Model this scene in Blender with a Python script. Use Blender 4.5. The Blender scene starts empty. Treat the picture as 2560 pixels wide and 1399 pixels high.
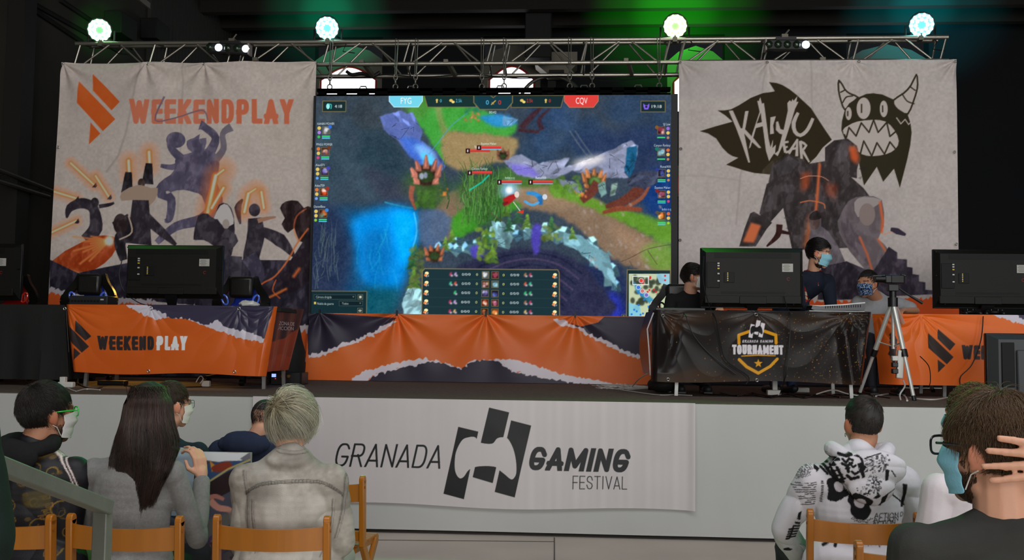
import bpy, bmesh, math, random
import numpy as np
from mathutils import Vector, Matrix, Euler
random.seed(7); RNG = np.random.default_rng(11)
SC = bpy.context.scene; COL = SC.collection
PI = math.pi

# ---------------------------------------------------------------- camera
CAM_H, PITCH, YAW, ROLL, FPX = 1.5, .0615, .0639, .0118, 2490.0
FW = np.array([-math.sin(YAW)*math.cos(PITCH), math.cos(YAW)*math.cos(PITCH), math.sin(PITCH)])
_rt = np.array([math.cos(YAW), math.sin(YAW), 0.0]); _up = np.cross(_rt, FW)
RT = math.cos(ROLL)*_rt + math.sin(ROLL)*_up
UP = math.cos(ROLL)*_up - math.sin(ROLL)*_rt
cd = bpy.data.cameras.new('camera'); cam = bpy.data.objects.new('camera', cd); COL.objects.link(cam)
cd.sensor_width = 36; cd.lens = FPX/2560*36; cd.clip_start = .05; cd.clip_end = 200
cam.matrix_world = Matrix(((RT[0], UP[0], -FW[0], 0), (RT[1], UP[1], -FW[1], 0), (RT[2], UP[2], -FW[2], CAM_H), (0, 0, 0, 1)))
SC.camera = cam

# ---------------------------------------------------------------- exposure, world, daylight
SC.view_settings.view_transform = 'Standard'; SC.view_settings.look = 'None'
SC.view_settings.exposure = 0; SC.view_settings.gamma = 1; SC.view_settings.use_curve_mapping = False
SC.cycles.max_bounces = 6; SC.cycles.diffuse_bounces = 3; SC.cycles.glossy_bounces = 3; SC.cycles.transmission_bounces = 4
SC.cycles.sample_clamp_indirect = 6; SC.cycles.caustics_reflective = False; SC.cycles.caustics_refractive = False
SC.cycles.use_denoising = True
w = bpy.data.worlds.new('hall_air'); SC.world = w; w.use_nodes = True
w.node_tree.nodes['Background'].inputs[0].default_value = (.8, .87, 1, 1)
w.node_tree.nodes['Background'].inputs[1].default_value = .012

def light(name, kind, loc, power, color=(1, 1, 1), aim=None, **kw):
    l = bpy.data.lights.new(name, kind); l.energy = power; l.color = color
    for k, v in kw.items(): setattr(l, k, v)
    o = bpy.data.objects.new(name, l); COL.objects.link(o); o.location = loc
    if aim is not None: o.rotation_euler = (Vector(aim)-Vector(loc)).to_track_quat('-Z', 'Y').to_euler()
    return o
# daylight through the wide open hall doors behind the seats
light('door_daylight', 'AREA', (2.5, -9.5, 2.9), 950, (1, .985, .965), aim=(0.5, 9, 1.9), shape='RECTANGLE', size=11, size_y=5.4)
# added overhead area light to brighten the floor; no roof opening is built
light('overhead_fill', 'AREA', (1.2, 2.2, 8.15), 620, (.97, .99, 1), aim=(1.2, 3.2, 0), shape='RECTANGLE', size=11, size_y=5)
light('right_side_area', 'AREA', (8.6, 1.0, 2.6), 120, (.9, .95, 1), aim=(1, 5, 1.0), shape='RECTANGLE', size=3.5, size_y=3.5)  # soft cool area light from the right; no door is built there

# ---------------------------------------------------------------- pixel -> place helpers (photo frame 2560 x 1399)
def ray(px, py):
    return FW + RT*((px-1280)/FPX) - UP*((py-699.5)/FPX)
def at(px, py, Y):
    d = ray(px, py); return Vector(d*(Y/d[1])) + Vector((0, 0, CAM_H))
def atz(px, py, Z):
    d = ray(px, py); return Vector(d*((Z-CAM_H)/d[2])) + Vector((0, 0, CAM_H))
def atx(px, py, X):
    d = ray(px, py); return Vector(d*(X/d[0])) + Vector((0, 0, CAM_H))
def ppm(Y): return FPX/Y

# ---------------------------------------------------------------- objects, tags
def tag(o, label=None, cat=None, group=None, kind=None):
    if label: o['label'] = label
    if cat: o['category'] = cat
    if group: o['group'] = group
    if kind: o['kind'] = kind
    return o
def wm(o):
    m = o.matrix_basis.copy()
    while o.parent: o = o.parent; m = o.matrix_basis @ m
    return m
def thing(name, loc, label, cat, group=None, rz=0):
    o = bpy.data.objects.new(name, None); COL.objects.link(o); o.location = loc; o.rotation_euler = (0, 0, rz)
    o.empty_display_size = .1
    return tag(o, label, cat, group)
def kids(o): return [c for c in bpy.data.objects if c.parent == o]
def copy_tree(o, parent=None):
    c = o.copy(); COL.objects.link(c)
    if parent: c.parent = parent
    for ch in kids(o): copy_tree(ch, c)
    return c

def srgb(c):
    c = np.asarray(c, float)/255.0
    return np.where(c <= .04045, c/12.92, ((c+.055)/1.055)**2.4)

# ---------------------------------------------------------------- materials
MATS = {}
def mat(name, rgb=(128, 128, 128), rough=.6, metal=0, spec=.5, bump=None, var=None, emit=0, emit_rgb=None, attr=False,
        attr_emit=False, sheen=0, alpha=1, trans=0, coat=0, sss=0, aniso=None):
    if name in MATS: return MATS[name]
    m = bpy.data.materials.new(name); m.use_nodes = True; nt = m.node_tree; N = nt.nodes; L = nt.links
    b = N['Principled BSDF']; c = (*[float(x) for x in srgb(rgb)], 1)
    b.inputs['Base Color'].default_value = c; b.inputs['Roughness'].default_value = rough; b.inputs['Metallic'].default_value = metal
    b.inputs['Specular IOR Level'].default_value = spec
    if sheen: b.inputs['Sheen Weight'].default_value = sheen
    if coat: b.inputs['Coat Weight'].default_value = coat
    if alpha < 1: b.inputs['Alpha'].default_value = alpha
    if trans: b.inputs['Transmission Weight'].default_value = trans
    if sss: b.inputs['Subsurface Weight'].default_value = sss; b.inputs['Subsurface Scale'].default_value = .008
    src = None
    if attr or attr_emit:
        a = N.new('ShaderNodeAttribute'); a.attribute_name = 'Col'; src = a.outputs['Color']
        if attr_emit:
            L.new(src, b.inputs['Emission Color']); b.inputs['Emission Strength'].default_value = emit or 1
            b.inputs['Base Color'].default_value = (.002, .002, .002, 1); b.inputs['Specular IOR Level'].default_value = 0
        else: L.new(src, b.inputs['Base Color'])
    tc = None
    if bump or var:
        tc = N.new('ShaderNodeTexCoord')
    if var:   # (scale, amount) mottling; optional stretch
        n = N.new('ShaderNodeTexNoise'); n.inputs['Scale'].default_value = var[0]; n.inputs['Detail'].default_value = 5
        co = tc.outputs['Object']
        if len(var) > 2:
            mp = N.new('ShaderNodeMapping'); mp.inputs['Scale'].default_value = var[2]; L.new(co, mp.inputs['Vector']); co = mp.outputs[0]
        L.new(co, n.inputs['Vector'])
        mr = N.new('ShaderNodeMapRange'); mr.inputs[1].default_value = .3; mr.inputs[2].default_value = .7
        mr.inputs[3].default_value = 1-var[1]; mr.inputs[4].default_value = 1+var[1]; L.new(n.outputs['Fac'], mr.inputs[0])
        mx = N.new('ShaderNodeVectorMath'); mx.operation = 'SCALE'; L.new(mr.outputs[0], mx.inputs['Scale'])
        if src is not None and not attr_emit: L.new(src, mx.inputs[0])
        else: mx.inputs[0].default_value = c[:3]
        L.new(mx.outputs[0], b.inputs['Base Color'])
    if bump:  # (scale, strength)
        n = N.new('ShaderNodeTexNoise'); n.inputs['Scale'].default_value = bump[0]; n.inputs['Detail'].default_value = 3
        co = tc.outputs['Object']
        if len(bump) > 2:
            mp = N.new('ShaderNodeMapping'); mp.inputs['Scale'].default_value = bump[2]; L.new(co, mp.inputs['Vector']); co = mp.outputs[0]
        L.new(co, n.inputs['Vector'])
        bp = N.new('ShaderNodeBump'); bp.inputs['Strength'].default_value = bump[1]; bp.inputs['Distance'].default_value = .01
        L.new(n.outputs['Fac'], bp.inputs['Height']); L.new(bp.outputs[0], b.inputs['Normal'])
    if emit and not attr_emit:
        b.inputs['Emission Color'].default_value = (*[float(x) for x in srgb(emit_rgb or rgb)], 1); b.inputs['Emission Strength'].default_value = emit
    MATS[name] = m
    return m

# ---------------------------------------------------------------- mesh builder
def basis(d):
    d = Vector(d).normalized(); a = Vector((0, 0, 1)) if abs(d.z) < .9 else Vector((1, 0, 0))
    u = d.cross(a).normalized(); return u, d.cross(u).normalized(), d
class MB:
    def __init__(s): s.v = []; s.f = []; s.m = []; s.cur = 0
    def add(s, vs, fs):
        n = len(s.v); s.v += [tuple(p) for p in vs]; s.f += [tuple(i+n for i in f) for f in fs]; s.m += [s.cur]*len(fs); return s
    def slot(s, i): s.cur = i; return s
    def box(s, c, size, rot=None, taper=1):
        hx, hy, hz = [x/2 for x in size]; R = Euler(rot).to_matrix() if rot is not None else Matrix.Identity(3)
        vs = [Vector(c)+R @ Vector((x*hx*(taper if z > 0 else 1), y*hy*(taper if z > 0 else 1), z*hz)) for z in (-1, 1) for y in (-1, 1) for x in (-1, 1)]
        return s.add(vs, [(0, 2, 3, 1), (4, 5, 7, 6), (0, 1, 5, 4), (2, 6, 7, 3), (0, 4, 6, 2), (1, 3, 7, 5)])
    def bar(s, a, b, w, h, up=(0, 0, 1)):   # rectangular bar from a to b; w across, h along up
        a = Vector(a); b = Vector(b); d = (b-a).normalized(); u = d.cross(Vector(up))
        if u.length < 1e-4: u = d.cross(Vector((1, 0, 0)))
        u.normalize(); n = u.cross(d).normalized()
        vs = [p+u*(x*w/2)+n*(y*h/2) for p in (a, b) for x, y in ((-1, -1), (1, -1), (1, 1), (-1, 1))]
        return s.add(vs, [(0, 3, 2, 1), (4, 5, 6, 7), (0, 1, 5, 4), (1, 2, 6, 5), (2, 3, 7, 6), (3, 0, 4, 7)])
    def cyl(s, a, b, r0, r1=None, n=14, cap=True):
        r1 = r0 if r1 is None else r1; a = Vector(a); b = Vector(b); u, v, d = basis(b-a)
        vs = [p+(u*math.cos(2*PI*i/n)+v*math.sin(2*PI*i/n))*r for p, r in ((a, r0), (b, r1)) for i in range(n)]
        fs = [(i, (i+1) % n, n+(i+1) % n, n+i) for i in range(n)]
        if cap: fs += [tuple(range(n-1, -1, -1)), tuple(range(n, 2*n))]
        return s.add(vs, fs)
    def tube(s, pts, r, n=8, cap=True, closed=False):
        P = [Vector(p) for p in pts]; k = len(P); vs = []
        R = r if isinstance(r, (list, tuple)) else [r]*k
        t0 = (P[1]-P[0]).normalized(); u, v, _ = basis(t0)
        for i in range(k):
            if closed: t = (P[(i+1) % k]-P[i-1])
            else: t = (P[min(i+1, k-1)]-P[max(i-1, 0)])
            t = t.normalized() if t.length > 1e-9 else t0
            u = (u-t*u.dot(t)).normalized() if (u-t*u.dot(t)).length > 1e-6 else basis(t)[0]
            v = t.cross(u)
            vs += [P[i]+(u*math.cos(2*PI*j/n)+v*math.sin(2*PI*j/n))*R[i] for j in range(n)]
        fs = [(i*n+j, i*n+(j+1) % n, (i+1) % k*n+(j+1) % n, (i+1) % k*n+j) for i in range(k if closed else k-1) for j in range(n)]
        if cap and not closed: fs += [tuple(range(n-1, -1, -1)), tuple(range((k-1)*n, k*n))]
        return s.add(vs, fs)
    def lathe(s, prof, c, axis=(0, 0, 1), n=24):   # prof: (radius, along)
        u, v, d = basis(axis); c = Vector(c); k = len(prof)
        vs = [c+d*h+(u*math.cos(2*PI*j/n)+v*math.sin(2*PI*j/n))*r for r, h in prof for j in range(n)]
        fs = [(i*n+j, i*n+(j+1) % n, (i+1)*n+(j+1) % n, (i+1)*n+j) for i in range(k-1) for j in range(n)]
        fs += [tuple(range(n-1, -1, -1)), tuple(range((k-1)*n, k*n))]
        return s.add(vs, fs)
    def prism(s, pts, o, ux, uy, depth):   # 2D outline in plane (ux,uy) at o, extruded along ux x uy by depth
        o = Vector(o); ux = Vector(ux); uy = Vector(uy); nn = ux.cross(uy).normalized()*depth; k = len(pts)
        vs = [o+ux*x+uy*y for x, y in pts]+[o+ux*x+uy*y+nn for x, y in pts]
        fs = [tuple(range(k-1, -1, -1)), tuple(range(k, 2*k))]+[(i, (i+1) % k, k+(i+1) % k, k+i) for i in range(k)]
        return s.add(vs, fs)
    def sphere(s, c, r, nu=16, nv=10, rot=None):
        r = (r, r, r) if isinstance(r, (int, float)) else r; R = Euler(rot).to_matrix() if rot is not None else Matrix.Identity(3); c = Vector(c)
        vs = [c+R @ Vector((0, 0, -r[2]))]
        for i in range(1, nv):
            ph = -PI/2+PI*i/nv
            vs += [c+R @ Vector((r[0]*math.cos(ph)*math.cos(2*PI*j/nu), r[1]*math.cos(ph)*math.sin(2*PI*j/nu), r[2]*math.sin(ph))) for j in range(nu)]
        vs.append(c+R @ Vector((0, 0, r[2]))); e = len(vs)-1
        fs = [(0, 1+(j+1) % nu, 1+j) for j in range(nu)]+[(e, e-nu+j, e-nu+(j+1) % nu) for j in range(nu)]
        fs += [(1+i*nu+j, 1+i*nu+(j+1) % nu, 1+(i+1)*nu+(j+1) % nu, 1+(i+1)*nu+j) for i in range(nv-2) for j in range(nu)]
        return s.add(vs, fs)
    def capsule(s, a, b, ra, rb, n=14, h=5):
        a = Vector(a); b = Vector(b); L = (b-a).length; u, v, d = basis(b-a if L > 1e-6 else (0, 0, 1))
        prof = [(ra*math.cos(t), -ra*math.sin(t)) for t in [PI/2*(h-i)/h*.98 for i in range(h+1)]]
        prof = [(r, x) for r, x in prof]+[(rb*math.cos(t), L+rb*math.sin(t)) for t in [PI/2*i/h*.98 for i in range(h+1)]]
        return s.lathe_uvd(prof, a, u, v, d, n)
    def lathe_uvd(s, prof, c, u, v, d, n):
        k = len(prof)
        vs = [c+d*hh+(u*math.cos(2*PI*j/n)+v*math.sin(2*PI*j/n))*r for r, hh in prof for j in range(n)]
        fs = [(i*n+j, i*n+(j+1) % n, (i+1)*n+(j+1) % n, (i+1)*n+j) for i in range(k-1) for j in range(n)]
        fs += [tuple(range(n-1, -1, -1)), tuple(range((k-1)*n, k*n))]
        return s.add(vs, fs)
    def grid(s, P):   # P: rows of points
        r = len(P); c = len(P[0]); return s.add([p for row in P for p in row], [(i*c+j, i*c+j+1, (i+1)*c+j+1, (i+1)*c+j) for i in range(r-1) for j in range(c-1)])
    def build(s, name, mats, parent=None, local=False, bevel=0, smooth=35, solid=0, sub=0):
        me = bpy.data.meshes.new(name)
        vs = s.v
        if parent is not None and not local:
            inv = wm(parent).inverted(); vs = [tuple(inv @ Vector(p)) for p in vs]
        me.from_pydata(vs, [], s.f)
        mats = mats if isinstance(mats, (list, tuple)) else [mats]
        for m in mats: me.materials.append(m)
        if len(mats) > 1: me.polygons.foreach_set('material_index', s.m)
        me.update()
        if smooth:
            me.polygons.foreach_set('use_smooth', [True]*len(me.polygons)); me.set_sharp_from_angle(angle=math.radians(smooth))
        o = bpy.data.objects.new(name, me); COL.objects.link(o)
        if parent is not None: o.parent = parent
        if solid: md = o.modifiers.new('thickness', 'SOLIDIFY'); md.thickness = solid; md.offset = 0
        if bevel: md = o.modifiers.new('bevel', 'BEVEL'); md.width = bevel; md.segments = 2; md.limit_method = 'ANGLE'; md.angle_limit = math.radians(40)
        if sub: md = o.modifiers.new('sub', 'SUBSURF'); md.levels = md.render_levels = sub
        return o
def struct(o): o['kind'] = 'structure'; return o

def mesh_np(name, V, Q, mats, col=None, parent=None, smooth=True, local=False):
    V = np.asarray(V, np.float64); Q = np.asarray(Q, np.int32)
    if parent is not None and not local:
        inv = np.array(wm(parent).inverted()); V = V @ inv[:3, :3].T + inv[:3, 3]
    me = bpy.data.meshes.new(name); k = Q.shape[1]
    me.vertices.add(len(V)); me.vertices.foreach_set('co', V.astype(np.float32).ravel())
    me.loops.add(Q.size); me.loops.foreach_set('vertex_index', Q.ravel())
    me.polygons.add(len(Q)); me.polygons.foreach_set('loop_start', np.arange(0, Q.size, k, dtype=np.int32))
    me.update(calc_edges=True); me.validate()
    me.polygons.foreach_set('use_smooth', np.full(len(me.polygons), smooth))
    if col is not None: set_col(me, col)
    me.materials.append(mats)
    o = bpy.data.objects.new(name, me); COL.objects.link(o)
    if parent is not None: o.parent = parent
    return o
def set_col(me, col):
    a = me.color_attributes.get('Col') or me.color_attributes.new('Col', 'FLOAT_COLOR', 'POINT')
    c = np.ones((len(me.vertices), 4), np.float32); c[:, :3] = col; a.data.foreach_set('color', c.ravel())

# value noise
def _h(ix, iy, iz, seed):
    n = (ix.astype(np.int64)*374761393+iy.astype(np.int64)*668265263+iz.astype(np.int64)*2147483647+seed*1274126177) & 0xffffffff
    n = ((n ^ (n >> 13))*1274126177) & 0xffffffff
    return ((n ^ (n >> 16)) & 0xffff)/65535.0
def noise3(P, scale=1.0, seed=0):
    P = np.asarray(P, float)*scale; i = np.floor(P).astype(np.int64); f = P-i; f = f*f*(3-2*f); r = 0
    for dx in (0, 1):
        for dy in (0, 1):
            for dz in (0, 1):
                wgt = (f[..., 0] if dx else 1-f[..., 0])*(f[..., 1] if dy else 1-f[..., 1])*(f[..., 2] if dz else 1-f[..., 2])
                r = r+wgt*_h(i[..., 0]+dx, i[..., 1]+dy, i[..., 2]+dz, seed)
    return r
def fbm(P, scale, seed=0, oct=4):
    r = 0; a = .5; t = 0
    for o in range(oct): r = r+a*noise3(P, scale*2**o, seed+o*17); t += a; a *= .5
    return r/t
def n2(X, Z, scale, seed=0, oct=4):
    return fbm(np.stack([X, Z, np.zeros_like(X)], -1), scale, seed, oct)

# ---------------------------------------------------------------- printed artwork: painted on a grid of the sheet's own vertices
_font = {}
def glyphs(txt, bold=0.0):
    k = (txt, bold)
    if k in _font: return _font[k]
    cu = bpy.data.curves.new('t', 'FONT'); cu.body = txt; cu.fill_mode = 'NONE'; cu.resolution_u = 4; cu.offset = bold
    o = bpy.data.objects.new('t', cu); COL.objects.link(o); dg = bpy.context.evaluated_depsgraph_get(); dg.update()
    me = o.evaluated_get(dg).to_mesh(); v = np.zeros(len(me.vertices)*3, np.float32); me.vertices.foreach_get('co', v); v = v.reshape(-1, 3)[:, :2]
    e = np.zeros(len(me.edges)*2, np.int32); me.edges.foreach_get('vertices', e); e = e.reshape(-1, 2)
    E = np.concatenate([v[e[:, 0]], v[e[:, 1]]], 1).astype(float)
    o.evaluated_get(dg).to_mesh_clear(); bpy.data.objects.remove(o); bpy.data.curves.remove(cu)
    _font[k] = E; return E
def blur(m, r):
    r = int(round(r))
    if r < 1: return m
    for ax in (0, 1):
        for _ in range(2):
            p = np.pad(m, [(r+1, r) if a == ax else (0, 0) for a in range(m.ndim)], mode='edge')
            c = np.cumsum(p, axis=ax)
            m = (np.take(c, range(2*r+1, c.shape[ax]), axis=ax)-np.take(c, range(0, c.shape[ax]-2*r-1), axis=ax))/(2*r+1)
    return m
def smooth_pts(P, n=6, closed=True):   # Catmull-Rom
    P = np.asarray(P, float); k = len(P); out = []
    rng = range(k if closed else k-1)
    for i in rng:
        if closed: p0, p1, p2, p3 = P[i-1], P[i], P[(i+1) % k], P[(i+2) % k]
        else: p0, p1, p2, p3 = P[max(i-1, 0)], P[i], P[i+1], P[min(i+2, k-1)]
        for j in range(n):
            t = j/n; out.append(.5*(2*p1+(p2-p0)*t+(2*p0-5*p1+4*p2-p3)*t*t+(3*p1-p0-3*p2+p3)*t**3))
    if not closed: out.append(P[-1])
    return np.array(out)
def torn(P, amp=6, n=10, seed=0, closed=False):   # ragged paper edge
    r = np.random.default_rng(seed); P = np.asarray(P, float); out = []
    k = len(P)
    for i in range(k if closed else k-1):
        a, b = P[i], P[(i+1) % k]; d = b-a; L = np.hypot(*d)+1e-6; nn = np.array([-d[1], d[0]])/L
        m = max(2, int(n*L/60))
        for j in range(m):
            out.append(a+d*(j/m)+nn*(r.normal()*amp*.5 if j else 0)+d/L*(r.normal()*amp*.25 if j else 0))
    if not closed: out.append(P[-1])
    return np.array(out)
def _arc(a0, a1, cx=.5, cy=.5, rx=.5, ry=.5, n=18, e=.78):
    f = lambda v: math.copysign(abs(v)**e, v); return [(cx+rx*f(math.cos(math.radians(a0+(a1-a0)*i/n))), cy+ry*f(math.sin(math.radians(a0+(a1-a0)*i/n)))) for i in range(n+1)]
_O = _arc(90, 450, n=30)
_P = [(0, 0), (0, 1), (.5, 1)]+_arc(85, -85, .5, .73, .46, .27, 12)+[(.5, .46), (0, .46)]
LETS = {'A': [[(0, 0), (.5, 1), (1, 0)], [(.2, .26), (.8, .26)]], 'D': [[(0, 0), (0, 1), (.45, 1)]+_arc(85, -85, .45, .5, .55, .5, 16)+[(.45, 0), (0, 0)]],
        'E': [[(1, 1), (0, 1), (0, 0), (1, 0)], [(0, .51), (.84, .51)]], 'F': [[(1, 1), (0, 1), (0, 0)], [(0, .5), (.84, .5)]],
        'G': [_arc(38, 335)+[(1, .42), (.58, .42)]],
        'H': [[(0, 0), (0, 1)], [(1, 0), (1, 1)], [(0, .5), (1, .5)]], 'C': [[(.97, .72), (.82, .94), (.5, 1), (.2, .95), (.03, .74), (0, .5), (.03, .26), (.2, .05), (.5, 0), (.82, .06), (.97, .28)]],
        'I': [[(.5, 0), (.5, 1)]], 'K': [[(0, 0), (0, 1)], [(1, 1), (0, .4)], [(.28, .56), (1, 0)]], 'L': [[(0, 1), (0, 0), (1, 0)]], 'M': [[(0, 0), (0, 1), (.5, .15), (1, 1), (1, 0)]],
        'N': [[(0, 0), (0, 1), (1, 0), (1, 1)]], 'O': [_O], 'P': [_P], 'R': [_P, [(.55, .46), (1, 0)]],
        'S': [[(.95, .74), (.8, .95), (.5, 1), (.2, .95), (.04, .77), (.14, .6), (.5, .51), (.86, .41), (.97, .24), (.8, .05), (.5, 0), (.2, .05), (.03, .27)]],
        'T': [[(0, 1), (1, 1)], [(.5, 1), (.5, 0)]], 'U': [[(0, 1), (0, .32)]+_arc(185, 355, .5, .32, .5, .32, 14)+[(1, .32), (1, 1)]], 'V': [[(0, 1), (.5, 0), (1, 1)]],
        'W': [[(0, 1), (.25, 0), (.5, .95), (.75, 0), (1, 1)]], 'Y': [[(0, 1), (.5, .42), (1, 1)], [(.5, .42), (.5, 0)]], 'Z': [[(0, 1), (1, 1), (0, 0), (1, 0)]], 'X': [[(0, 0), (1, 1)], [(0, 1), (1, 0)]]}
LETW = {'I': .2, 'M': .78, 'W': .9, 'L': .48, 'E': .52, 'F': .5, 'T': .56, 'A': .64, 'V': .62, 'Y': .6, 'O': .62, 'G': .62, ' ': .3}
class Canvas:
    # a sheet standing in the plane y=Y between x0..x1 and z0..z1
    def __init__(s, Y, x0, x1, z0, z1, cell, base=(255, 255, 255), foot=None):
        s.foot = foot or (x0, x1)   # left and right edge at the bottom of the sheet
        s.Y, s.x0, s.x1, s.z0, s.z1 = Y, x0, x1, z0, z1
        s.nx = int(round((x1-x0)/cell))+1; s.ny = int(round((z1-z0)/cell))+1
        s.img = np.zeros((s.ny, s.nx, 3))+np.array(base, float)
        s.cx = (s.nx-1)/(x1-x0); s.cz = (s.ny-1)/(z1-z0)
        s.scale = s.cx/ppm(Y)    # cells per photo pixel
    def map(s, P):
        out = []
        for p in P:
            q = at(p[0], p[1], s.Y); t = (s.z1-q.z)/(s.z1-s.z0); a = s.x0+(s.foot[0]-s.x0)*t; b = s.x1+(s.foot[1]-s.x1)*t
            out.append([(q.x-a)/(b-a)*(s.nx-1), t*(s.ny-1)])
        return np.array(out)
    def XZ(s):
        U, T = np.meshgrid(np.linspace(0, 1, s.nx), np.linspace(0, 1, s.ny)); Z = s.z1+(s.z0-s.z1)*T
        a = s.x0+(s.foot[0]-s.x0)*T; b = s.x1+(s.foot[1]-s.x1)*T; return a+(b-a)*U, Z
    def cover(s, E):
        m = np.zeros((s.ny, s.nx)); E = np.asarray(E, float)
        x1, y1, x2, y2 = E.T
        lo = max(0, int(np.floor(min(y1.min(), y2.min())))); hi = min(s.ny-1, int(np.ceil(max(y1.max(), y2.max()))))
        idx = np.arange(s.nx)
        for j in range(lo, hi+1):
            for o in (-.375, -.125, .125, .375):
                y = j+o; k = ((y1 <= y) & (y2 > y)) | ((y2 <= y) & (y1 > y))
                if not k.any(): continue
                xs = np.sort(x1[k]+(y-y1[k])*(x2[k]-x1[k])/(y2[k]-y1[k]))
                for a, b in zip(xs[0::2], xs[1::2]):
                    i0 = max(0, int(a-1)); i1 = min(s.nx, int(b+3))
                    if i1 > i0: m[j, i0:i1] += .25*np.clip(np.minimum(b, idx[i0:i1]+.5)-np.maximum(a, idx[i0:i1]-.5), 0, 1)
        return np.clip(m, 0, 1)
    def put(s, m, col, a=1):
        m = (m*a)[..., None]; s.img += (np.asarray(col, float)-s.img)*m
    def poly(s, P, col, a=1, soft=0, sm=0, within=None):
        if sm: P = smooth_pts(P, sm)
        G = s.map(P); m = s.cover(np.concatenate([G, np.roll(G, -1, 0)], 1))
        if soft: m = blur(m, soft*s.scale)
        if within is not None: m = m*within
        s.put(m, col, a); return m
    def letters(s, txt, p0, p1, h, col, t=.2, shear=0, gap=.12, a=1):   # plain block letters drawn stroke by stroke
        W = [LETW.get(c, .6) for c in txt]; tot = sum(W)+gap*(len(txt)-1); d = np.array(p1, float)-np.array(p0, float); L = np.hypot(*d)
        ux = d/L; uy = np.array([ux[1], -ux[0]]); kx = (L-shear*h)/(tot*h); M_ = np.zeros((s.ny, s.nx)); x = 0
        tr = lambda u, v: (p0[0]+(u*h*kx+v*h*shear)*ux[0]+v*h*uy[0], p0[1]+(u*h*kx+v*h*shear)*ux[1]+v*h*uy[1])
        for c, w_ in zip(txt, W):
            ti = t/kx
            if c != ' ':
                G = s.map([tr(x-.02, 0), tr(x+w_+.02, 0), tr(x+w_+.02, 1), tr(x-.02, 1)]); clip = s.cover(np.concatenate([G, np.roll(G, -1, 0)], 1))
                for pl in LETS[c]:
                    q = [np.array([x+ti/2+u*(w_-ti) if c != 'I' else x+w_/2, t/2+v*(1-t)]) for u, v in pl]
                    if np.hypot(*(q[0]-q[-1])) > .01:
                        e0 = (q[0]-q[1]); e1 = (q[-1]-q[-2]); q[0] = q[0]+e0/np.hypot(*e0)*t*.55; q[-1] = q[-1]+e1/np.hypot(*e1)*t*.55
                    M_ = np.maximum(M_, s.stroke([tr(*p) for p in q], t*h, None)*clip)
            x += w_+gap
        s.put(M_, col, a); return M_
    def stroke(s, P, w, col, a=1, soft=0, sm=0, taper=False, closed=False):
        if sm: P = smooth_pts(P, sm, closed)
        G = s.map(P); w = w*s.scale; n = len(G)
        if closed: G = np.concatenate([G, G[:1]]); n += 1
        m = np.zeros((s.ny, s.nx)); ext = w/2+2+soft
        for i in range(n-1):
            a0, b0 = G[i], G[i+1]; wi = w*(1-(i/(n-1))) if taper else w
            x0 = max(0, int(min(a0[0], b0[0])-ext)); x1 = min(s.nx, int(max(a0[0], b0[0])+ext)+1)
            y0 = max(0, int(min(a0[1], b0[1])-ext)); y1 = min(s.ny, int(max(a0[1], b0[1])+ext)+1)
            if x1 <= x0 or y1 <= y0: continue
            X, Y = np.meshgrid(np.arange(x0, x1), np.arange(y0, y1)); d = b0-a0; L = d@d+1e-9
            t = np.clip(((X-a0[0])*d[0]+(Y-a0[1])*d[1])/L, 0, 1); D = np.hypot(X-a0[0]-t*d[0], Y-a0[1]-t*d[1])
            m[y0:y1, x0:x1] = np.maximum(m[y0:y1, x0:x1], np.clip((wi/2-D)/(1+soft)+.5, 0, 1))
        if col is not None: s.put(m, col, a)
        return m
    def ell(s, c, r, col, a=1, soft=0, rot=0):
        t = np.linspace(0, 2*PI, 33)[:-1]; x = np.cos(t)*r[0]; y = np.sin(t)*r[1]
        P = np.stack([c[0]+x*math.cos(rot)-y*math.sin(rot), c[1]+x*math.sin(rot)+y*math.cos(rot)], 1)
        return s.poly(P, col, a, soft)
    def rect(s, x0, y0, x1, y1, col, a=1, soft=0): return s.poly([(x0, y0), (x1, y0), (x1, y1), (x0, y1)], col, a, soft)
    def text(s, txt, p0, p1, h, col, shear=0, bold=0, a=1):
        E = glyphs(txt, bold); H = glyphs('H', bold)
        base = H[:, [1, 3]].min(); cap = H[:, [1, 3]].max()-base; l = E[:, [0, 2]].min(); r = E[:, [0, 2]].max()
        d = np.array(p1, float)-np.array(p0, float); L = np.hypot(*d); ux = d/L; uy = np.array([ux[1], -ux[0]])
        def tr(x, y):
            yy = (y-base)/cap*h; xx = (x-l)/(r-l)*L+yy*shear
            return np.stack([p0[0]+xx*ux[0]+yy*uy[0], p0[1]+xx*ux[1]+yy*uy[1]], 1)
        A = s.map(tr(E[:, 0], E[:, 1])); B = s.map(tr(E[:, 2], E[:, 3]))
        m = s.cover(np.concatenate([A, B], 1)); s.put(m, col, a); return m
    def grain(s, amt, scale, seed=0, oct=3):
        X, Z = s.XZ(); s.img += ((n2(X, Z, scale, seed, oct)-.5)*2*amt)[..., None]
    def colors(s, k=1.0, top=.92):
        return np.clip(srgb(np.clip(s.img, 0, 255))/k, 0, top).reshape(-1, 3)
    def sheet(s, name, m, parent=None, k=1.0, disp=None, top=.92, sag=None):
        X, Z = s.XZ(); Yv = np.full_like(X, s.Y)
        if disp is not None: Yv = Yv+disp(X, Z)
        if sag is not None: Z = Z+sag(X, Z)
        i = np.arange(s.nx*s.ny).reshape(s.ny, s.nx)
        Q = np.stack([i[1:, :-1], i[1:, 1:], i[:-1, 1:], i[:-1, :-1]], -1).reshape(-1, 4)
        return mesh_np(name, np.stack([X, Yv, Z], -1).reshape(-1, 3), Q, m, s.colors(k, top), parent)
    def sample(s, X, Z):   # look the print up at places on a garment
        i = np.clip(((X-s.x0)*s.cx).round().astype(int), 0, s.nx-1); j = np.clip(((s.z1-Z)*s.cz).round().astype(int), 0, s.ny-1)
        return s.img[j, i]
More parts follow.
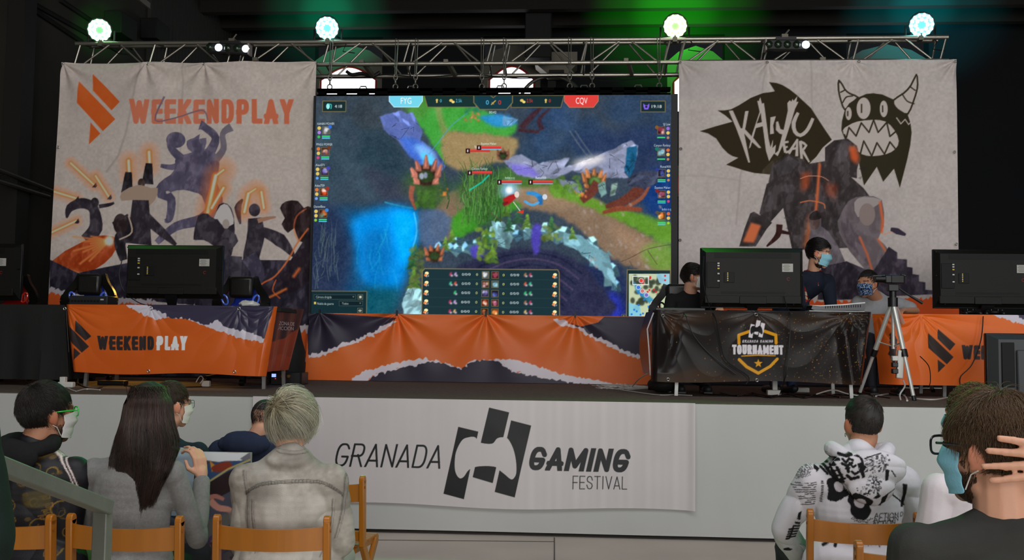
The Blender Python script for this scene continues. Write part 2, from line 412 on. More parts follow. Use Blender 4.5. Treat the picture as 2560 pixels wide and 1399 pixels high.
# ================================================================ the hall
ST = 1.041          # stage floor height
SF = 7.80           # stage front plane
floor_m = mat('concrete', (186, 175, 165), .75, var=(1.3, .10), bump=(60, .05))
wall_m = mat('dark_wall_paint', (58, 55, 48), .85, var=(1.2, .12))
back_m = mat('black_back_wall', (26, 28, 31), .9, var=(.8, .15))
panel_m = mat('corrugated_panel', (58, 57, 54), .8)
white_wall = mat('white_plaster', (120, 118, 106), .8)
steel_d = mat('dark_steel', (40, 38, 36), .6, .3)
red_m = mat('red_window_paint', (170, 40, 30), .5)
glass_l = mat('overcast_sky_pane', (240, 244, 255), .4, emit=2.6, emit_rgb=(245, 248, 255))
LW, RW, BW, CZ = -7.2, 9.6, 20.0, 8.3
struct(MB().box((1.2, 5.2, -.05), (16.8, 31, .1)).build('floor', floor_m))
j = MB()   # slab joints
for (a, b) in (((1386, 1343), (1386, 1450)), ((930, 1349), (1386, 1353))):
    A = atz(*a, .002); B = atz(*b, .002); j.bar(A, B, .008, .003)
struct(j.build('trim_1', mat('joint_sealant', (80, 72, 62), .9), smooth=0))
struct(MB().box((LW-.1, 5.2, CZ/2), (.2, 31, CZ)).build('wall_left', wall_m))
struct(MB().box((RW+.1, 5.2, CZ/2), (.2, 31, CZ)).build('wall_right', back_m))
c = MB().box((1.2, 5.2, CZ+.1), (17.2, 31, .2))
struct(c.build('ceiling', back_m))
k = 2
for Yb, Zb in ((19.3, 7.95), (18.2, 7.9), (16.5, 7.95)):
    struct(MB().box((1.2, Yb, Zb), (16.8, .18, .5)).build('trim_%d' % k, mat('brown_joist', (44, 38, 32), .8))); k += 1
# windows of the back wall (true openings in its outline)
wins = [((785, 957), 110, 240), ((1207, 1352), 108, 240), ((1668, 1812), 112, 240), ((2117, 2322), 108, 240)]
holes = []
for (xa, xb), yt, yb in wins:
    A = at(xa, yb, BW); B = at(xb, yt, BW); holes.append((A.x, B.x, A.z-.3, B.z))
b = MB()
xs = sorted(holes)
zl = min(h[2] for h in holes); zt = max(h[3] for h in holes)-.05
b.box((1.2, BW+.15, zl/2), (16.8, .3, zl)); b.box((1.2, BW+.15, (CZ+zt+.2)/2), (16.8, .3, CZ-zt-.2))
cur = LW-.0
for h in xs:
    b.box(((cur+h[0])/2, BW+.15, (zl+zt+.2)/2), (h[0]-cur, .3, zt-zl+.2)); cur = h[1]
b.box(((cur+RW)/2, BW+.15, (zl+zt+.2)/2), (RW-cur, .3, zt-zl+.2))
struct(b.build('wall_back', back_m, smooth=0))
for n_, (x0, x1, z0, z1) in enumerate(xs):
    wroot = thing('window_%d' % (n_+1), ((x0+x1)/2, BW+.1, z0), None, None); struct(wroot)
    W = x1-x0; cxm = (x0+x1)/2; zb = zt+.2
    arch = lambda t, zc, rise, half: (cxm-half+2*half*t, zc+rise*math.sin(PI*t)**.9)
    rise = .3; zc = z1-.45-rise
    # white surround above the arch
    out = [(x0-.01, zb)]
    top = [(x0, z1-.32), (x0+W*.2, z1-.12), (x0+W*.5, z1), (x0+W*.8, z1-.12), (x1, z1-.32)]
    inner = [(x1-.10-(W-.2)*t, zc+rise*math.sin(PI*t)) for t in [i/16 for i in range(17)]]
    MB().prism([(x0, zc)]+top+[(x1, zc)]+inner, (0, BW+.05, 0), (1, 0, 0), (0, 0, 1), -.12).build('window_surround', white_wall, wroot, smooth=0)
    s_ = MB()
    for xx in (x0+.05, x1-.05): s_.box((xx, BW+.05, (z0+zc)/2), (.10, .12, zc-z0))
    s_.build('window_jamb', white_wall, wroot, smooth=0)
    fr = [(x0+.13, BW+.02, z0)]+[(x0+.13+(W-.26)*t, BW+.02, zc+(rise-.02)*math.sin(PI*t)) for t in [i/16 for i in range(17)]]+[(x1-.13, BW+.02, z0)]
    f_ = MB().tube(fr, .022, 6); f_.box((cxm, BW+.02, zc-.62), (W-.26, .03, .03))
    f_.build('window_frame', red_m, wroot)
    MB().prism([(x0+.12, z0)]+[(p[0], p[2]) for p in fr[1:-1]]+[(x1-.12, z0)], (0, BW+.06, 0), (1, 0, 0), (0, 0, 1), -.01).build('window_pane', glass_l, wroot, smooth=0)
# low window seen between the screen and the right banner
A = at(1683, 492, BW-.02); B = at(1720, 415, BW-.02)
wroot = thing('window_5', (A.x, BW-.02, A.z), None, None); struct(wroot)
MB().box(((A.x+B.x)/2+.1, BW-.04, (A.z+B.z)/2), (B.x-A.x+.3, .06, B.z-A.z)).build('window_surround', white_wall, wroot)
MB().box((B.x-.1, BW-.08, (A.z+B.z)/2-.08), (.26, .04, B.z-A.z-.25)).build('window_frame', red_m, wroot)
MB().box((B.x-.08, BW-.10, (A.z+B.z)/2-.08), (.18, .03, B.z-A.z-.33)).build('window_pane', glass_l, wroot)
# left wall: gable strip, corrugated cladding, conduits, column
def wl(px, py): return atx(px, py, LW+.02)
t = MB()
A, B = wl(345, -8), wl(470, 95); t.bar(A, B, .10, .04, up=(1, 0, 0)); struct(t.build('trim_5', mat('pale_gable_strip', (150, 146, 138), .6), smooth=0))
t = MB(); A = wl(400, 40); 
Ya, Yb = wl(372, 40).y, BW-.05
n = 26
for i in range(n):
    y0 = Ya+(Yb-Ya)*i/n; w_ = (Yb-Ya)/n
    t.box((LW+.03, y0+w_*.4, 6.6), (.06, w_*.78, 3.2))
struct(t.build('trim_6', panel_m, smooth=0))
t = MB()
for (a, b_) in (((40, -5), (205, 105)), ((85, 10), (300, 130)), ((150, 0), (330, 120))):
    t.tube([wl(*a), wl(*b_)], .035, 6)
struct(t.build('trim_7', steel_d))
A = wl(30, 200); struct(MB().box((LW+.12, A.y, 4), (.22, .28, 8)).build('trim_8', steel_d))
for i_, (px, py, lab) in enumerate(((302, 68, 'dark wall box high on the left wall behind the green lamp'), (388, 82, 'dark wall box high on the left wall nearer the corrugated cladding'))):
    A = atx(px, py, LW+.15); s = MB().box(A, (.28, .55, .34)); o = s.build('wall_speaker', mat('black_box', (14, 14, 14), .7), bevel=.01); tag(o, lab, 'wall box')
    o.location = (0, 0, 0)
rail = thing('stair_railing', wl(60, 470), 'dark steel stair railing fixed along the left wall', 'railing')
for (a, b_) in (((-20, 418), (132, 478)), ((-20, 448), (122, 492))):
    MB().tube([atx(*a, LW+.25), atx(*b_, LW+.25)], .03, 8).build('rail', mat('grey_rail', (70, 66, 60), .5, .4), rail)
for px, py in ((10, 432), (110, 470)):
    A = atx(px, py, LW+.25); MB().tube([A, A+Vector((-.25, 0, -.1))], .02, 6).build('bracket', steel_d, rail)
# duct, heater, round fan at the back
du = thing('ventilation_duct', at(1345, 95, 18.6), 'dark round ventilation duct dropping in front of the back wall', 'duct')
A = at(1347, 12, 18.6)
MB().cyl((A.x, 18.6, A.z+.02), (A.x, 18.6, CZ), .27, n=24).build('pipe', mat('dark_duct', (52, 48, 44), .5, .3), du)
MB().box((A.x, 18.6, A.z-.52), (.5, .4, 1.1)).build('outlet_box', mat('dark_duct2', (30, 29, 28), .7), du, bevel=.02)
ac = thing('heater_unit', at(1390, 185, 19.4), 'pale grey angular heater unit hanging by the back wall windows', 'heater')
A = at(1337, 130, 19.4); B = at(1443, 183, 19.4)
wd = B.x-A.x; hh = A.z-B.z
MB().prism([(0, 0), (wd, 0), (wd, -hh*.55), (wd*.78, -hh), (wd*.3, -hh), (0, -hh*.5)], (A.x, 19.4, A.z), (1, 0, 0), (0, 0, 1), -.5).build('casing', mat('heater_casing', (150, 143, 128), .6), ac, smooth=0)
MB().box((A.x+wd*.52, 19.35, B.z-.02), (wd*.35, .35, .06)).build('grille', steel_d, ac)
fa = thing('wall_fan', at(1378, 225, 19), 'large round dark fan half hidden behind the top of the screen', 'fan')
A = at(1378, 262, 19.2)
rr = .62
MB().tube([(A.x+rr*math.cos(2*PI*i/40), 19.2, A.z+rr*.92*math.sin(2*PI*i/40)) for i in range(40)], .035, 8, closed=True).build('ring', mat('fan_ring', (150, 148, 142), .3, .8), fa)
for i in range(5):
    a = 2*PI*i/5+.3; MB().bar((A.x, 19.25, A.z), (A.x+rr*.85*math.cos(a), 19.28, A.z+rr*.8*math.sin(a)), .16, .012, up=(0, 1, .3)).build('blade', steel_d, fa)
MB().cyl((A.x, 19.1, A.z), (A.x, 19.4, A.z), .1).build('hub', steel_d, fa)
MB().bar((A.x, 19.4, A.z), (A.x, BW+.02, A.z), .1, .1).build('bracket', steel_d, fa)

# ================================================================ stage
carpet_m = mat('stage_carpet', (104, 92, 84), .95, var=(30, .18), bump=(300, .3), spec=.1)
struct(MB().box((0, (SF+14)/2, ST-.06), (14.2, 14-SF, .12)).build('floor_stage', carpet_m, smooth=0))
skm = mat('white_vinyl_skirt', (184, 184, 181), .55, var=(2.2, .035, (1, 1, .35)), bump=(5, .25, (.25, 1, .8)))
def wave(X, Z): return -.012-.012*n2(X, Z*.6, 1.1, 5)-.004*n2(X, Z, 4, 8)
X = np.linspace(-7.05, 7.0, 240); Z = np.linspace(.03, ST-.005, 40); XX, ZZ = np.meshgrid(X, Z)
i = np.arange(XX.size).reshape(XX.shape); Q = np.stack([i[:-1, :-1], i[:-1, 1:], i[1:, 1:], i[1:, :-1]], -1).reshape(-1, 4)
o = mesh_np('stage_skirt', np.stack([XX, SF+wave(XX, ZZ), ZZ], -1).reshape(-1, 3), Q, skm); tag(o, 'plain white vinyl skirt covering the whole stage front', 'stage skirt')
o = MB().box((0, SF+.3, ST/2-.08), (14, .4, ST-.18)).build('stage_frame', mat('black_frame', (12, 12, 12), .8)); struct(o); o.name = 'trim_9'

# festival banner on the skirt
DARK = (30, 32, 34)
def festival_logo(cv, T, col, hole):
    # three slanted bars with a game pad cut out; T maps the banner's own pixel coordinates
    bars = [[(1146, 1066), (1196, 1078), (1160, 1245), (1109, 1233)], [(1223, 1018), (1273, 1030), (1256, 1112), (1207, 1098)],
            [(1278, 1050), (1328, 1063), (1287, 1239), (1237, 1226)]]
    bars[1] = [(1223, 1018), (1273, 1030), (1232, 1205), (1182, 1191)]
    for b_ in bars: cv.poly([T(p) for p in b_], col)
    pad = [(1155, 1100), (1172, 1092), (1188, 1092), (1200, 1105), (1230, 1108), (1243, 1095), (1258, 1092), (1270, 1096), (1283, 1120), (1290, 1150), (1291, 1180),
           (1284, 1194), (1276, 1195), (1262, 1184), (1246, 1172), (1238, 1166), (1215, 1164), (1190, 1166), (1172, 1174), (1160, 1190), (1150, 1194), (1141, 1184), (1137, 1165), (1140, 1130)]
    cv.poly([T(p) for p in pad], hole, sm=5)
fb = Canvas(SF-.03, at(636, 1000, SF).x, at(1736, 1100, SF).x, at(1200, 1264, SF).z, at(1200, 998, SF).z, .0034, (206, 198, 199))
fb.grain(3, 3, 3)
X, Z = fb.XZ(); fb.img += (np.sin(X*34)+np.sin(X*57+1)+np.sin(X*91))[..., None]*1.0*((X > -.5)[..., None]+.4)
festival_logo(fb, lambda p: p, (26, 28, 29), (206, 198, 199))
fb.letters('GRANADA', (834, 1165), (1112, 1171), 59, DARK, t=.085, shear=.2, gap=.11)
fb.letters('GAMING', (1318, 1174), (1578, 1181), 59, DARK, t=.21, shear=.2, gap=.09)
fb.letters('FESTIVAL', (1431, 1222), (1567, 1225), 34, DARK, t=.065, gap=.13)
vinyl = mat('printed_vinyl', attr=True, rough=.42, spec=.35)
vinylg = mat('printed_vinyl_glossy', attr=True, rough=.3, spec=.45)
paper_m = mat('printed_cloth_banner', attr=True, rough=.75, spec=.2)
o = fb.sheet('festival_banner', vinyl, k=1.02, disp=lambda X, Z: -.014*n2(X, Z, 1.3, 2)-.05*np.clip((fb.z1-Z)-.85, 0, 1)*np.abs(np.sin(X*2))-.02*np.exp(-((X-fb.x1)/.04)**2),
             sag=lambda X, Z: .014*np.sin(X*3.1)*np.clip((fb.z0+.3-Z)/.3, 0, 1))
tag(o, 'white GRANADA GAMING FESTIVAL banner with black game pad logo on the stage front', 'banner')
# ================================================================ printed banners
PAPER = (172, 161, 154); ORG = (222, 78, 31); NAVY = (36, 32, 44); TORN = (166, 158, 164)
def glow(cv, P, w, col=(236, 112, 50), core=(240, 214, 190)):
    cv.stroke(P, w*2.4, col, .55, soft=w*1.3); cv.stroke(P, w, col, .9, soft=2, taper=True); cv.stroke(P, w*.45, core, .9, soft=1.5, taper=True)
def ties(pts, amp, rad):   # gathers fanning out from the eyelets
    def f(X, Z):
        d = np.zeros_like(X)
        for (x, z, n, ph) in pts:
            r = np.hypot(X-x, Z-z); th = np.arctan2(X-x, z-Z)
            d += amp*np.sin(th*n+ph)*np.exp(-r/rad)*np.clip(r/.15, 0, 1)
        return d
    return f
def eyelets(name, pts, parent, Y):
    for p in pts:
        q = at(p[0], p[1], Y)
        MB().tube([(q.x+.012*math.cos(2*PI*i/12), Y-.008, q.z+.012*math.sin(2*PI*i/12)) for i in range(12)], .004, 6, closed=True).build('eyelet', mat('nickel', (190, 188, 182), .3, .9), parent)


def painterly(cv, lim, amt, seed):   # brushwork inside the dark printed figures
    X_, Z_ = cv.XZ(); lum = cv.img.mean(2); m = np.clip((lim-lum)/30, 0, 1); n1 = n2(X_*1.6+.5*n2(X_, Z_, 2, seed+3, 2), Z_, 9, seed, 3); n3 = n2(X_, Z_*.5, 30, seed+1, 2)
    st = np.clip((n1-.52)*9, 0, 1)*amt+np.clip((n3-.58)*8, 0, 1)*amt*.6-np.clip((.42-n1)*8, 0, 1)*amt*.5; cv.img = np.clip(cv.img+(m*st)[..., None]*np.array([1.05, 1, 1.05]), 0, 255)
# ---- left banner: WEEKENDPLAY
lb = Canvas(11.10, -6.008, -2.990, 1.06, 4.690, .0075, PAPER, foot=(-6.075, -3.012))
lb.grain(9, 40, 1, 2); lb.grain(8, 3, 2)
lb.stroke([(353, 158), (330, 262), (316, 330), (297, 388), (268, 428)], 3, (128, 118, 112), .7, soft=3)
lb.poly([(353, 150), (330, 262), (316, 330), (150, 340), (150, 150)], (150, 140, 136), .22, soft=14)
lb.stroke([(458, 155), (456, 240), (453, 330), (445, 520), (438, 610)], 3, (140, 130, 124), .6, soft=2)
for P in ([(234, 184), (300, 254.5), (279, 276), (232, 226)], [(198, 203), (289, 298), (258, 328), (193, 257)], [(227, 306), (252, 334), (223, 361)]):
    lb.poly(P, (206, 82, 30))
lb.letters('WEEKENDPLAY', (325, 310), (733, 310), 62, (226, 98, 70), t=.22, gap=.10)
lb.ell((430, 285), (110, 50), PAPER, .16, soft=30)
VIO = (78, 72, 92); DK = (44, 38, 46); SK = (30, 26, 32)
def limb(cv, P, ws, col, sm=4):
    P = smooth_pts(P, sm, False); n = len(P); W = np.interp(np.linspace(0, len(ws)-1, n), range(len(ws)), ws)
    d = np.gradient(P, axis=0); nn = np.stack([-d[:, 1], d[:, 0]], 1)/(np.hypot(d[:, 0], d[:, 1])[:, None]+1e-6)
    cv.poly(np.concatenate([P+nn*W[:, None]/2, (P-nn*W[:, None]/2)[::-1]]), col, soft=.6)
# leaping masked fighter, a plain stand-in
limb(lb, [(412, 242), (388, 300), (440, 295), (505, 275), (520, 300)], [5, 4, 3, 4, 3], (110, 92, 104))
limb(lb, [(505, 470), (450, 452), (402, 478), (428, 498), (424, 545), (412, 552)], [30, 46, 30, 22, 18, 8], VIO)
limb(lb, [(525, 470), (540, 510), (505, 548), (440, 566), (392, 606)], [44, 36, 28, 22, 14], VIO)
lb.poly([(440, 395), (470, 384), (520, 372), (548, 398), (545, 440), (530, 480), (560, 520), (528, 560), (505, 490), (455, 470), (398, 480), (425, 440), (438, 420)], VIO, sm=3)
limb(lb, [(452, 395), (430, 372), (430, 352)], [22, 18, 26], VIO); lb.ell((440, 350), (24, 20), VIO)
limb(lb, [(525, 382), (540, 345), (512, 318), (500, 312)], [26, 20, 18, 26], VIO)
limb(lb, [(540, 400), (560, 372), (558, 335), (580, 318)], [20, 16, 14, 22], (104, 96, 106))
limb(lb, [(455, 410), (430, 418), (402, 414)], [18, 14, 9], VIO)
lb.poly([(470, 372), (468, 352), (485, 345), (500, 335), (498, 348), (516, 345), (512, 372), (492, 384)], VIO, sm=2)
lb.grain(0, 1)
for c_, r_ in (((500, 425), (26, 14)), ((430, 470), (20, 8)), ((520, 520), (12, 26))): lb.ell(c_, r_, (104, 98, 120), .5, soft=5)
# glowing blades thrown from the left
for P in ([(178, 408), (236, 462)], [(240, 440), (273, 492)], [(133, 478), (192, 496)], [(128, 582), (192, 552)]):
    glow(lb, P, 9); limb(lb, [P[1], (P[1][0]+6, P[1][1]+5)], [16, 5], DK)
# fighter with two raised glowing gauntlets
for x0, y0 in ((322, 410), (373, 388)):
    glow(lb, [(x0+2, y0+30), (x0, y0-8)], 14); limb(lb, [(x0-4, y0+72), (x0, y0+20)], [30, 16], SK)
lb.ell((354, 458), (9, 12), (58, 44, 40)); lb.poly([(305, 480), (345, 462), (378, 470), (395, 470), (388, 500), (360, 520), (330, 500), (304, 502)], (150, 128, 112), sm=2)
limb(lb, [(352, 500), (350, 560), (345, 610)], [40, 52, 70], DK); limb(lb, [(360, 540), (405, 580), (440, 612)], [30, 22, 8], DK)
# archer and shield bearer in the corner
limb(lb, [(168, 545), (176, 520), (205, 508), (230, 516), (240, 536)], [4, 20, 26, 26, 24], DK); lb.ell((238, 506), (10, 12), SK)
limb(lb, [(248, 516), (272, 512), (286, 507)], [10, 9, 5], DK); limb(lb, [(238, 530), (240, 570), (215, 600)], [26, 34, 30], DK)
lb.poly([(126, 656), (215, 600), (262, 588), (296, 600), (280, 640), (240, 672), (196, 680)], (150, 58, 22), sm=2)
for k_ in range(9):
    a = 2.35+k_*.13; L_ = 70+26*math.sin(k_*2.1); lb.stroke([(274, 602), (274+L_*math.cos(a), 602+L_*math.sin(a))], 4, (240, 140, 80), .8, soft=2, taper=True)
lb.ell((274, 602), (11, 13), (250, 214, 190), 1, soft=4)
lb.stroke([(127, 656), (160, 668), (196, 680)], 3, (224, 110, 40), sm=3)
limb(lb, [(300, 545), (316, 580), (300, 605), (310, 650)], [44, 50, 30, 18], SK); lb.ell((302, 560), (18, 26), (40, 30, 32))
lb.stroke([(322, 540), (330, 580), (300, 598)], 4, (170, 150, 136), sm=4)
# grey haired figure, winged one, beast
glow(lb, [(520, 530), (540, 440), (560, 425)], 18); glow(lb, [(530, 520), (560, 470)], 12)
lb.poly([(484, 590), (495, 540), (520, 534), (535, 545), (548, 512), (570, 510), (586, 540), (586, 610), (570, 650), (535, 615), (510, 600), (488, 600)], DK, sm=2)
lb.poly([(535, 545), (552, 514), (570, 512), (582, 535), (585, 560), (560, 566), (545, 548)], (176, 170, 168), sm=2); lb.ell((566, 560), (9, 12), (150, 138, 132))
limb(lb, [(560, 580), (585, 600), (555, 625), (590, 690)], [22, 24, 34, 28], (60, 54, 62))
limb(lb, [(602, 560), (596, 520), (608, 498)], [4, 18, 4], DK); glow(lb, [(612, 530), (622, 484), (640, 472)], 13); glow(lb, [(660, 520), (654, 480)], 10)
lb.ell((637, 525), (14, 16), DK); limb(lb, [(638, 545), (640, 590), (628, 650), (640, 690)], [34, 44, 40, 18], DK); limb(lb, [(650, 575), (700, 600), (735, 640)], [20, 34, 8], DK)
limb(lb, [(645, 552), (668, 546), (690, 542)], [12, 9, 4], (150, 110, 90)); limb(lb, [(655, 580), (690, 582), (712, 600)], [4, 5, 3], DK)
FL = [(124, 648), (196, 682), (262, 668), (330, 655), (583, 648), (590, 649), (778, 651), (778, 812), (740, 814), (560, 770), (124, 728)]
lb.poly(FL, NAVY)
limb(lb, [(622, 640), (645, 690), (600, 760)], [40, 34, 20], (58, 54, 70)); limb(lb, [(586, 640), (580, 700), (570, 740)], [40, 44, 30], (54, 50, 60))
lb.poly([(700, 520), (715, 503), (745, 502), (760, 520), (778, 518), (778, 600), (748, 602), (736, 570), (720, 582), (704, 560), (712, 545)], (34, 22, 24), sm=2)
lb.stroke([(745, 600), (735, 572), (742, 540), (765, 522)], 3, (220, 110, 60), .8, soft=1.5, sm=3)
lb.poly([(778, 565), (760, 600), (720, 660), (690, 700), (640, 730), (690, 740), (778, 700)], (34, 26, 34), sm=2)
lb.stroke([(770, 572), (742, 610), (720, 650), (688, 690), (660, 706), (640, 722)], 4, (214, 104, 48), .9, soft=1, sm=4)
lb.stroke([(690, 700), (682, 726), (700, 745)], 3, (170, 76, 34), sm=3); lb.stroke([(655, 752), (690, 735), (715, 722)], 6, (206, 106, 46), .9, soft=2); lb.stroke([(735, 690), (748, 672)], 7, (200, 96, 44), .9, soft=3)
# torn foot of the print
e1 = torn([(110, 722), (160, 724), (210, 738), (330, 745), (560, 775), (700, 808), (742, 812), (790, 816)], 7, 14, 3)
lb.poly(np.concatenate([e1, [(800, 990), (100, 990)]]), TORN); lb.poly(np.concatenate([e1+[0, 13], [(800, 990), (100, 990)]]), ORG)
e2 = torn([(100, 900), (420, 915), (690, 902), (735, 896), (800, 898)], 6, 14, 5)
lb.poly(np.concatenate([e2, [(800, 990), (100, 990)]]), TORN); lb.poly(np.concatenate([e2+[0, 11], [(800, 990), (100, 990)]]), (30, 26, 34))
painterly(lb, 112, 17, 5)
TL = [(-5.99, 4.68, 9, 0), (-5.0, 4.68, 7, 1), (-4.3, 4.68, 8, 2), (-2.99, 4.68, 9, .5)]
tf = ties(TL, .030, .35)
lbo = thing('stage_banner', (-4.5, 11.1, ST), 'large WEEKENDPLAY banner with an orange logo hanging left of the screen', 'banner', 'big printed banners hanging from the truss')
def lbd(X, Z): return tf(X, Z)+.05*(n2(X, Z*.35, .9, 4, 2)-.5)
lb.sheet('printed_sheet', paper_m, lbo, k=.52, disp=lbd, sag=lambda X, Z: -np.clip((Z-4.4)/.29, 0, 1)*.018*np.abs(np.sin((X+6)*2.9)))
eyelets('eyelet', [(158, 158), (370, 160), (510, 160), (793, 158), (146, 368), (782, 372)], lbo, 11.08)

# ---- right banner: KAIYU WEAR
rb = Canvas(11.10, 1.136, 4.172, 1.06, 4.66, .0075, (176, 166, 162), foot=(1.136, 4.155))
rb.grain(9, 40, 11, 2); rb.grain(8, 3, 12)
k1 = lambda L: [(1740+x/4.414, 180+y/4.414) for x, y in L]
k2 = lambda L: [(1660+x/2.1855, 140+y/2.1855) for x, y in L]
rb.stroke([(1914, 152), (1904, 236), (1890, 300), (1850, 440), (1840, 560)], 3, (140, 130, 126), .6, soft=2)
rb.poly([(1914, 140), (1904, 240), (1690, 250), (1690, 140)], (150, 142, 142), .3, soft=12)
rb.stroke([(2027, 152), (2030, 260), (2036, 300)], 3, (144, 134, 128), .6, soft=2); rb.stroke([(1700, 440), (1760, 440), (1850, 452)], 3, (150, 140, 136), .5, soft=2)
LEAF = (42, 34, 18)
rb.poly(k1([(805, 110), (880, 125), (950, 150), (1030, 195), (1110, 255), (1200, 335), (1270, 400), (1340, 510), (1420, 630), (1500, 745), (1400, 830), (1330, 930), (1240, 1020), (1000, 1130),
            (800, 1130), (640, 1115), (520, 1085), (430, 1055), (330, 1025), (465, 948), (400, 930), (350, 900), (290, 840), (220, 735), (130, 680), (40, 655), (220, 600), (400, 550), (320, 480), (235, 425), (310, 425), (380, 415), (470, 370), (600, 290), (740, 235), (868, 215)]), LEAF)
PW = (178, 167, 161)
def L1(P, ws): limb(rb, k1(P), [w_/4.414 for w_ in ws], PW, 2)
rb.poly(k1([(360, 430), (405, 425), (490, 620), (545, 640), (640, 740), (720, 840), (690, 840), (600, 760), (530, 680), (560, 830), (595, 1000), (575, 1000), (500, 780), (440, 620)]), PW)
rb.poly(k1([(540, 435), (578, 432), (535, 660), (505, 650)]), PW)
rb.poly(k1([(672, 320), (690, 325), (705, 280), (725, 350), (748, 345), (760, 430), (800, 740), (820, 830), (850, 740), (842, 840), (880, 800), (870, 900), (905, 870), (950, 690), (920, 680), (880, 640), (882, 550), (905, 545), (930, 630), (965, 640),
             (1010, 430), (1005, 345), (1030, 315), (1050, 330), (1060, 300), (1075, 320), (1118, 265), (1105, 330), (1130, 330), (1090, 410), (1045, 560), (980, 760), (960, 800), (900, 930), (860, 900), (820, 960), (805, 985), (770, 870), (735, 600), (660, 620), (600, 830), (580, 850), (620, 680), (700, 440)]), PW)
rb.poly(k1([(668, 570), (725, 555), (712, 450)]), LEAF)
rb.poly(k1([(820, 500), (880, 488), (850, 590), (860, 680), (815, 688)]), PW)
L1([(1125, 450), (1075, 560), (1090, 660), (1150, 700), (1215, 655), (1255, 590), (1290, 510)], [34, 46, 42, 40, 40, 40, 34])
L1([(960, 770), (985, 890)], [30, 30]); L1([(970, 778), (1020, 770)], [26, 22]); L1([(975, 835), (1010, 825)], [24, 20]); L1([(985, 890), (1030, 872)], [26, 22])
L1([(1120, 740), (1020, 900)], [20, 36]); L1([(1115, 745), (1110, 930)], [22, 34]); L1([(1060, 850), (1115, 840)], [24, 24])
L1([(1150, 760), (1165, 960)], [34, 30]); L1([(1155, 770), (1215, 810), (1165, 870)], [26, 30, 24]); L1([(1175, 870), (1250, 995)], [34, 18])
# horned creature emblem (flat print)
EM = (44, 38, 22)
rb.poly(k1([(1640, 430), (1700, 350), (1790, 280), (1880, 242), (1960, 232), (2060, 244), (2180, 300), (2200, 380), (2340, 470), (2375, 560), (2390, 660), (2375, 800), (2340, 960), (2300, 1110), (2255, 1275), (2185, 1065), (2065, 1210), (1995, 1045), (1855, 1250), (1800, 1010), (1700, 800), (1640, 730), (1605, 640), (1612, 540)]), EM)
for P, st in (([(1575, 95), (1640, 190), (1700, 235), (1790, 280), (1700, 350), (1645, 415), (1600, 320), (1570, 200)], (([(1595, 225), (1650, 195)]), ([(1620, 335), (1660, 275), (1730, 262)]))),
              ([(2437, 25), (2370, 150), (2290, 235), (2180, 310), (2200, 385), (2260, 435), (2340, 460), (2400, 330), (2445, 180), (2450, 90)], (([(2360, 160), (2420, 200)], [(2275, 240), (2330, 320), (2410, 345)])))):
    rb.poly(k1(P), PW, sm=2); rb.stroke(k1(P), 4.2, EM, sm=2, closed=True)
    for q in st: rb.stroke(k1(q), 3.2, EM, sm=4)
for c_, r_ in (((1850, 400), (76, 118)), ((2073, 405), (44, 92)), ((1686, 456), (34, 72))):
    cc = k1([c_])[0]; rb.ell(cc, (r_[0]/4.414, r_[1]/4.414), PW); rb.rect(cc[0]-r_[0]/4.414*.3-1.6, cc[1]-r_[1]/4.414*.42, cc[0]-r_[0]/4.414*.3+1.8, cc[1]+r_[1]/4.414*.42, EM)
rb.poly(k1([(1622, 640), (1680, 590), (1780, 545), (1950, 527), (2090, 545), (2190, 640), (2240, 760), (2200, 850), (2100, 905), (1950, 927), (1830, 905), (1740, 820), (1660, 730)]), PW, sm=2)
rb.stroke(k1([(1640, 690), (1660, 725), (1690, 610), (1768, 705), (1825, 560), (1910, 665), (1960, 530), (2010, 665), (2105, 555), (2140, 710), (2225, 640)]), 3.8, EM)
rb.stroke(k1([(1815, 900), (1852, 760), (1940, 925), (1997, 780), (2080, 905), (2140, 770), (2205, 850)]), 3.8, EM)
rb.stroke(k1([(2215, 505), (2262, 570), (2310, 520), (2352, 575), (2385, 540)]), 2.6, PW)
# armoured giant and companions: plain stand-ins in the same masses
AR = (52, 45, 46); AR2 = (72, 66, 68)
rb.poly(k2([(720, 600), (900, 570), (1000, 640), (1090, 720), (1150, 800), (1160, 1040), (700, 1060), (650, 830), (560, 930), (520, 860), (560, 700), (640, 640)]), AR)
rb.poly(k2([(590, 590), (680, 535), (770, 570), (800, 620), (740, 690), (660, 700), (570, 690)]), AR); rb.poly(k2([(600, 600), (680, 545), (740, 580), (690, 640), (620, 660)]), AR2, .7)
rb.poly(k2([(880, 500), (930, 460), (1005, 450), (1055, 490), (1070, 560), (1055, 620), (1055, 668), (1000, 655), (930, 625), (880, 570)]), AR)
rb.poly(k2([(1010, 490), (1050, 495), (1068, 560), (1050, 590), (1020, 560)]), (206, 88, 44), .9, soft=4); rb.poly(k2([(940, 480), (1000, 470), (1010, 560), (960, 590)]), AR2, .6, soft=2)
for i_ in range(26):
    r_ = random.Random(i_); x = r_.uniform(600, 1080); y = r_.uniform(610, 1000)
    if not (560 < x < 1120): continue
    s_ = r_.uniform(20, 52); rb.poly(k2([(x, y), (x+s_, y-s_*.4), (x+s_*.8, y+s_*.5)]), AR2 if r_.random() > .5 else (36, 30, 32), .45)
rb.poly(k2([(750, 640), (800, 630), (790, 720), (750, 740)]), (190, 80, 40), .7, soft=5); rb.poly(k2([(880, 690), (950, 700), (940, 780), (890, 760)]), (170, 70, 40), .5, soft=5)
rb.poly(k2([(845, 580), (858, 590), (836, 860), (822, 860)]), (232, 110, 60), .9, soft=1.5); rb.poly(k2([(790, 860), (850, 860), (800, 1050), (760, 1050)]), (222, 116, 62), .6, soft=5)
rb.stroke(k2([(745, 670), (790, 655), (860, 658), (900, 680)]), 1.6, (226, 150, 120), .9, sm=4); rb.stroke(k2([(745, 800), (800, 790), (870, 805), (880, 830)]), 2.4, (232, 120, 70), .9, sm=4)
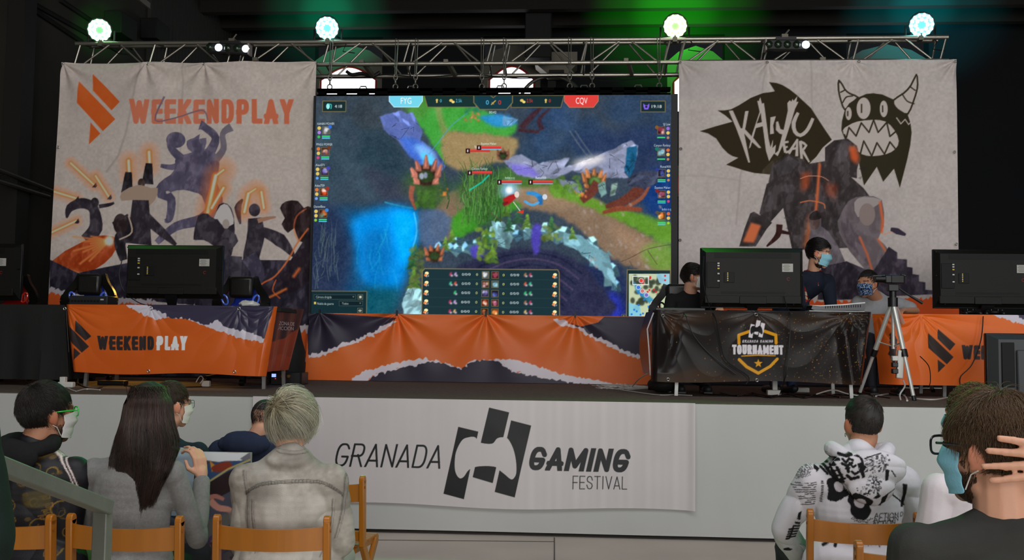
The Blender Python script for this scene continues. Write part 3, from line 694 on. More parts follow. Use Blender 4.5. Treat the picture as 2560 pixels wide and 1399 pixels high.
rb.poly(k2([(470, 860), (490, 850), (590, 910), (560, 945), (500, 1040), (410, 1040), (440, 940)]), AR); rb.poly(k2([(475, 910), (530, 925), (490, 1020), (430, 1015)]), (212, 108, 66), .95, soft=2)
limb(rb, k2([(630, 920), (620, 980), (560, 1040)]), [16, 14, 4], (52, 26, 22)); limb(rb, k2([(640, 960), (690, 970)]), [10, 6], (52, 26, 22))
rb.poly(k2([(790, 870), (830, 842), (860, 870), (860, 930), (900, 960), (990, 1120), (880, 1160), (790, 1060), (800, 960)]), (92, 84, 90), sm=2); rb.ell(k2([(822, 905)])[0], (14, 20), (84, 66, 62)); rb.poly(k2([(795, 868), (835, 842), (862, 872), (850, 890), (800, 895)]), (38, 30, 30), sm=2)
rb.poly(k2([(960, 880), (1010, 790), (1090, 765), (1190, 785), (1200, 930), (1170, 1000), (1230, 1060), (1140, 1180), (1060, 1120), (980, 1010), (950, 920)]), (98, 88, 92), sm=2)
rb.poly(k2([(1040, 800), (1090, 768), (1190, 785), (1140, 830), (1060, 880)]), (150, 140, 138), sm=2); rb.ell(k2([(1110, 865)])[0], (20, 28), (132, 116, 112)); rb.stroke(k2([(1180, 800), (1195, 900), (1190, 960)]), 6, (214, 96, 50), .9, soft=2)
rb.poly(k2([(960, 900), (1000, 880), (1040, 950), (1100, 1040), (1140, 1160), (1080, 1100), (1000, 1020)]), (86, 76, 82)); rb.stroke(k2([(1070, 990), (1110, 1080), (1135, 1160)]), 5, (216, 104, 60), .85, soft=2); rb.stroke(k2([(1170, 1000), (1215, 1070), (1205, 1110)]), 5, (216, 104, 60), .85, soft=2)
st_ = [(870, 1160), (1000, 1120), (1140, 1180), (1230, 1040), (1280, 1070), (1280, 1105), (1330, 1110), (1330, 1150), (1360, 1155), (1360, 1190), (1395, 1195), (1395, 1230), (1430, 1235), (1430, 1275), (1480, 1280), (1480, 1300), (860, 1330)]
rb.poly(k2(st_), (54, 46, 58)); rb.poly(k2([(860, 1150), (1000, 1120), (1100, 1200), (1050, 1330), (840, 1330)]), (36, 30, 40))
limb(rb, k2([(1240, 945), (1280, 955), (1325, 975)]), [8, 16, 6], (52, 44, 60)); rb.stroke(k2([(1200, 975), (1250, 960)]), 2, (220, 130, 90), .7)
_mask = np.zeros((rb.ny, rb.nx)); _G = rb.map([(1850, 350), (2350, 760)]); _keep = rb.img.copy(); painterly(rb, 112, 18, 15)
_X, _Z = np.meshgrid(np.arange(rb.nx), np.arange(rb.ny)); _L = np.array(rb.map(k2([(540, 620), (600, 560), (680, 530), (790, 570), (830, 560), (880, 490), (960, 450), (1055, 480), (1075, 560), (1060, 700), (1130, 760), (1220, 800), (1230, 1010), (1500, 1280), (1500, 1330), (300, 1330), (380, 1000)]))); _c = rb.cover(np.concatenate([_L, np.roll(_L, -1, 0)], 1)); rb.img = _keep+(rb.img-_keep)*_c[..., None]
e3 = torn([(1680, 738), (1850, 746), (2200, 742), (2330, 735), (2420, 738)], 6, 14, 8)
rb.poly(np.concatenate([e3+[0, 8], [(2420, 990), (1680, 990)]]), ORG)
e4 = torn([(1680, 890), (2000, 900), (2420, 890)], 6, 14, 9); rb.poly(np.concatenate([e4, [(2420, 990), (1680, 990)]]), (34, 30, 38))
TR = [(1.15, 4.65, 9, 0), (2.12, 4.65, 8, 1), (3.05, 4.65, 8, 2), (4.16, 4.65, 10, .4)]
tr_ = ties(TR, .028, .33)
rbo = thing('stage_banner', (2.65, 11.1, ST), 'large KAIYU WEAR banner with a horned creature hanging right of the screen', 'banner', 'big printed banners hanging from the truss')
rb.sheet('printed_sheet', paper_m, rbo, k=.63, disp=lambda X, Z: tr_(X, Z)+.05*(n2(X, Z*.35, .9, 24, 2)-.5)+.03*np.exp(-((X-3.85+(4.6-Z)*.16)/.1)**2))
eyelets('eyelet', [(1700, 156), (1918, 156), (2147, 154), (2388, 154), (1702, 372), (2386, 380), (1700, 600), (2390, 610)], rbo, 11.08)

# ---- orange skirt under the screen
sb = Canvas(10.99, -2.975, 1.03, ST+.004, 1.79, .007, ORG, foot=(-3.0, .93))
c2 = lambda L: np.array([(760+x/2.6667, 480+y/2.6667) for x, y in L])
sb.grain(5, 4, 5)
def tornband(cv, edge, width, dark_side, seed, dark=NAVY, amp=5):
    e = torn(edge, amp, 12, seed); cv.poly(np.concatenate([e+width, dark_side]), TORN); cv.poly(np.concatenate([torn(edge, amp, 12, seed+50), dark_side]), dark)
tornband(sb, c2([(620, 838), (480, 920), (330, 985), (205, 1030), (110, 1070), (30, 1082)]), np.array([2, 9]), c2([(20, 830), (40, 800)]), 1)
tornband(sb, c2([(400, 1275), (500, 1205), (640, 1172), (830, 1128), (900, 1132), (1050, 1185), (1100, 1140), (1200, 1120), (1290, 1125), (1400, 1195), (1600, 1235), (1800, 1262), (2050, 1290)]), np.array([0, -3]), c2([(2000, 1330), (400, 1330)]), 2)
sb.poly(torn(c2([(290, 1270), (400, 1195), (600, 1138), (820, 1102), (830, 1126), (640, 1172), (500, 1205), (400, 1275)]), 4, 12, 4, True), TORN)
sb.poly(torn(c2([(1270, 1112), (1400, 1115), (1600, 1175), (1800, 1228), (2000, 1265), (2150, 1285), (1950, 1290), (1600, 1240), (1400, 1198), (1300, 1128)]), 4, 12, 5, True), TORN)
tornband(sb, c2([(1700, 845), (1850, 905), (1890, 940), (2000, 985), (2180, 1075), (2400, 1120)]), np.array([-4, 7]), c2([(2420, 830), (2000, 830), (1960, 868), (1845, 895)]), 7)
sb.poly(torn(c2([(1660, 848), (1740, 850), (1760, 880), (1830, 905), (1700, 885)]), 3, 12, 9, True), TORN)
TS = [(at(993, 797, 11).x, 1.8, 9, 0), (at(1215, 797, 11).x, 1.8, 8, 1), (at(1438, 797, 11).x, 1.8, 8, 2.5), (at(800, 797, 11).x, 1.8, 7, 1)]
ts_ = ties(TS, .035, .4)
sbo = thing('screen_skirt', (-1, 10.99, ST), 'orange and black torn paper print hanging below the big screen', 'banner')
sb.sheet('printed_sheet', vinyl, sbo, k=.41, disp=lambda X, Z: ts_(X, Z)-.02*n2(X, Z, 1.6, 31, 2))
for x, z, _, _ in TS: MB().box((x, 10.97, 1.80), (.02, .02, .06)).build('tie', mat('black_plastic', (16, 16, 17), .5), sbo)

# ================================================================ the big LED screen
SY = 11.02; sx0, sx1, sz0, sz1 = -2.962, 1.046, 1.763, 4.257
sc = Canvas(SY, sx0, sx1, sz0, sz1, .0052, (50, 62, 76), foot=(-2.972, 1.05))
c1 = lambda L: np.array([(760+x/2.6667, 200+y/2.6667) for x, y in L])
X, Z = sc.XZ()
def blobs(seed, n, reg, col, rmin, rmax, a=.5, soft=6):
    r = np.random.default_rng(seed)
    for _ in range(n):
        cx, cy = r.uniform(reg[0], reg[2]), r.uniform(reg[1], reg[3]); s1, s2 = r.uniform(rmin, rmax, 2)
        c = np.array(col)*r.uniform(.75, 1.25); sc.ell((cx, cy), (s1, s2*.7), c, a*r.uniform(.5, 1), soft, r.uniform(0, 3))
blobs(1, 26, (790, 250, 960, 500), (50, 68, 80), 20, 60); blobs(2, 26, (1330, 260, 1670, 420), (40, 62, 92), 20, 70); blobs(3, 12, (800, 240, 1000, 300), (58, 68, 76), 20, 50)
# meadow, paths
k7 = lambda L: np.array([(775+x/1.3263, 200+y/1.3263) for x, y in L])
def land(L, col, soft=3, a=.95, amp=5, seed=1, sm=3): return sc.poly(torn(smooth_pts(k7(L), sm), amp, 14, seed, True), col, a, soft=soft)
def rock(L, base, n, seed, dirv=(1, -.5), lo=.55, hi=1.5, size=22, edge=True):
    # a block of stone: rough outline filled with flat facets, light from the upper left
    P = torn(k7(L), 2, 10, seed, True); m = sc.poly(P, base, 1, soft=.8); r = np.random.default_rng(seed); x0, y0 = P.min(0); x1, y1 = P.max(0)
    for i in range(n):
        cx, cy = r.uniform(x0, x1), r.uniform(y0, y1); s_ = size*r.uniform(.4, 1.1); an = math.atan2(dirv[1], dirv[0])+r.normal()*.25; d = np.array([math.cos(an), math.sin(an)]); q = np.array([-d[1], d[0]])
        w_ = s_*r.uniform(.25, .5); p = np.array([cx, cy]); f = r.uniform(lo, hi)*(1.15-.4*(cy-y0)/(y1-y0+1))
        sc.poly([p-d*s_, p-d*s_*.4+q*w_, p+d*s_*.7+q*w_*.8, p+d*s_, p+d*s_*.3-q*w_], np.clip(np.array(base)*f+(f > 1.15)*12, 0, 255), .7, soft=.7, within=m)
    for i in range(n//4):
        cx, cy = r.uniform(x0, x1), r.uniform(y0, y1); sc.put(sc.stroke([(cx, cy), (cx+r.normal()*9, cy+r.normal()*9), (cx+r.normal()*16, cy+r.normal()*16)], 1.2, None)*m, np.array(base)*.4, .7)
    return m
land([(330, 95), (370, 55), (545, 55), (560, 90), (640, 125), (690, 150), (655, 190), (560, 182), (470, 175), (440, 225), (455, 280), (425, 260), (398, 200), (350, 135)], (62, 150, 56), 4, seed=2); land([(300, 60), (400, 55), (390, 110), (340, 130)], (70, 120, 50), 8, .7)
land([(410, 70), (430, 75), (445, 140), (470, 180), (445, 190), (425, 140)], (130, 130, 80), 3, .7, 2); land([(440, 185), (490, 172), (640, 185), (690, 205), (665, 265), (600, 275), (520, 300), (455, 285), (436, 240)], (146, 124, 84), 4, seed=3)
land([(480, 365), (560, 335), (700, 335), (850, 350), (960, 400), (1060, 480), (1192, 560), (1196, 650), (1080, 625), (1000, 590), (900, 500), (800, 440), (700, 425), (600, 400), (560, 440), (480, 520), (430, 540), (395, 480), (430, 400)], (124, 102, 82), 4, seed=4)
land([(620, 345), (800, 350), (900, 400), (820, 420), (680, 400)], (146, 122, 96), 9, .7); land([(1000, 470), (1120, 540), (1190, 620), (1060, 580)], (150, 120, 96), 9, .6)
land([(470, 460), (555, 400), (640, 385), (705, 420), (620, 450), (540, 500), (480, 525)], (58, 134, 36), 4, seed=5); land([(805, 335), (900, 370), (1000, 420), (1192, 470), (1196, 545), (1100, 505), (1000, 455), (880, 405), (800, 380)], (88, 134, 40), 4, seed=6)
land([(1100, 560), (1195, 530), (1196, 640), (1130, 620)], (96, 140, 52), 8, .8); land([(430, 400), (470, 350), (660, 300), (640, 460), (560, 480), (450, 330)], (46, 88, 44), 14, .8); land([(290, 330), (400, 300), (450, 400), (350, 420)], (58, 86, 38), 9, .8); land([(640, 290), (800, 310), (800, 350), (650, 345)], (66, 104, 44), 6, .8)
sc.ell(k7([(690, 345)])[0], (70, 8), (60, 110, 40), .5, 5)
# pool and deep blues
land([(60, 440), (190, 425), (300, 405), (352, 430), (357, 500), (340, 580), (322, 640), (300, 720), (250, 760), (150, 790), (40, 790), (90, 600)], (18, 74, 116), 14, .9)
land([(130, 470), (210, 435), (300, 412), (350, 435), (356, 500), (340, 565), (322, 625), (296, 690), (230, 700), (170, 650), (150, 560)], (4, 132, 214), 12, .95); land([(270, 440), (345, 440), (352, 510), (330, 590), (300, 610), (280, 520)], (0, 164, 252), 10, .9)
land([(170, 520), (250, 500), (270, 600), (230, 690), (180, 640)], (8, 100, 166), 10, .75); land([(150, 700), (290, 690), (270, 780), (140, 785)], (14, 78, 92), 10, .85); land([(5, 440), (100, 430), (140, 560), (120, 700), (80, 790), (5, 790)], (34, 44, 70), 14, .9)
for i_ in range(30):
    r_ = random.Random(i_+40); x = r_.uniform(150, 320); y = r_.uniform(460, 640); sc.stroke(k7([(x, y), (x+r_.uniform(-12, 16), y+30), (x+r_.uniform(-24, 16), y+70)]), 2.2, [(30, 170, 200), (10, 90, 150)][i_ % 2], .3, soft=2.4, sm=3)
sc.stroke(k7([(250, 405), (290, 415), (340, 425)]), 4, (30, 150, 190), .8, soft=2, sm=4); sc.stroke(k7([(345, 440), (354, 500), (340, 560)]), 3, (120, 220, 255), .6, soft=3, sm=4)
land([(860, 200), (1190, 160), (1195, 330), (1080, 320)], (34, 48, 80), 14, .8); land([(1090, 330), (1196, 300), (1196, 450), (1120, 440)], (16, 50, 110), 9, .9); land([(870, 640), (1000, 600), (1060, 700), (1040, 785), (840, 785)], (30, 40, 76), 8, .95)
land([(960, 740), (1010, 700), (1040, 785), (950, 785)], (40, 50, 190), 9, .7); land([(200, 160), (300, 230), (330, 330), (230, 340), (150, 260)], (34, 56, 66), 12, .7); land([(360, 440), (430, 430), (470, 470), (440, 540), (380, 560)], (70, 92, 124), 5, .9); land([(180, 280), (330, 350), (350, 420), (220, 380)], (52, 56, 72), 8, .7)
# stone
rock([(232, 120), (300, 100), (322, 112), (342, 108), (372, 170), (365, 200), (420, 238), (450, 285), (440, 300), (385, 300), (330, 250), (290, 200), (245, 165)], (84, 100, 160), 60, 14, (.6, .9)); land([(300, 190), (360, 200), (410, 250), (400, 300), (330, 250)], (54, 100, 200), 5, .75); land([(345, 215), (395, 225), (420, 265), (395, 290)], (130, 190, 236), 5, .7); land([(370, 240), (410, 262), (385, 310)], (70, 200, 250), 4, .85)
rock([(640, 265), (700, 245), (740, 268), (758, 280), (772, 272), (860, 258), (842, 290), (940, 258), (1030, 216), (1066, 200), (1088, 218), (1080, 265), (1040, 305), (1060, 325), (950, 322), (870, 300), (815, 325), (760, 330), (685, 312)], (128, 134, 160), 90, 15, (1, -.3)); rock([(1050, 225), (1085, 215), (1082, 262), (1060, 330), (1045, 300)], (26, 84, 120), 10, 16, (.2, 1))
sc.ell(k7([(925, 268)])[0], (42, 9), (250, 240, 232), .85, soft=8, rot=-.22); land([(655, 275), (735, 290), (755, 320), (690, 312)], (110, 96, 206), 4, .7); rock([(820, 325), (890, 345), (905, 375), (850, 370)], (112, 122, 136), 14, 17)
# sunken ring with stone blocks around it
land([(470, 640), (560, 590), (680, 560), (800, 565), (900, 610), (960, 680), (985, 785), (440, 785)], (40, 42, 66), 3, 1)
for k_ in range(7): sc.stroke(k7([(560+k_*14, 620+k_*18), (640+k_*8, 585+k_*20), (740, 572+k_*20), (830-k_*6, 592+k_*20), (900-k_*10, 640+k_*18)]), 5, (66, 58, 84) if k_ % 2 else (28, 32, 54), .85, soft=1.2, sm=4)
arc = smooth_pts(np.array([(440, 575), (500, 555), (560, 560), (640, 520), (700, 520), (770, 510), (840, 530), (920, 570), (980, 640), (1020, 710)]), 8, False); r7 = np.random.default_rng(77)
for i_ in range(0, len(arc)-1, 2):
    x, y = arc[i_]+r7.normal(size=2)*7; t = i_/len(arc); an = -1.35+t*1.5+r7.normal()*.2; s_ = r7.uniform(26, 44); d = np.array([math.sin(an), -math.cos(an)]); q = np.array([d[1], -d[0]])*-1; p = np.array([x, y]); w_ = s_*r7.uniform(.45, .7)
    B_ = np.array([(92, 136, 152), (76, 118, 142), (108, 150, 160)][i_ % 3]); A1, A2, B1, B2 = p+d*s_-q*w_*.7, p+d*s_*.9+q*w_*.6, p-q*w_, p+q*w_*1.1
    sc.poly(k7([A1, A2, B2, B1]), B_*.8, 1, soft=.6); sc.poly(k7([A1, p+d*s_*1.15, A2, p+d*s_*.62]), np.clip(B_*1.5+24, 0, 250), .95, soft=.6); sc.poly(k7([A2, B2, p+q*w_*.3-d*3, p+d*s_*.6+q*w_*.1]), B_*.5, .85, soft=.6)
    for j_ in range(4): a_, b_ = p+r7.normal(size=2)*s_*.4, p+r7.normal(size=2)*s_*.5; sc.stroke(k7([a_, b_]), 1.1, B_*.4, .6)
rock([(840, 505), (900, 515), (960, 560), (1010, 590), (985, 560), (1020, 690), (990, 660), (940, 610), (880, 560), (840, 545)], (104, 146, 158), 40, 19, (.7, .7)); rock([(600, 460), (640, 470), (670, 520), (660, 560), (620, 550)], (116, 160, 168), 26, 20, (.3, 1)); rock([(305, 740), (325, 690), (350, 670), (372, 700), (372, 780), (310, 775)], (150, 196, 206), 24, 21, (.8, -.6))
for P in ([(735, 490), (765, 480), (760, 560), (740, 575)], [(530, 560), (560, 545), (575, 580), (545, 590)]): land(P, (74, 62, 166), 2, .9, 3)
# woods
def tree(x, y, s_, c, seed):
    r = np.random.default_rng(seed)
    for j in range(4):
        yy = y+s_*(-.9+j*.5); w_ = s_*(.28+.2*j); sc.poly(torn(k7([(x, yy-s_*.45), (x+w_, yy+s_*.35), (x, yy+s_*.22), (x-w_, yy+s_*.38)]), 2, 16, seed+j, True), np.array(c)*(1.25-.16*j), .95, soft=.7)
for i_, (x, y, s_) in enumerate(((610, 445, 26), (650, 430, 24), (690, 450, 30), (720, 470, 24), (585, 530, 34), (605, 580, 30), (660, 480, 24), (450, 545, 22), (340, 600, 30), (345, 660, 34), (350, 570, 24), (870, 510, 20), (800, 480, 22), (470, 520, 20))): tree(x, y, s_, [(52, 98, 54), (84, 124, 44), (48, 90, 62), (96, 132, 50)][i_ % 4], i_*7)
blobs(11, 46, (1192, 570, 1240, 650), (100, 130, 46), 4, 10, .85, 1.2); blobs(14, 40, (1025, 620, 1060, 720), (78, 92, 50), 4, 10, .8, 1.2); blobs(15, 30, (1040, 470, 1085, 520), (58, 92, 38), 5, 12, .8, 2); blobs(16, 40, (1385, 440, 1480, 490), (86, 126, 46), 4, 11, .8, 1.5); blobs(12, 20, (1355, 565, 1400, 600), (92, 110, 50), 4, 10, .8, 1.5)
for i_ in range(150):   # reeds
    r_ = random.Random(i_+300); x = r_.gauss(560, 42); y = r_.uniform(330, 480); l_ = r_.uniform(30, 85); g_ = r_.uniform(.55, 1.25); sc.stroke(k7([(x, y), (x+r_.uniform(-9, 9), y-l_*.6), (x+r_.uniform(-26, 26), y-l_)]), 3.2, (70*g_, 112*g_, 54*g_), .85, soft=.5, taper=True, sm=3)
for i_ in range(30):
    r_ = random.Random(i_+400); x = r_.uniform(785, 850); y = r_.uniform(600, 725); l_ = r_.uniform(30, 80); sc.stroke([(x, y), (x+r_.uniform(-5, 8), y-l_*.6), (x+r_.uniform(-14, 20), y-l_)], 2.5, (72, 88, 92), .7, soft=.6, taper=True, sm=3)
# stumps and roots
def stump(c, s_, col, seed, spikes=7):
    r = np.random.default_rng(seed); sc.ell(k7([c])[0], (s_*.9/1.3, s_*.75/1.3), np.array(col)*.35, 1, 2)
    for i in range(spikes):
        t = PI*.80+i/(spikes-1)*PI*1.4; p = (c[0]+s_*.85*math.cos(t), c[1]+s_*.7*math.sin(t)); h_ = s_*(.35+.35*r.random())*(1.2 if math.sin(t) < .2 else .5); e = (p[0]+s_*.25*math.cos(t), p[1]-h_)
        limb(sc, k7([(p[0], p[1]+s_*.25), p, e]), [s_*.36, s_*.34, s_*.10], np.array(col)*r.uniform(.8, 1.2), 2); limb(sc, k7([(p[0]-2, p[1]+s_*.1), (e[0]-1, e[1]+4)]), [s_*.08, s_*.05], np.array(col)*1.4, 2)
    sc.ell(k7([(c[0], c[1]+s_*.1)])[0], (s_*.55/1.3, s_*.42/1.3), (44, 66, 36), .95, 2)
stump((385, 315), 46, (150, 92, 78), 1); stump((942, 335), 36, (156, 98, 60), 2); stump((412, 580), 30, (146, 86, 60), 3, 6); stump((640, 250), 20, (116, 72, 58), 4, 5)
sc.ell((1054, 440), (6, 8), (150, 156, 176), .9, 1); sc.ell((1064, 438), (5, 8), (130, 136, 160), .9, 1); limb(sc, k7([(340, 350), (335, 385), (350, 430)]), [14, 11, 4], (140, 78, 62)); sc.ell(k7([(945, 335)])[0], (14, 12), (96, 140, 70), .8, 3)
limb(sc, k7([(900, 400), (930, 375), (955, 340)]), [16, 22, 26], (96, 50, 42)); limb(sc, k7([(980, 420), (1040, 400), (1090, 360), (1080, 320)]), [10, 22, 30, 22], (96, 50, 40)); limb(sc, k7([(970, 440), (1030, 425), (1100, 430)]), [8, 14, 10], (120, 62, 44)); limb(sc, k7([(1050, 420), (1100, 390), (1130, 340)]), [8, 10, 6], (130, 74, 54))
rock([(1045, 330), (1100, 300), (1170, 300), (1180, 330), (1110, 360), (1060, 350)], (52, 58, 78), 20, 23); rock([(955, 345), (975, 335), (985, 375), (965, 390)], (106, 140, 136), 8, 24); rock([(1000, 345), (1020, 340), (1012, 380), (995, 385)], (120, 146, 136), 8, 25)
blobs(17, 12, (1100, 470, 1122, 490), (216, 120, 50), 2, 4, .9, 1); blobs(18, 12, (1436, 476, 1466, 492), (216, 120, 60), 2, 4, .9, 1); blobs(19, 16, (1160, 280, 1200, 305), (200, 100, 70), 2, 5, .9, 1); blobs(20, 10, (1165, 262, 1200, 280), (40, 110, 90), 5, 12, .7, 2)
land([(560, 120), (640, 115), (690, 140), (640, 155), (600, 150)], (40, 130, 200), 3, .9); rock([(640, 120), (690, 130), (670, 150), (640, 150)], (90, 140, 180), 8, 26)
limb(sc, k7([(700, 160), (735, 120), (770, 90)]), [16, 14, 6], (60, 38, 46)); limb(sc, k7([(770, 165), (760, 130), (795, 95)]), [14, 10, 4], (56, 36, 46)); limb(sc, k7([(690, 165), (760, 172)]), [8, 8], (60, 38, 46))
for i_ in range(26):
    r_ = random.Random(i_+500); x = r_.uniform(900, 1160); y = r_.uniform(400, 620); sc.poly(k7([(x, y), (x+9, y+3), (x+12, y+12), (x+4, y+14)]), (146, 134, 128), .6, soft=.8)
for P in ([(1010, 610), (1060, 590), (1120, 560), (1196, 545)], [(1060, 600), (1100, 660), (1190, 690)], [(1120, 565), (1150, 610)], [(640, 470), (600, 440)]): sc.stroke(k7(P), 2.2, (84, 68, 58), .7, sm=4)
sc.stroke(k7([(395, 245), (430, 200), (470, 150), (520, 110)]), 2.4, (70, 140, 180), .7, soft=1, sm=4)
for x_ in (880, 862): sc.stroke(k7([(x_, 170), (x_+30, 215), (x_+62, 258)]), 3, (120, 124, 120), .45, soft=2.5)
sc.img = np.clip((sc.img-70)*1.12+78, 0, 255)
# two small fighters and a spell
sc.ell((1273, 475), (22, 22), (150, 210, 255), .8, soft=8); sc.ell((1273, 475), (9, 9), (250, 255, 255), 1, soft=2)
limb(sc, [(1262, 506), (1276, 496), (1290, 488)], [20, 18, 8], (176, 34, 36)); limb(sc, [(1258, 512), (1270, 505)], [10, 4], (120, 20, 30)); sc.ell((1292, 486), (6, 8), (230, 210, 200)); sc.stroke([(1284, 505), (1304, 532)], 2, (220, 210, 200)); sc.poly([(1292, 530), (1310, 524), (1308, 534)], (210, 60, 40))
limb(sc, [(1316, 482), (1336, 484), (1352, 494)], [7, 10, 14], (50, 140, 210)); limb(sc, [(1350, 490), (1352, 512)], [14, 9], (40, 110, 180)); sc.stroke([(1312, 503), (1330, 512), (1346, 506)], 6, (80, 170, 235), .9, sm=3); sc.ell((1362, 492), (6, 7), (210, 220, 230)); sc.stroke([(1174, 475), (1205, 455), (1222, 438)], 4, (30, 190, 160), .9)
sc.grain(9, 60, 6, 2); sc.grain(9, 11, 7, 3)
# ---- overlay panels, bars and writing
PAN = (22, 44, 48); GOLD = (128, 112, 70); W_ = (236, 246, 246); CY = (90, 200, 240); RD = (232, 60, 56)
def panel(P, fill, edge=GOLD, a=.94, wd=2): sc.poly(P, fill, a); sc.stroke(P, wd, edge, .9, closed=True)
panel(c1([(568, 98), (790, 98), (790, 140), (762, 180), (600, 180), (568, 142)]), (120, 222, 250), edge=(196, 236, 250)); sc.text('FYG', c1([(645, 158)])[0], c1([(716, 158)])[0], 15, (250, 252, 255), bold=.05)
panel(c1([(802, 102), (1132, 102), (1148, 180), (824, 180)]), PAN); panel(c1([(1388, 102), (1734, 102), (1712, 182), (1380, 182)]), PAN)
panel(c1([(1132, 100), (1390, 100), (1390, 150), (1350, 196), (1172, 196), (1132, 150)]), (20, 58, 70), wd=2.6); sc.stroke(c1([(1240, 100), (1262, 118), (1284, 100)]), 2, GOLD)
panel(c1([(1736, 98), (1962, 98), (1962, 140), (1930, 182), (1770, 182), (1736, 142)]), (234, 66, 60), edge=(180, 120, 90)); sc.text('CQV', c1([(1812, 158)])[0], c1([(1890, 158)])[0], 15, (252, 240, 240), bold=.05)
def T1(t, x0, x1, y, h, col, b=.02): sc.text(t, c1([(x0, y)])[0], c1([(x1, y)])[0], h/2.6667, col, bold=b)
T1('0', 906, 918, 148, 20, CY); T1('2.5k', 1012, 1054, 148, 22, CY); T1('0', 1213, 1232, 163, 28, CY, .03); T1('0', 1295, 1314, 163, 28, RD, .03); T1('2.5k', 1484, 1526, 148, 22, RD); T1('0', 1632, 1645, 148, 20, RD)
T1('00:42', 1234, 1282, 222, 15, W_)
YL = (226, 196, 100)
for x in (886, 1612): sc.poly(c1([(x-9, 132), (x, 124), (x+9, 132), (x+5, 138), (x+5, 152), (x-5, 152), (x-5, 138)]), YL)
for x in (980, 1452): sc.ell(c1([(x, 136)])[0], (4.5, 3.6), YL); sc.ell(c1([(x+14, 146)])[0], (4, 3.2), (240, 216, 130))
sc.stroke(c1([(1250, 162), (1276, 138)]), 3, (190, 160, 80)); sc.stroke(c1([(1254, 150), (1264, 160)]), 2, (190, 160, 80))
panel(c1([(125, 140), (280, 140), (278, 210), (123, 210)]), (24, 44, 46)); T1('4:18', 205, 253, 185, 20, W_); panel(c1([(2246, 140), (2408, 140), (2408, 212), (2246, 212)]), (24, 44, 50)); T1('19:18', 2318, 2384, 186, 20, W_)
sc.ell(c1([(160, 175)])[0], (4.5, 7), (150, 240, 236)); sc.stroke(c1([(165, 160), (182, 165), (180, 190)]), 2.5, (60, 190, 190), sm=3)
sc.poly(c1([(2262, 155), (2275, 168), (2290, 168), (2302, 155), (2302, 175), (2294, 196), (2270, 196), (2262, 175)]), (130, 96, 230)); sc.ell(c1([(2282, 178)])[0], (3, 3), (40, 30, 80))
def icon(x, y, s, cols, seed):
    r = np.random.default_rng(seed); sc.rect(x, y, x+s, y+s, np.array(cols[0])*.4)
    for i in range(7): c = np.array(cols[i % len(cols)])*r.uniform(.8, 1.15); sc.ell((x+s*r.uniform(.25, .75), y+s*r.uniform(.25, .8)), (s*r.uniform(.12, .26), s*r.uniform(.12, .3)), np.clip(c, 0, 255), .85, .6, r.uniform(0, 3))
    sc.stroke([(x, y), (x+s, y), (x+s, y+s), (x, y+s)], 1.3, (120, 104, 62), closed=True)
PALS = [((220, 226, 230), (90, 100, 110), (250, 250, 250)), ((190, 120, 90), (90, 80, 160), (230, 200, 180)), ((120, 110, 180), (60, 50, 90), (200, 200, 240)), ((230, 80, 40), (240, 200, 180), (250, 240, 230)), ((150, 70, 40), (226, 120, 60), (90, 150, 130)),
        ((170, 70, 90), (230, 180, 180), (120, 40, 60)), ((170, 226, 240), (220, 246, 250), (90, 160, 190)), ((70, 80, 150), (120, 140, 220), (40, 40, 80)), ((180, 90, 110), (250, 200, 200), (110, 50, 90)), ((240, 140, 60), (230, 90, 50), (250, 220, 160))]
left = [('KANEKI POWER', 794, 836, 312, 806, 316), ('PINGU POWER', 791, 831, 363.5, 804, 368), ('Alex571', 789, 811, 415, 802, 419), ('Adas759', 787, 811, 466.5, 800, 470), ('DanielBito', 785, 813, 519, 798, 524)]
for i_, (t_, xa, xb, yb, xi, yi) in enumerate(left):
    sc.text(t_, (xa, yb), (xb, yb), 5.6, W_, bold=.03); icon(xi, yi, 19, PALS[i_], 30+i_)
    sc.ell((xi-8, yi+4), (4.5, 4.5), YL if i_ % 2 == 0 else (214, 120, 60)); sc.ell((xi-8, yi+15), (4.3, 4.5), (170, 130, 220) if i_ == 0 else YL); sc.ell((xi-9, yi+26), (3.6, 3.6), [(60, 190, 80), (210, 70, 130), (100, 160, 240), (120, 160, 230), (140, 200, 60)][i_])
    sc.ell((xi+19, yi+1), (4.6, 4.6), [(50, 110, 220), (110, 60, 40), (70, 70, 180), (160, 50, 40), (60, 130, 210)][i_])
    sc.rect(xi-1, yi+23, xi+19, yi+26, (70, 220, 120)); sc.rect(xi-1, yi+27.5, xi+19, yi+30.5, (80, 200, 230))
right = [('SJ Law', 1658, 1676, 313, 1644, 317), ('Canyon Fanboy', 1635, 1676, 366, 1644, 371), ('RuxalXIII', 1651, 1676, 419, 1645, 423), ('Espetos Maker', 1637, 1676, 471.5, 1645, 476), ('bobo o q', 1655, 1677, 525.5, 1645, 530)]
for i_, (t_, xa, xb, yb, xi, yi) in enumerate(right):
    sc.text(t_, (xa, yb), (xb, yb), 5.6, W_, bold=.03); icon(xi, yi, 18, PALS[5+i_], 60+i_)
    sc.ell((xi+26, yi+4), (4.3, 4.3), YL if i_ in (2, 3) else (150, 110, 210) if i_ == 0 else (220, 110, 60)); sc.ell((xi+26, yi+15), (4.3, 4.3), YL); sc.ell((xi+26, yi+27), (3.4, 3.4), [(190, 130, 90), (190, 130, 90), (190, 130, 90), (210, 70, 110), (150, 210, 60)][i_])
    sc.ell((xi-2, yi+1), (4.6, 4.6), [(130, 90, 40), (30, 120, 100), (50, 60, 140), (130, 40, 40), (90, 80, 70)][i_])
    sc.rect(xi-1, yi+25, xi+19, yi+28, (70, 220, 120)); i_ > 1 and sc.rect(xi-1, yi+29.5, xi+19, yi+32, (80, 200, 230))
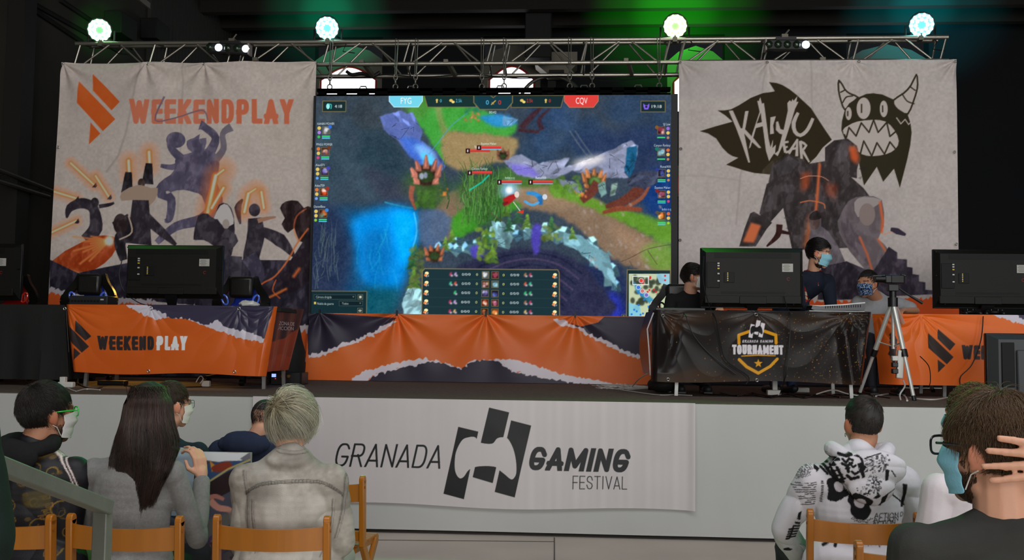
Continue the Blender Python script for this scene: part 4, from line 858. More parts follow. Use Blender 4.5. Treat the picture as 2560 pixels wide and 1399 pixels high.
def bar(x, y, nm, xn0, xn1, yn, low=True):
    sc.rect(x-1, y-6, x+10, y+6, (52, 20, 26)); sc.rect(x+10, y-4, x+60, y+2.5, (226, 70, 66)); sc.rect(x+10, y-.5, x+60, y+2.5, (170, 44, 44), .6)
    if low: sc.rect(x+11, y+3, x+60, y+5, (110, 190, 230))
    sc.text('1', (x+3, y+3), (x+5.5, y+3), 6, W_, bold=.03); sc.text(nm, (xn0, yn), (xn1, yn), 5.2, W_, bold=.025)
bar(1165, 377, 'SJ', 1186, 1191, 369, False); bar(1193, 369, 'Espetos Maker', 1203, 1241, 361.5); bar(1170, 432, 'Canyon Fanboy', 1179, 1219, 424, False); bar(1244, 455, 'bobo o q', 1263, 1286, 446.5); bar(1322, 455, 'RuxalXIII', 1339, 1365, 446.5)
# lower left box
panel([(777, 727), (917, 728), (916, 789), (775, 788)], (20, 44, 50), wd=2); panel([(785, 736), (889, 736.5), (889, 748), (785, 747.5)], (16, 34, 40), (70, 84, 80), wd=1.3); panel([(895, 736), (907, 736), (907, 748), (895, 748)], (30, 50, 54), (120, 110, 80), wd=1.3)
panel([(848, 752), (907, 752.5), (906, 764), (848, 764)], (16, 34, 40), (70, 84, 80), wd=1.3); panel([(894, 770), (906, 770), (906, 781), (894, 781)], (30, 50, 54), (120, 110, 80), wd=1.3)
sc.text('Cámara dirigida', (790, 744.5), (829, 745), 5.4, (214, 226, 220), bold=.01); sc.text('Niebla de guerra', (793, 761), (834, 761.5), 5.4, (214, 226, 220), bold=.01); sc.text('Todos', (855, 761), (871, 761), 5.2, (214, 226, 220), bold=.01)
sc.rect(785, 754, 790, 760, (226, 190, 90)); sc.poly([(881, 740), (886, 740), (883.5, 744)], (110, 120, 110)); sc.poly([(898, 756), (903, 756), (900.5, 760)], (110, 120, 110)); sc.rect(898, 739, 904, 745, (190, 196, 180)); sc.ell((900, 776), (3.6, 2.4), (200, 206, 190)); sc.ell((900, 776), (1.2, 1.4), (40, 50, 50))
# score table
panel([(1062, 671), (1394, 674), (1398, 681), (1399, 797), (1054, 790), (1056, 678)], (28, 52, 58), (140, 120, 84), a=.97, wd=2.4)
q4 = lambda x, y: (1040+x/6.737, 660+y/6.737)
rowsL = [172, 328, 482, 638, 795]; rowsR = [182, 336, 494, 650, 806]
for i_ in range(5):
    yl, yr = rowsL[i_], rowsR[i_]; dx = -i_*4
    for (xa, xb, y, t_, c_) in ((774+dx, 918+dx, yl+20, '0/0/0', W_), (1012+dx, 1044+dx, yl+22, '0', (236, 232, 130)), (1460+dx*.6, 1492+dx*.6, yr+22, '0', (236, 232, 130)), (1590+dx*.6, 1736+dx*.6, yr+20, '0/0/0', W_)):
        sc.text(t_, q4(xa, y), q4(xb, y), 6, c_, bold=.02)
    a, b_ = q4(1114+dx, yl-48), q4(1276+dx*.3, yr-56); icon(a[0], a[1], 17, PALS[i_], 80+i_); icon(b_[0], b_[1], 17, PALS[5+i_], 90+i_)
    for (x, y) in ((175+dx*.8, yl), (2335+dx*.3, yr+16)):
        p = q4(x, y); sc.ell((p[0]+1, p[1]-3), (5, 4), (250, 236, 170)); sc.ell((p[0]-2, p[1]+2), (4, 3.4), (236, 130, 70)); sc.text('01', (p[0]-1, p[1]+7), (p[0]+6, p[1]+6), 5, (250, 244, 250), bold=.03)
    for (x, y, c_) in ((590+dx, yl, (200, 60, 96)), (670+dx, yl, (200, 160, 220)), (1845, yr, (176, 120, 84)), (1928, yr, (200, 60, 96))):
        if i_ == 1: c_ = (60, 200, 150) if x in (590+dx, 1928) else (230, 90, 60)
        if i_ == 2: c_ = (60, 200, 120) if x > 650 else None
        if i_ == 4 and x in (670+dx, 1845): c_ = (226, 180, 110)
        if c_ is None: continue
        p = q4(x, y); sc.ell((p[0]-1, p[1]-1), (2.6, 5), c_, 1, .6, .5); sc.ell((p[0]+2, p[1]+3), (3, 2.4), (244, 220, 236), .9, .6)
    if i_: sc.stroke([q4(120, yl-80), q4(2400, yr-72)], 1, (50, 76, 80), .6)
# small map
panel([(1568, 674), (1676, 675), (1677, 796), (1566, 796)], (24, 46, 50), (140, 120, 84), wd=2)
mp = sc.rect(1572, 684, 1674, 792, (196, 208, 170))
for i_ in range(40):
    r_ = random.Random(i_+700); x = r_.uniform(1580, 1668); y = r_.uniform(690, 786); sc.ell((x, y), (r_.uniform(4, 9), r_.uniform(4, 9)), (58, 66, 52), .9, 1)
sc.poly([(1640, 684), (1674, 684), (1674, 716), (1648, 706)], (150, 204, 226), .9); sc.poly([(1572, 756), (1600, 764), (1604, 792), (1572, 792)], (130, 204, 226), .9); sc.poly([(1582, 700), (1602, 722), (1634, 748), (1654, 776), (1644, 780), (1622, 756), (1590, 728)], (60, 150, 190), .9, soft=1)
for i_ in range(26):
    r_ = random.Random(i_+800); top_ = i_ % 2; x = r_.uniform(1600, 1670); y = r_.uniform(688, 730) if top_ else r_.uniform(730, 788)
    if not top_: x = r_.uniform(1576, 1640)
    sc.ell((x, y), (2.6, 2.6), (216, 40, 50) if top_ else (40, 120, 220), .95, .5)
for x, y, c_ in ((1603, 701, (226, 70, 60)), (1596, 718, (70, 120, 220)), (1606, 727, (210, 120, 120)), (1616, 737, (120, 110, 200)), (1632, 758, (226, 90, 60)), (1644, 770, (240, 110, 60))): sc.ell((x, y), (5.5, 5.5), c_); sc.stroke([(x+5.5*math.cos(t), y+5.5*math.sin(t)) for t in np.linspace(0, 6.28, 14)], 1.2, (230, 240, 250))
sc.stroke([(1582, 690), (1621, 690), (1621, 711), (1582, 711)], 2, W_, closed=True)
panel([(1554, 786), (1564, 786), (1564, 796), (1554, 796)], (24, 46, 50), wd=1.2); sc.ell((1559, 791), (3, 3), (150, 150, 120)); sc.ell((1559, 791), (1.2, 1.2), (24, 46, 50))
led_m = mat('led_face', attr_emit=True, emit=1.0, rough=.5)
scr = thing('led_screen', (-.96, SY, sz0), 'huge glowing LED wall showing a video game match between the two banners', 'screen')
blk = mat('black_cabinet', (16, 16, 17), .6)
face = sc.sheet('led_face', led_m, scr, k=1.0, top=1.2)
for i_ in range(8):
    for j_ in range(5):
        w_ = (sx1-sx0)/8; h_ = (sz1-sz0)/5
        MB().box((sx0+w_*(i_+.5), SY+.06, sz0+h_*(j_+.5)), (w_*.995, .10, h_*.995)).build('cabinet', blk, scr, smooth=0)
MB().box((sx1+.035, SY+.04, (sz0+sz1)/2-.02), (.07, .12, sz1-sz0+.05)).build('side_trim', blk, scr, smooth=0)
MB().box((sx0-.012, SY+.04, (sz0+sz1)/2), (.024, .12, sz1-sz0)).build('side_trim', blk, scr, smooth=0)
zt0 = sz1+.005; zt1 = zt0+.085
hb = MB(); hb.box((-.96, SY+.06, zt0+.009), (4.0, .1, .018)); hb.box((-.96, SY+.06, zt1-.016), (4.0, .1, .034))
xs_ = [at(px, 233, SY).x for px in (795, 811, 842, 861, 892, 918, 938, 968, 1048, 1080, 1106, 1138, 1165, 1197, 1215, 1244, 1276, 1296, 1326, 1355, 1385, 1412, 1440, 1470, 1500, 1530, 1560, 1590, 1620, 1650, 1682)]
for a, b_ in zip(xs_[0::2], xs_[1::2]): hb.box(((a+b_)/2, SY+.06, (zt0+zt1)/2), (b_-a, .1, zt1-zt0))
hb.build('hanging_bar', mat('matt_black_bar', (8, 8, 8), .9, spec=.05), scr, smooth=0)
for px in (905, 1025, 1250, 1460, 1596):
    A = at(px, 224, SY); m_ = MB(); m_.tube([(A.x-.05, SY+.06, zt1-.01), (A.x-.03, SY+.06, zt1+.035), (A.x+.03, SY+.06, zt1+.035), (A.x+.05, SY+.06, zt1-.01)], .008, 6); m_.build('lifting_handle', mat('nickel', (190, 188, 182), .3, .9), scr)

# ================================================================ truss
alu = mat('truss_aluminium', (178, 172, 160), .34, .85, bump=(60, .1))
YF, YR = 11.17, 11.50
tz = dict(tf=at(1280, 101, YF).z, bf=at(1280, 158, YF).z, tr=at(1280, 109, YR).z, br=at(1280, 189, YR).z)
xl, xr = at(190, 100, YF).x, at(2370, 97, YF).x
truss = thing('lighting_truss', ((xl+xr)/2, 11.3, ST), 'long silver aluminium truss spanning above the banners and the screen', 'truss')
for (Y_, Z_) in ((YF, tz['tf']), (YF, tz['bf']), (YR, tz['tr']), (YR, tz['br'])):
    MB().cyl((xl, Y_, Z_), (xr, Y_, Z_), .0255, n=12).build('chord', alu, truss)
vp = [194, 381, 575, 611, 815, 1016, 1224, 1262, 1460, 1668, 1706, 1917, 2140, 2358]
bars = []
for Yq, zt_, zb_ in ((YF, tz['tf'], tz['bf']), (YR, tz['tr'], tz['br'])):
    X_ = [at(p, 130, YF).x for p in vp]
    for i_, x in enumerate(X_):
        bars.append(((x-.035, Yq, zb_), (x+.035, Yq, zt_)))
        if i_+1 < len(X_) and X_[i_+1]-x > .4:
            n_ = X_[i_+1]; mm = (x+n_)/2
            bars.append(((x+.05, Yq, zb_), (mm-.045, Yq, zt_))); bars.append(((mm+.045, Yq, zt_), (n_-.1, Yq, zb_)))
for i_, x in enumerate(X_):
    bars.append(((x, YF, tz['tf']), (x, YR, tz['tr']))); bars.append(((x, YF, tz['bf']), (x, YR, tz['br'])))
for a, b_ in bars[:98]: MB().cyl(a, b_, .0115, n=8).build('brace', alu, truss)
for x in (xl+.35, xr-.35):   # tower legs behind the banners
    t_ = MB()
    for dx in (-.12, .12):
        for Yq in (11.24, 11.46): t_.cyl((x+dx, Yq, ST), (x+dx, Yq, tz['bf']), .025, n=10)
    for k_ in range(9): t_.cyl((x-.12, 11.24, ST+.1+k_*.4), (x+.12, 11.24, ST+.35+k_*.4), .01, n=6)
    t_.box((x, 11.35, ST+.005), (.5, .4, .01)); t_.build('tower', alu, truss)
clampm = mat('clamp_grey', (110, 104, 92), .5, .5)
for px in (905, 1115, 1565):
    A = at(px, 158, YF); m_ = MB(); m_.box((A.x, YF, tz['bf']+.025), (.05, .07, .035)); m_.bar((A.x+.03, YF+.02, tz['bf']), (A.x+.08, YR-.1, tz['br']-.02), .04, .05); m_.build('clamp', clampm, truss)
for px in (640, 2055): A = at(px, 150, YF); MB().box((A.x, YF-.02, A.z), (.06, .05, .04)).build('clamp', clampm, truss)
# steel wire slings with shackles carrying the screen
wire = mat('steel_wire', (150, 146, 136), .35, .8)
labs = ['first from the left, in front of the window', 'second from the left', 'third from the left', 'fourth from the left', 'over the middle window', 'near the grey heater unit', 'right of the heater unit', 'last on the right']
for i_, px in enumerate((824, 988, 1038, 1204, 1260, 1424, 1480, 1648)):
    A = at(px, 230, SY+.06); x = A.x
    ch = thing('rigging_sling', (x, SY+.06, zt1), 'steel wire sling above the screen, '+labs[i_], 'sling', 'wire slings between truss and screen')
    zt_ = tz['tf']+.03; zs = zt1+.14
    MB().tube([(x-.008, SY+.06, zs+.02), (x-.018, YF-.03, zt_-.05), (x-.018, YF-.01, zt_), (x+.012, YF-.03, zt_-.02), (x+.008, SY+.06, zs+.02)], .006, 6).build('wire', wire, ch)
    MB().tube([(x+.021*math.cos(t), SY+.06, zs+.0+.036*math.sin(t)) for t in np.linspace(0, 2*PI, 15)[:-1]], .007, 6, closed=True).build('shackle', wire, ch)
    MB().tube([(x, SY+.06+.02*math.cos(t), zs-.05+.032*math.sin(t)) for t in np.linspace(0, 2*PI, 13)[:-1]], .006, 6, closed=True).build('chain_link', wire, ch)
    MB().tube([(x+.027*math.cos(t), SY+.06, zt1+.03+.03*math.sin(t)) for t in np.linspace(0, 2*PI, 15)[:-1]], .0075, 6, closed=True).build('eye_bolt', wire, ch)
# cables lying on the truss
cab = mat('black_cable', (14, 14, 15), .5)
o = MB().tube(smooth_pts([at(800, 196, YR-.04), at(900, 193, YR-.05), at(960, 187, YR-.05), at(1060, 192, YR-.05), at(1180, 186, YR-.05), at(1300, 196, YR-.05), at(1400, 190, YR-.05), at(1520, 202, YR-.05), at(1600, 196, YR-.05), at(1680, 190, YR-.04)], 6, False), .006, 6).build('truss_cable', cab)
tag(o, 'thin black cable strung along the rear tube of the truss', 'cable')
o = MB().tube(smooth_pts([at(866, 178, YR-.06), at(880, 186, YR-.06), at(905, 183, YR-.06), at(930, 190, YR-.06), at(950, 180, YR-.06)], 5, False), [.02]*21, 7).build('cable_bundle', cab); tag(o, 'black bundle of coiled cable taped to the truss before the left window', 'cable')

# par lamps on top of the truss
def par(px, py, lens, body_g, label, power, tint, halo):
    c = at(px, py, YF-.05); R_ = .135
    p = thing('par_lamp', (c.x, YF, tz['tf']), label, 'stage lamp', 'round LED lamps on top of the truss')
    tgt = Vector((c.x*.35, 2.5, 1.0)); ax = (tgt-c).normalized(); u, v, d = basis(ax)
    bk = mat('lamp_housing', (18, 18, 19), .5)
    MB().lathe([(R_*.45, -.22), (R_*.8, -.16), (R_*1.0, -.08), (R_*1.05, 0), (R_*1.05, .012), (R_*.96, .012)], c, ax, 28).build('housing', bk, p)
    y_ = MB(); w_ = R_*1.18
    y_.tube([c+Vector((-w_, .05, .0)), c+Vector((-w_, .05, -.12)), (c.x-w_*.6, YF, tz['tf']+.03), (c.x+w_*.6, YF, tz['tf']+.03), c+Vector((w_, .05, -.12)), c+Vector((w_, .05, .0))], .012, 6)
    y_.build('yoke', bk, p)
    MB().box((c.x, YF, tz['tf']), (.05, .075, .075)).build('clamp', clampm, p)
    MB().lathe([(R_*.94, .0), (R_*.94, .016)], c, ax, 28).build('front_plate', mat('lamp_front_'+tint, lens, .4, emit=.8, emit_rgb=body_g), p)
    m1 = mat('lamp_lens_'+tint, lens, .3, emit=3.2, emit_rgb=lens)
    for r_, n_ in ((R_*.80, 14), (R_*.45, 8)):
        for k_ in range(n_):
            a = 2*PI*k_/n_; q = c+(u*math.cos(a)+v*math.sin(a))*r_+d*.02
            MB().sphere(q, R_*.17, 8, 6).build('lens', m1, p)
    MB().tube([c+Vector((.08, .12, -.05)), c+Vector((.2, .1, -.16)), c+Vector((.16, .12, -.24)), c+Vector((.3, .12, -.26))], .006, 6).build('lead', cab, p)
    l = light('beam_'+tint+str(px), 'SPOT', c+ax*.09, power, tuple(srgb(body_g)), aim=tgt, spot_size=1.25, spot_blend=.9, shadow_soft_size=.12)
    t_ = atx(px, py, LW) if px < 300 else at(px, py-48, BW); o_ = c+(t_-c).normalized()*.30
    for pw_, sz_ in halo: light('halo_spot_'+tint, 'SPOT', o_, pw_, tuple(srgb(body_g)), aim=t_, spot_size=sz_, spot_blend=1.0, shadow_soft_size=.08)   # added spots colour the wall behind to stand in for the lamp's halo
par(249, 75, (190, 255, 200), (30, 255, 60), 'green LED lamp at the left end of the truss, above the orange logo', 55, 'green', [(260, .3)])
par(818, 70, (170, 255, 240), (10, 240, 180), 'turquoise LED lamp on the truss above the left window', 130, 'teal', [(3000, .34), (6000, .16)])
par(1688, 65, (215, 255, 190), (40, 255, 40), 'brightest green LED lamp on the truss, above the right end of the screen', 420, 'lime', [(5200, .46), (9000, .24)])
par(2304, 62, (160, 250, 255), (0, 220, 240), 'cyan LED lamp at the right end of the truss', 120, 'cyan', [(3200, .38), (5000, .17)])
# bars of five small spots
def spotbar(pa, pb, lit, label, cap_right):
    A = at(*pa, YF-.12); B = at(*pb, YF-.12); r = thing('spot_bar', ((A.x+B.x)/2, YF, tz['tf']), label, 'stage lamp', 'five-lens spot bars clamped under the truss')
    d = B-A; bk = mat('lamp_housing', (18, 18, 19), .5)
    MB().bar(A-d*.06, B+d*.06, .10, .115).build('housing', bk, r, bevel=.012)
    MB().box(((A+B)/2+Vector((0, .03, .075))), (d.length*.55, .06, .05)).build('bracket', bk, r)
    c_ = MB().box((((A+B)/2).x, YF-.01, tz['tf']+.0), (.07, .09, .07)); c_.tube([(((A+B)/2).x, YF-.02, tz['tf']+.03), (((A+B)/2).x+.05, YF-.03, tz['tf']+.09)], .01, 6); c_.build('clamp', clampm, r)
    E_ = B+d*.075 if cap_right else A-d*.075
    MB().box(E_, (.02, .12, .13)).build('end_cap', mat('pale_end_cap', (150, 140, 136), .6), r, bevel=.005)
    for k_ in range(5):
        q = A+d*(k_/4)+Vector((0, -.055, 0)); on = k_ in lit
        m1 = mat('spot_lit', (235, 245, 255), .3, emit=6, emit_rgb=(225, 238, 255)) if on else mat('spot_dark', (30, 44, 30), .08, spec=.9)
        MB().lathe([(.040, .02), (.043, 0), (.037, -.006), (.026, -.018), (.01, -.024)], q, (0, 1, 0), 20).build('lens', m1, r)
spotbar((528, 121), (618, 125), (1, 4), 'black bar of spots with two lit white lenses, above the WEEKENDPLAY banner', True)
spotbar((1920, 114), (2012, 115), (4,), 'black bar of spots with one lit white lens, above the KAIYU WEAR banner', False)
# ================================================================ tables with printed drapes
TZ = ST+.742
leg_m = mat('table_leg_steel', (150, 150, 148), .4, .7); top_m = mat('black_table_cloth', (20, 19, 18), .85, bump=(200, .2))
def table(name, label, x0, x1, yf, yb, legs=True):
    t = thing(name, ((x0+x1)/2, (yf+yb)/2, ST), label, 'table')
    MB().box(((x0+x1)/2, (yf+yb)/2, TZ-.02), (x1-x0, yb-yf, .04)).build('tabletop', top_m, t, bevel=.006)
    for x, s in ((x0+.18, -1), (x1-.18, 1)):
        for y in (yf+.06, yb-.06):
            MB().bar((x, y, TZ-.04), (x+s*.03, y+(-.03 if y < (yf+yb)/2 else .03), ST), .03, .03, up=(0, 1, 0)).build('leg', leg_m, t)
        MB().bar((x+.012*s, yf+.06, ST+.3), (x+.012*s, yb-.06, ST+.3), .02, .02).build('crossbar', leg_m, t)
    return t
def wp_art(cv, ox, oy, sx=1.0, word='WEEKENDPLAY', split=7):
    f = lambda L: [(ox+(x-160)*sx, oy+(y-765)) for x, y in L]
    p5 = lambda L: f([(x/3.2, 580+y/3.2) for x, y in L])
    tear = p5([(1030, 598), (1110, 640), (1210, 680), (1250, 705), (1350, 680), (1420, 695), (1470, 690), (1495, 662), (1520, 705), (1590, 730), (1700, 770), (1820, 810), (1900, 850), (1980, 855), (2110, 880)])
    up = p5([(1190, 592), (1250, 620), (1330, 645), (1340, 680), (1400, 690), (1450, 680), (1490, 690), (1560, 712), (1680, 740), (1750, 700), (1790, 750), (1900, 780), (2000, 800), (2080, 830), (2120, 850)])
    cv.poly(np.concatenate([torn(tear, 4, 14, 21), p5([(2200, 560), (1000, 560)])]), (168, 162, 172)); cv.poly(np.concatenate([torn(up, 4, 14, 22), p5([(2200, 560), (1180, 560)])]), (46, 42, 60))
    B = (40, 34, 34)
    for P in ([(612, 705), (738, 832), (690, 868), (608, 790)], [(553, 745), (718, 915), (660, 965), (555, 860)], [(598, 925), (650, 972), (594, 1028)]): cv.poly(p5(P), B)
    a, b = p5([(785, 940)])[0], p5([(1240, 942)])[0]; c, d = p5([(1257, 944)])[0], p5([(1503, 948)])[0]
    cv.letters(word[:split], a, b, 35, B, t=.25, gap=.1); cv.letters(word[split:], c, d, 36, (206, 198, 206), t=.25, gap=.1)
# --- left WEEKENDPLAY table
YL_ = 8.86
tL = table('folding_table', 'table under the orange WEEKENDPLAY drape left of the screen', at(172, 770, YL_).x, at(700, 772, YL_).x, YL_+.04, YL_+.72)
A = at(160, 765, YL_); B = at(690, 768, YL_); Cc = at(662, 936, YL_); D = at(178, 932, YL_)
lt = Canvas(YL_, A.x, B.x, (Cc.z+D.z)/2, TZ+.008, .0042, (172, 77, 25), foot=(D.x, Cc.x))
lt.grain(5, 5, 41); wp_art(lt, 160, 765)
tl_ = ties([(A.x+.04, A.z, 10, 0), (at(378, 770, YL_).x, A.z, 6, 1), (at(598, 770, YL_).x, A.z, 9, .6), (B.x-.02, B.z, 12, 0)], .020, .36)
drL = thing('table_drape', ((A.x+B.x)/2, YL_, ST), 'orange WEEKENDPLAY banner draped over the left table front', 'table drape')
def edge_round(cv, X, Z, w=.06, d=.06):
    T = (cv.z1-Z)/(cv.z1-cv.z0); a = cv.x0+(cv.foot[0]-cv.x0)*T; b = cv.x1+(cv.foot[1]-cv.x1)*T
    return d*np.clip(1-(X-a)/w, 0, 1)**2+d*np.clip(1-(b-X)/w, 0, 1)**2
lt.sheet('printed_sheet', vinylg, drL, k=.56, disp=lambda X, Z: -.005-np.abs(tl_(X, Z))*.5-.02*n2(X, Z, 1.5, 44, 2)+edge_round(lt, X, Z), sag=lambda X, Z: .010*np.sin(X*5)*np.clip((lt.z0+.4-Z)/.4, 0, 1))
# its side return towards the back
sd = Canvas(YL_, 0, .66, lt.z0+.03, TZ+.006, .008, (126, 52, 34))
def side_sheet(name, xt, xb, mtl, k, cv, parent, depth=.62, y0=YL_+.05, dx=.05):
    X_, Z_ = cv.XZ(); T = (cv.z1-Z_)/(cv.z1-cv.z0)
    V = np.stack([xt+(xb-xt)*T+dx*(X_/cv.x1)*(1-.9*T)+.008*np.sin(X_*22), y0+X_*depth/.66, Z_], -1).reshape(-1, 3)
    i = np.arange(cv.nx*cv.ny).reshape(cv.ny, cv.nx); Q = np.stack([i[1:, :-1], i[1:, 1:], i[:-1, 1:], i[:-1, :-1]], -1).reshape(-1, 4)
    return mesh_np(name, V, Q, mtl, cv.colors(k), parent)
class _S: pass
def flat_map(cv):   # own coordinates: metres along the sheet (u) and height (z)
    cv.map = lambda P: np.array([[p[0]*cv.cx, (cv.z1-p[1])*cv.cz] for p in P]); cv.scale = cv.cx*.01; return cv
flat_map(sd)
sd.poly([(0, TZ+.01), (.66, TZ+.01), (.66, 1.60), (.3, 1.50), (0, 1.47)], (40, 34, 40)); sd.poly([(0, 1.30), (.3, 1.36), (.66, 1.32), (.66, 1.0), (0, 1.0)], (140, 58, 36))
for t_, z_ in (('ZONADE', 1.66), ('FICCION', 1.59)):
    w_ = .36; E_ = t_; n_ = len(t_)
    sd.text(t_, (.12, z_), (.48, z_), .045, (170, 160, 166)) if False else None
o = side_sheet('side_return', B.x-.01, Cc.x+.005, vinylg, .56, sd, drL, dx=.075)
# writing on the return, built as thin printed letters
def flat_text(txt, p, ux, uy, width, h, m, parent, name='lettering', bold=0):
    E = glyphs(txt, bold)   # outline edges -> filled by a text object's own mesh
    cu = bpy.data.curves.new('t', 'FONT'); cu.body = txt; cu.offset = bold; o = bpy.data.objects.new('t', cu); COL.objects.link(o)
    dg = bpy.context.evaluated_depsgraph_get(); dg.update(); me = bpy.data.meshes.new_from_object(o.evaluated_get(dg)); bpy.data.objects.remove(o)
    v = np.zeros(len(me.vertices)*3, np.float32); me.vertices.foreach_get('co', v); v = v.reshape(-1, 3); l, r = v[:, 0].min(), v[:, 0].max(); b, t = v[:, 1].min(), v[:, 1].max()
    p = np.array(p); V = p+np.outer((v[:, 0]-l)/(r-l)*width, ux)+np.outer((v[:, 1]-b)/(t-b)*h, uy)
    if parent is not None: inv = np.array(wm(parent).inverted()); V = V @ inv[:3, :3].T+inv[:3, 3]
    me.vertices.foreach_set('co', V.astype(np.float32).ravel()); me.name = name; me.materials.clear(); me.materials.append(m); me.update()
    o = bpy.data.objects.new(name, me); COL.objects.link(o); o.parent = parent; return o
pr = mat('white_print', (196, 190, 196), .5)
for t_, py in (('ZONA DE', 812), ('FICCION', 824)):
    p = at(660, py, YL_+.19); flat_text(t_, (B.x+.012-(TZ-p.z)*.16, YL_+.15, p.z), (.115, .993, 0), (0, 0, 1), .36, .034, pr, drL)
for pt in ((163, 771), (379, 771), (598, 771), (372, 927), (587, 929)): eyelets('eyelet', [pt], drL, YL_-.012)
# --- black draped table at the far left
yb0 = 8.95; xR = at(152, 770, yb0).x
bt = thing('draped_table', (xR-.8, yb0+.35, ST), 'table fully covered in black cloth at the far left of the stage', 'table')
MB().box((xR-.85, yb0+.38, TZ-.02), (1.66, .72, .04)).build('tabletop', top_m, bt)
for x in (xR-1.55, xR-.16):
    for y in (yb0+.1, yb0+.66): MB().bar((x, y, TZ-.04), (x, y, ST), .03, .03, up=(0, 1, 0)).build('leg', leg_m, bt)
path = [(xR-1.75, yb0), (xR-1.2, yb0), (xR-.6, yb0), (xR-.02, yb0), (xR+.01, yb0+.05), (xR+.03, yb0+.3), (xR+.03, yb0+.74)]
path = smooth_pts(path, 14, False); n_ = len(path); rows = []
for j_ in range(26):
    t = j_/25; z = TZ+.006-t*(TZ-ST-.05); row = []
    for i_, (x, y) in enumerate(path):
        f = t*.028*math.sin(i_*.55)+t*.014*math.sin(i_*1.3+1); nx_, ny_ = (0, -1) if i_ < n_*.45 else (1, 0)
        row.append((x+nx_*(f+.03*t), y+ny_*(f+.03*t), z))
    rows.append(row)
cl = MB(); cl.grid(rows); cl.grid([[(xR-1.75, yb0, TZ+.007), (xR+.01, yb0, TZ+.007)], [(xR-1.75, yb0+.74, TZ+.007), (xR+.03, yb0+.74, TZ+.007)]]); cl.build('cloth', top_m, bt)
# a hanging corner between the two tables
q = MB(); P0 = at(112, 770, 9.3)
rows = []
for j_ in range(14):
    t = j_/13; z = TZ-t*.42
    rows.append([(xR+.05+.36*u, 9.25+.03*math.sin(u*14)*t, z if u < .5 else z+.0) for u in [i/18 for i in range(19)] ])
q.grid(rows); o = q.build('black_cloth', top_m, None); tag(o, 'black cloth hanging in the gap between the two left tables', 'cloth')
# --- tournament table
YT = 8.80
A = at(1632, 778, YT); B = at(2182, 786, YT); Cc = at(2150, 957, YT); D = at(1626, 950, YT)
tT = table('folding_table', 'table under the black TOURNAMENT drape right of the screen', A.x+.06, B.x-.02, YT+.04, YT+.72)
A = at(1632, 778, YT)
tt = Canvas(YT, A.x, B.x, (Cc.z+D.z)/2, TZ+.008, .0042, (22, 18, 17), foot=(D.x, Cc.x))
k5 = lambda L: [(1640+x/3.109, 560+y/3.109) for x, y in L]
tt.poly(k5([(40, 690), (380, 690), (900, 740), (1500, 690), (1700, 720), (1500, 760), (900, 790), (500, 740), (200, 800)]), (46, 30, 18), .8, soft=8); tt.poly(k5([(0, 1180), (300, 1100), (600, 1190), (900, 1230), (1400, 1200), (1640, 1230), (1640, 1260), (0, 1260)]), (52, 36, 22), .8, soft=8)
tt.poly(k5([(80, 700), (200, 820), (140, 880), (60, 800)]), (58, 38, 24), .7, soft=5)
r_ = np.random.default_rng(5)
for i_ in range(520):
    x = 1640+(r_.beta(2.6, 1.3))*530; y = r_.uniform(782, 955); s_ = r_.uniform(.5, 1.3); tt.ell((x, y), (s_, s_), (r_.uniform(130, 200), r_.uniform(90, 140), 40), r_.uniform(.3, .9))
GD = (176, 122, 20)
tt.poly(k5([(628, 1000), (628, 860), (720, 820), (775, 800), (845, 820), (930, 860), (930, 1040), (775, 1160), (628, 1045)]), (20, 18, 18), .95)
tt.stroke(k5([(636, 925), (636, 862), (722, 832)]), 7.5, GD); tt.stroke(k5([(836, 832), (922, 862), (922, 925)]), 7.5, GD); tt.stroke(k5([(634, 1052), (690, 1110), (778, 1162), (870, 1110), (926, 1052)]), 7.5, GD)
tt.poly(k5([(650, 1022), (775, 1015), (915, 1022), (915, 1030), (775, 1026), (650, 1030)]), GD)
tt.poly(k5([(780+36*math.cos(PI/2+k_*PI/5)*(1 if k_ % 2 == 0 else .42), 1086-36*math.sin(PI/2+k_*PI/5)*(1 if k_ % 2 == 0 else .42)) for k_ in range(10)]), GD)
WH = (176, 170, 174); s_ = 137/219.0/3.109*1.0
festival_logo(tt, lambda p: ((p[0]-1218)*.196+1640+775/3.109, (p[1]-1131)*.2+560+815/3.109), WH, (20, 18, 18))
a, b = k5([(660, 922), (900, 922)]); tt.letters('GRANADA GAMING', a, b, 7.4, WH, t=.2, shear=.2, gap=.16)
a, b = k5([(582, 1012), (975, 1018)]); tt.letters('TOURNAMENT', a, b, 24.5, WH, t=.235, gap=.06)
tf2 = ties([(A.x+.05, A.z, 9, .3), (at(1890, 785, YT).x, A.z, 5, 0), (at(2126, 785, YT).x, A.z, 9, 1), (B.x, A.z, 9, 2)], .014, .34)
drT = thing('table_drape', ((A.x+B.x)/2, YT, ST), 'glossy black GRANADA GAMING TOURNAMENT banner with gold shield on the table', 'table drape')
def ttd(X, Z):
    f1 = -.05*np.exp(-((X-at(2110, 900, YT).x-(1.5-Z)*.10)/.055)**2)*np.clip((1.78-Z)/.2, 0, 1); f2 = -.05*np.exp(-((X-at(1672, 900, YT).x+(1.5-Z)*.2)/.06)**2)*np.clip((1.78-Z)/.2, 0, 1)*np.clip((Z-1.25)/.2, 0, 1)
    return -.005-(tt.z1-Z)*.16-np.abs(tf2(X, Z))*.7-.022*n2(X, Z, 1.5, 64, 2)+f1+f2+edge_round(tt, X, Z, .05, .07)
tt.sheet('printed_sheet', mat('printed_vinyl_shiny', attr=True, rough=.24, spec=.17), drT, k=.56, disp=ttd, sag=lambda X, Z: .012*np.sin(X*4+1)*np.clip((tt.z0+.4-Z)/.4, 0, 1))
for pt in ((1657, 789), (1890, 786), (2126, 786), (1670, 948), (1892, 950), (2130, 953)): eyelets('eyelet', [pt], drT, YT-.02-(.095 if pt[1] > 900 else 0))
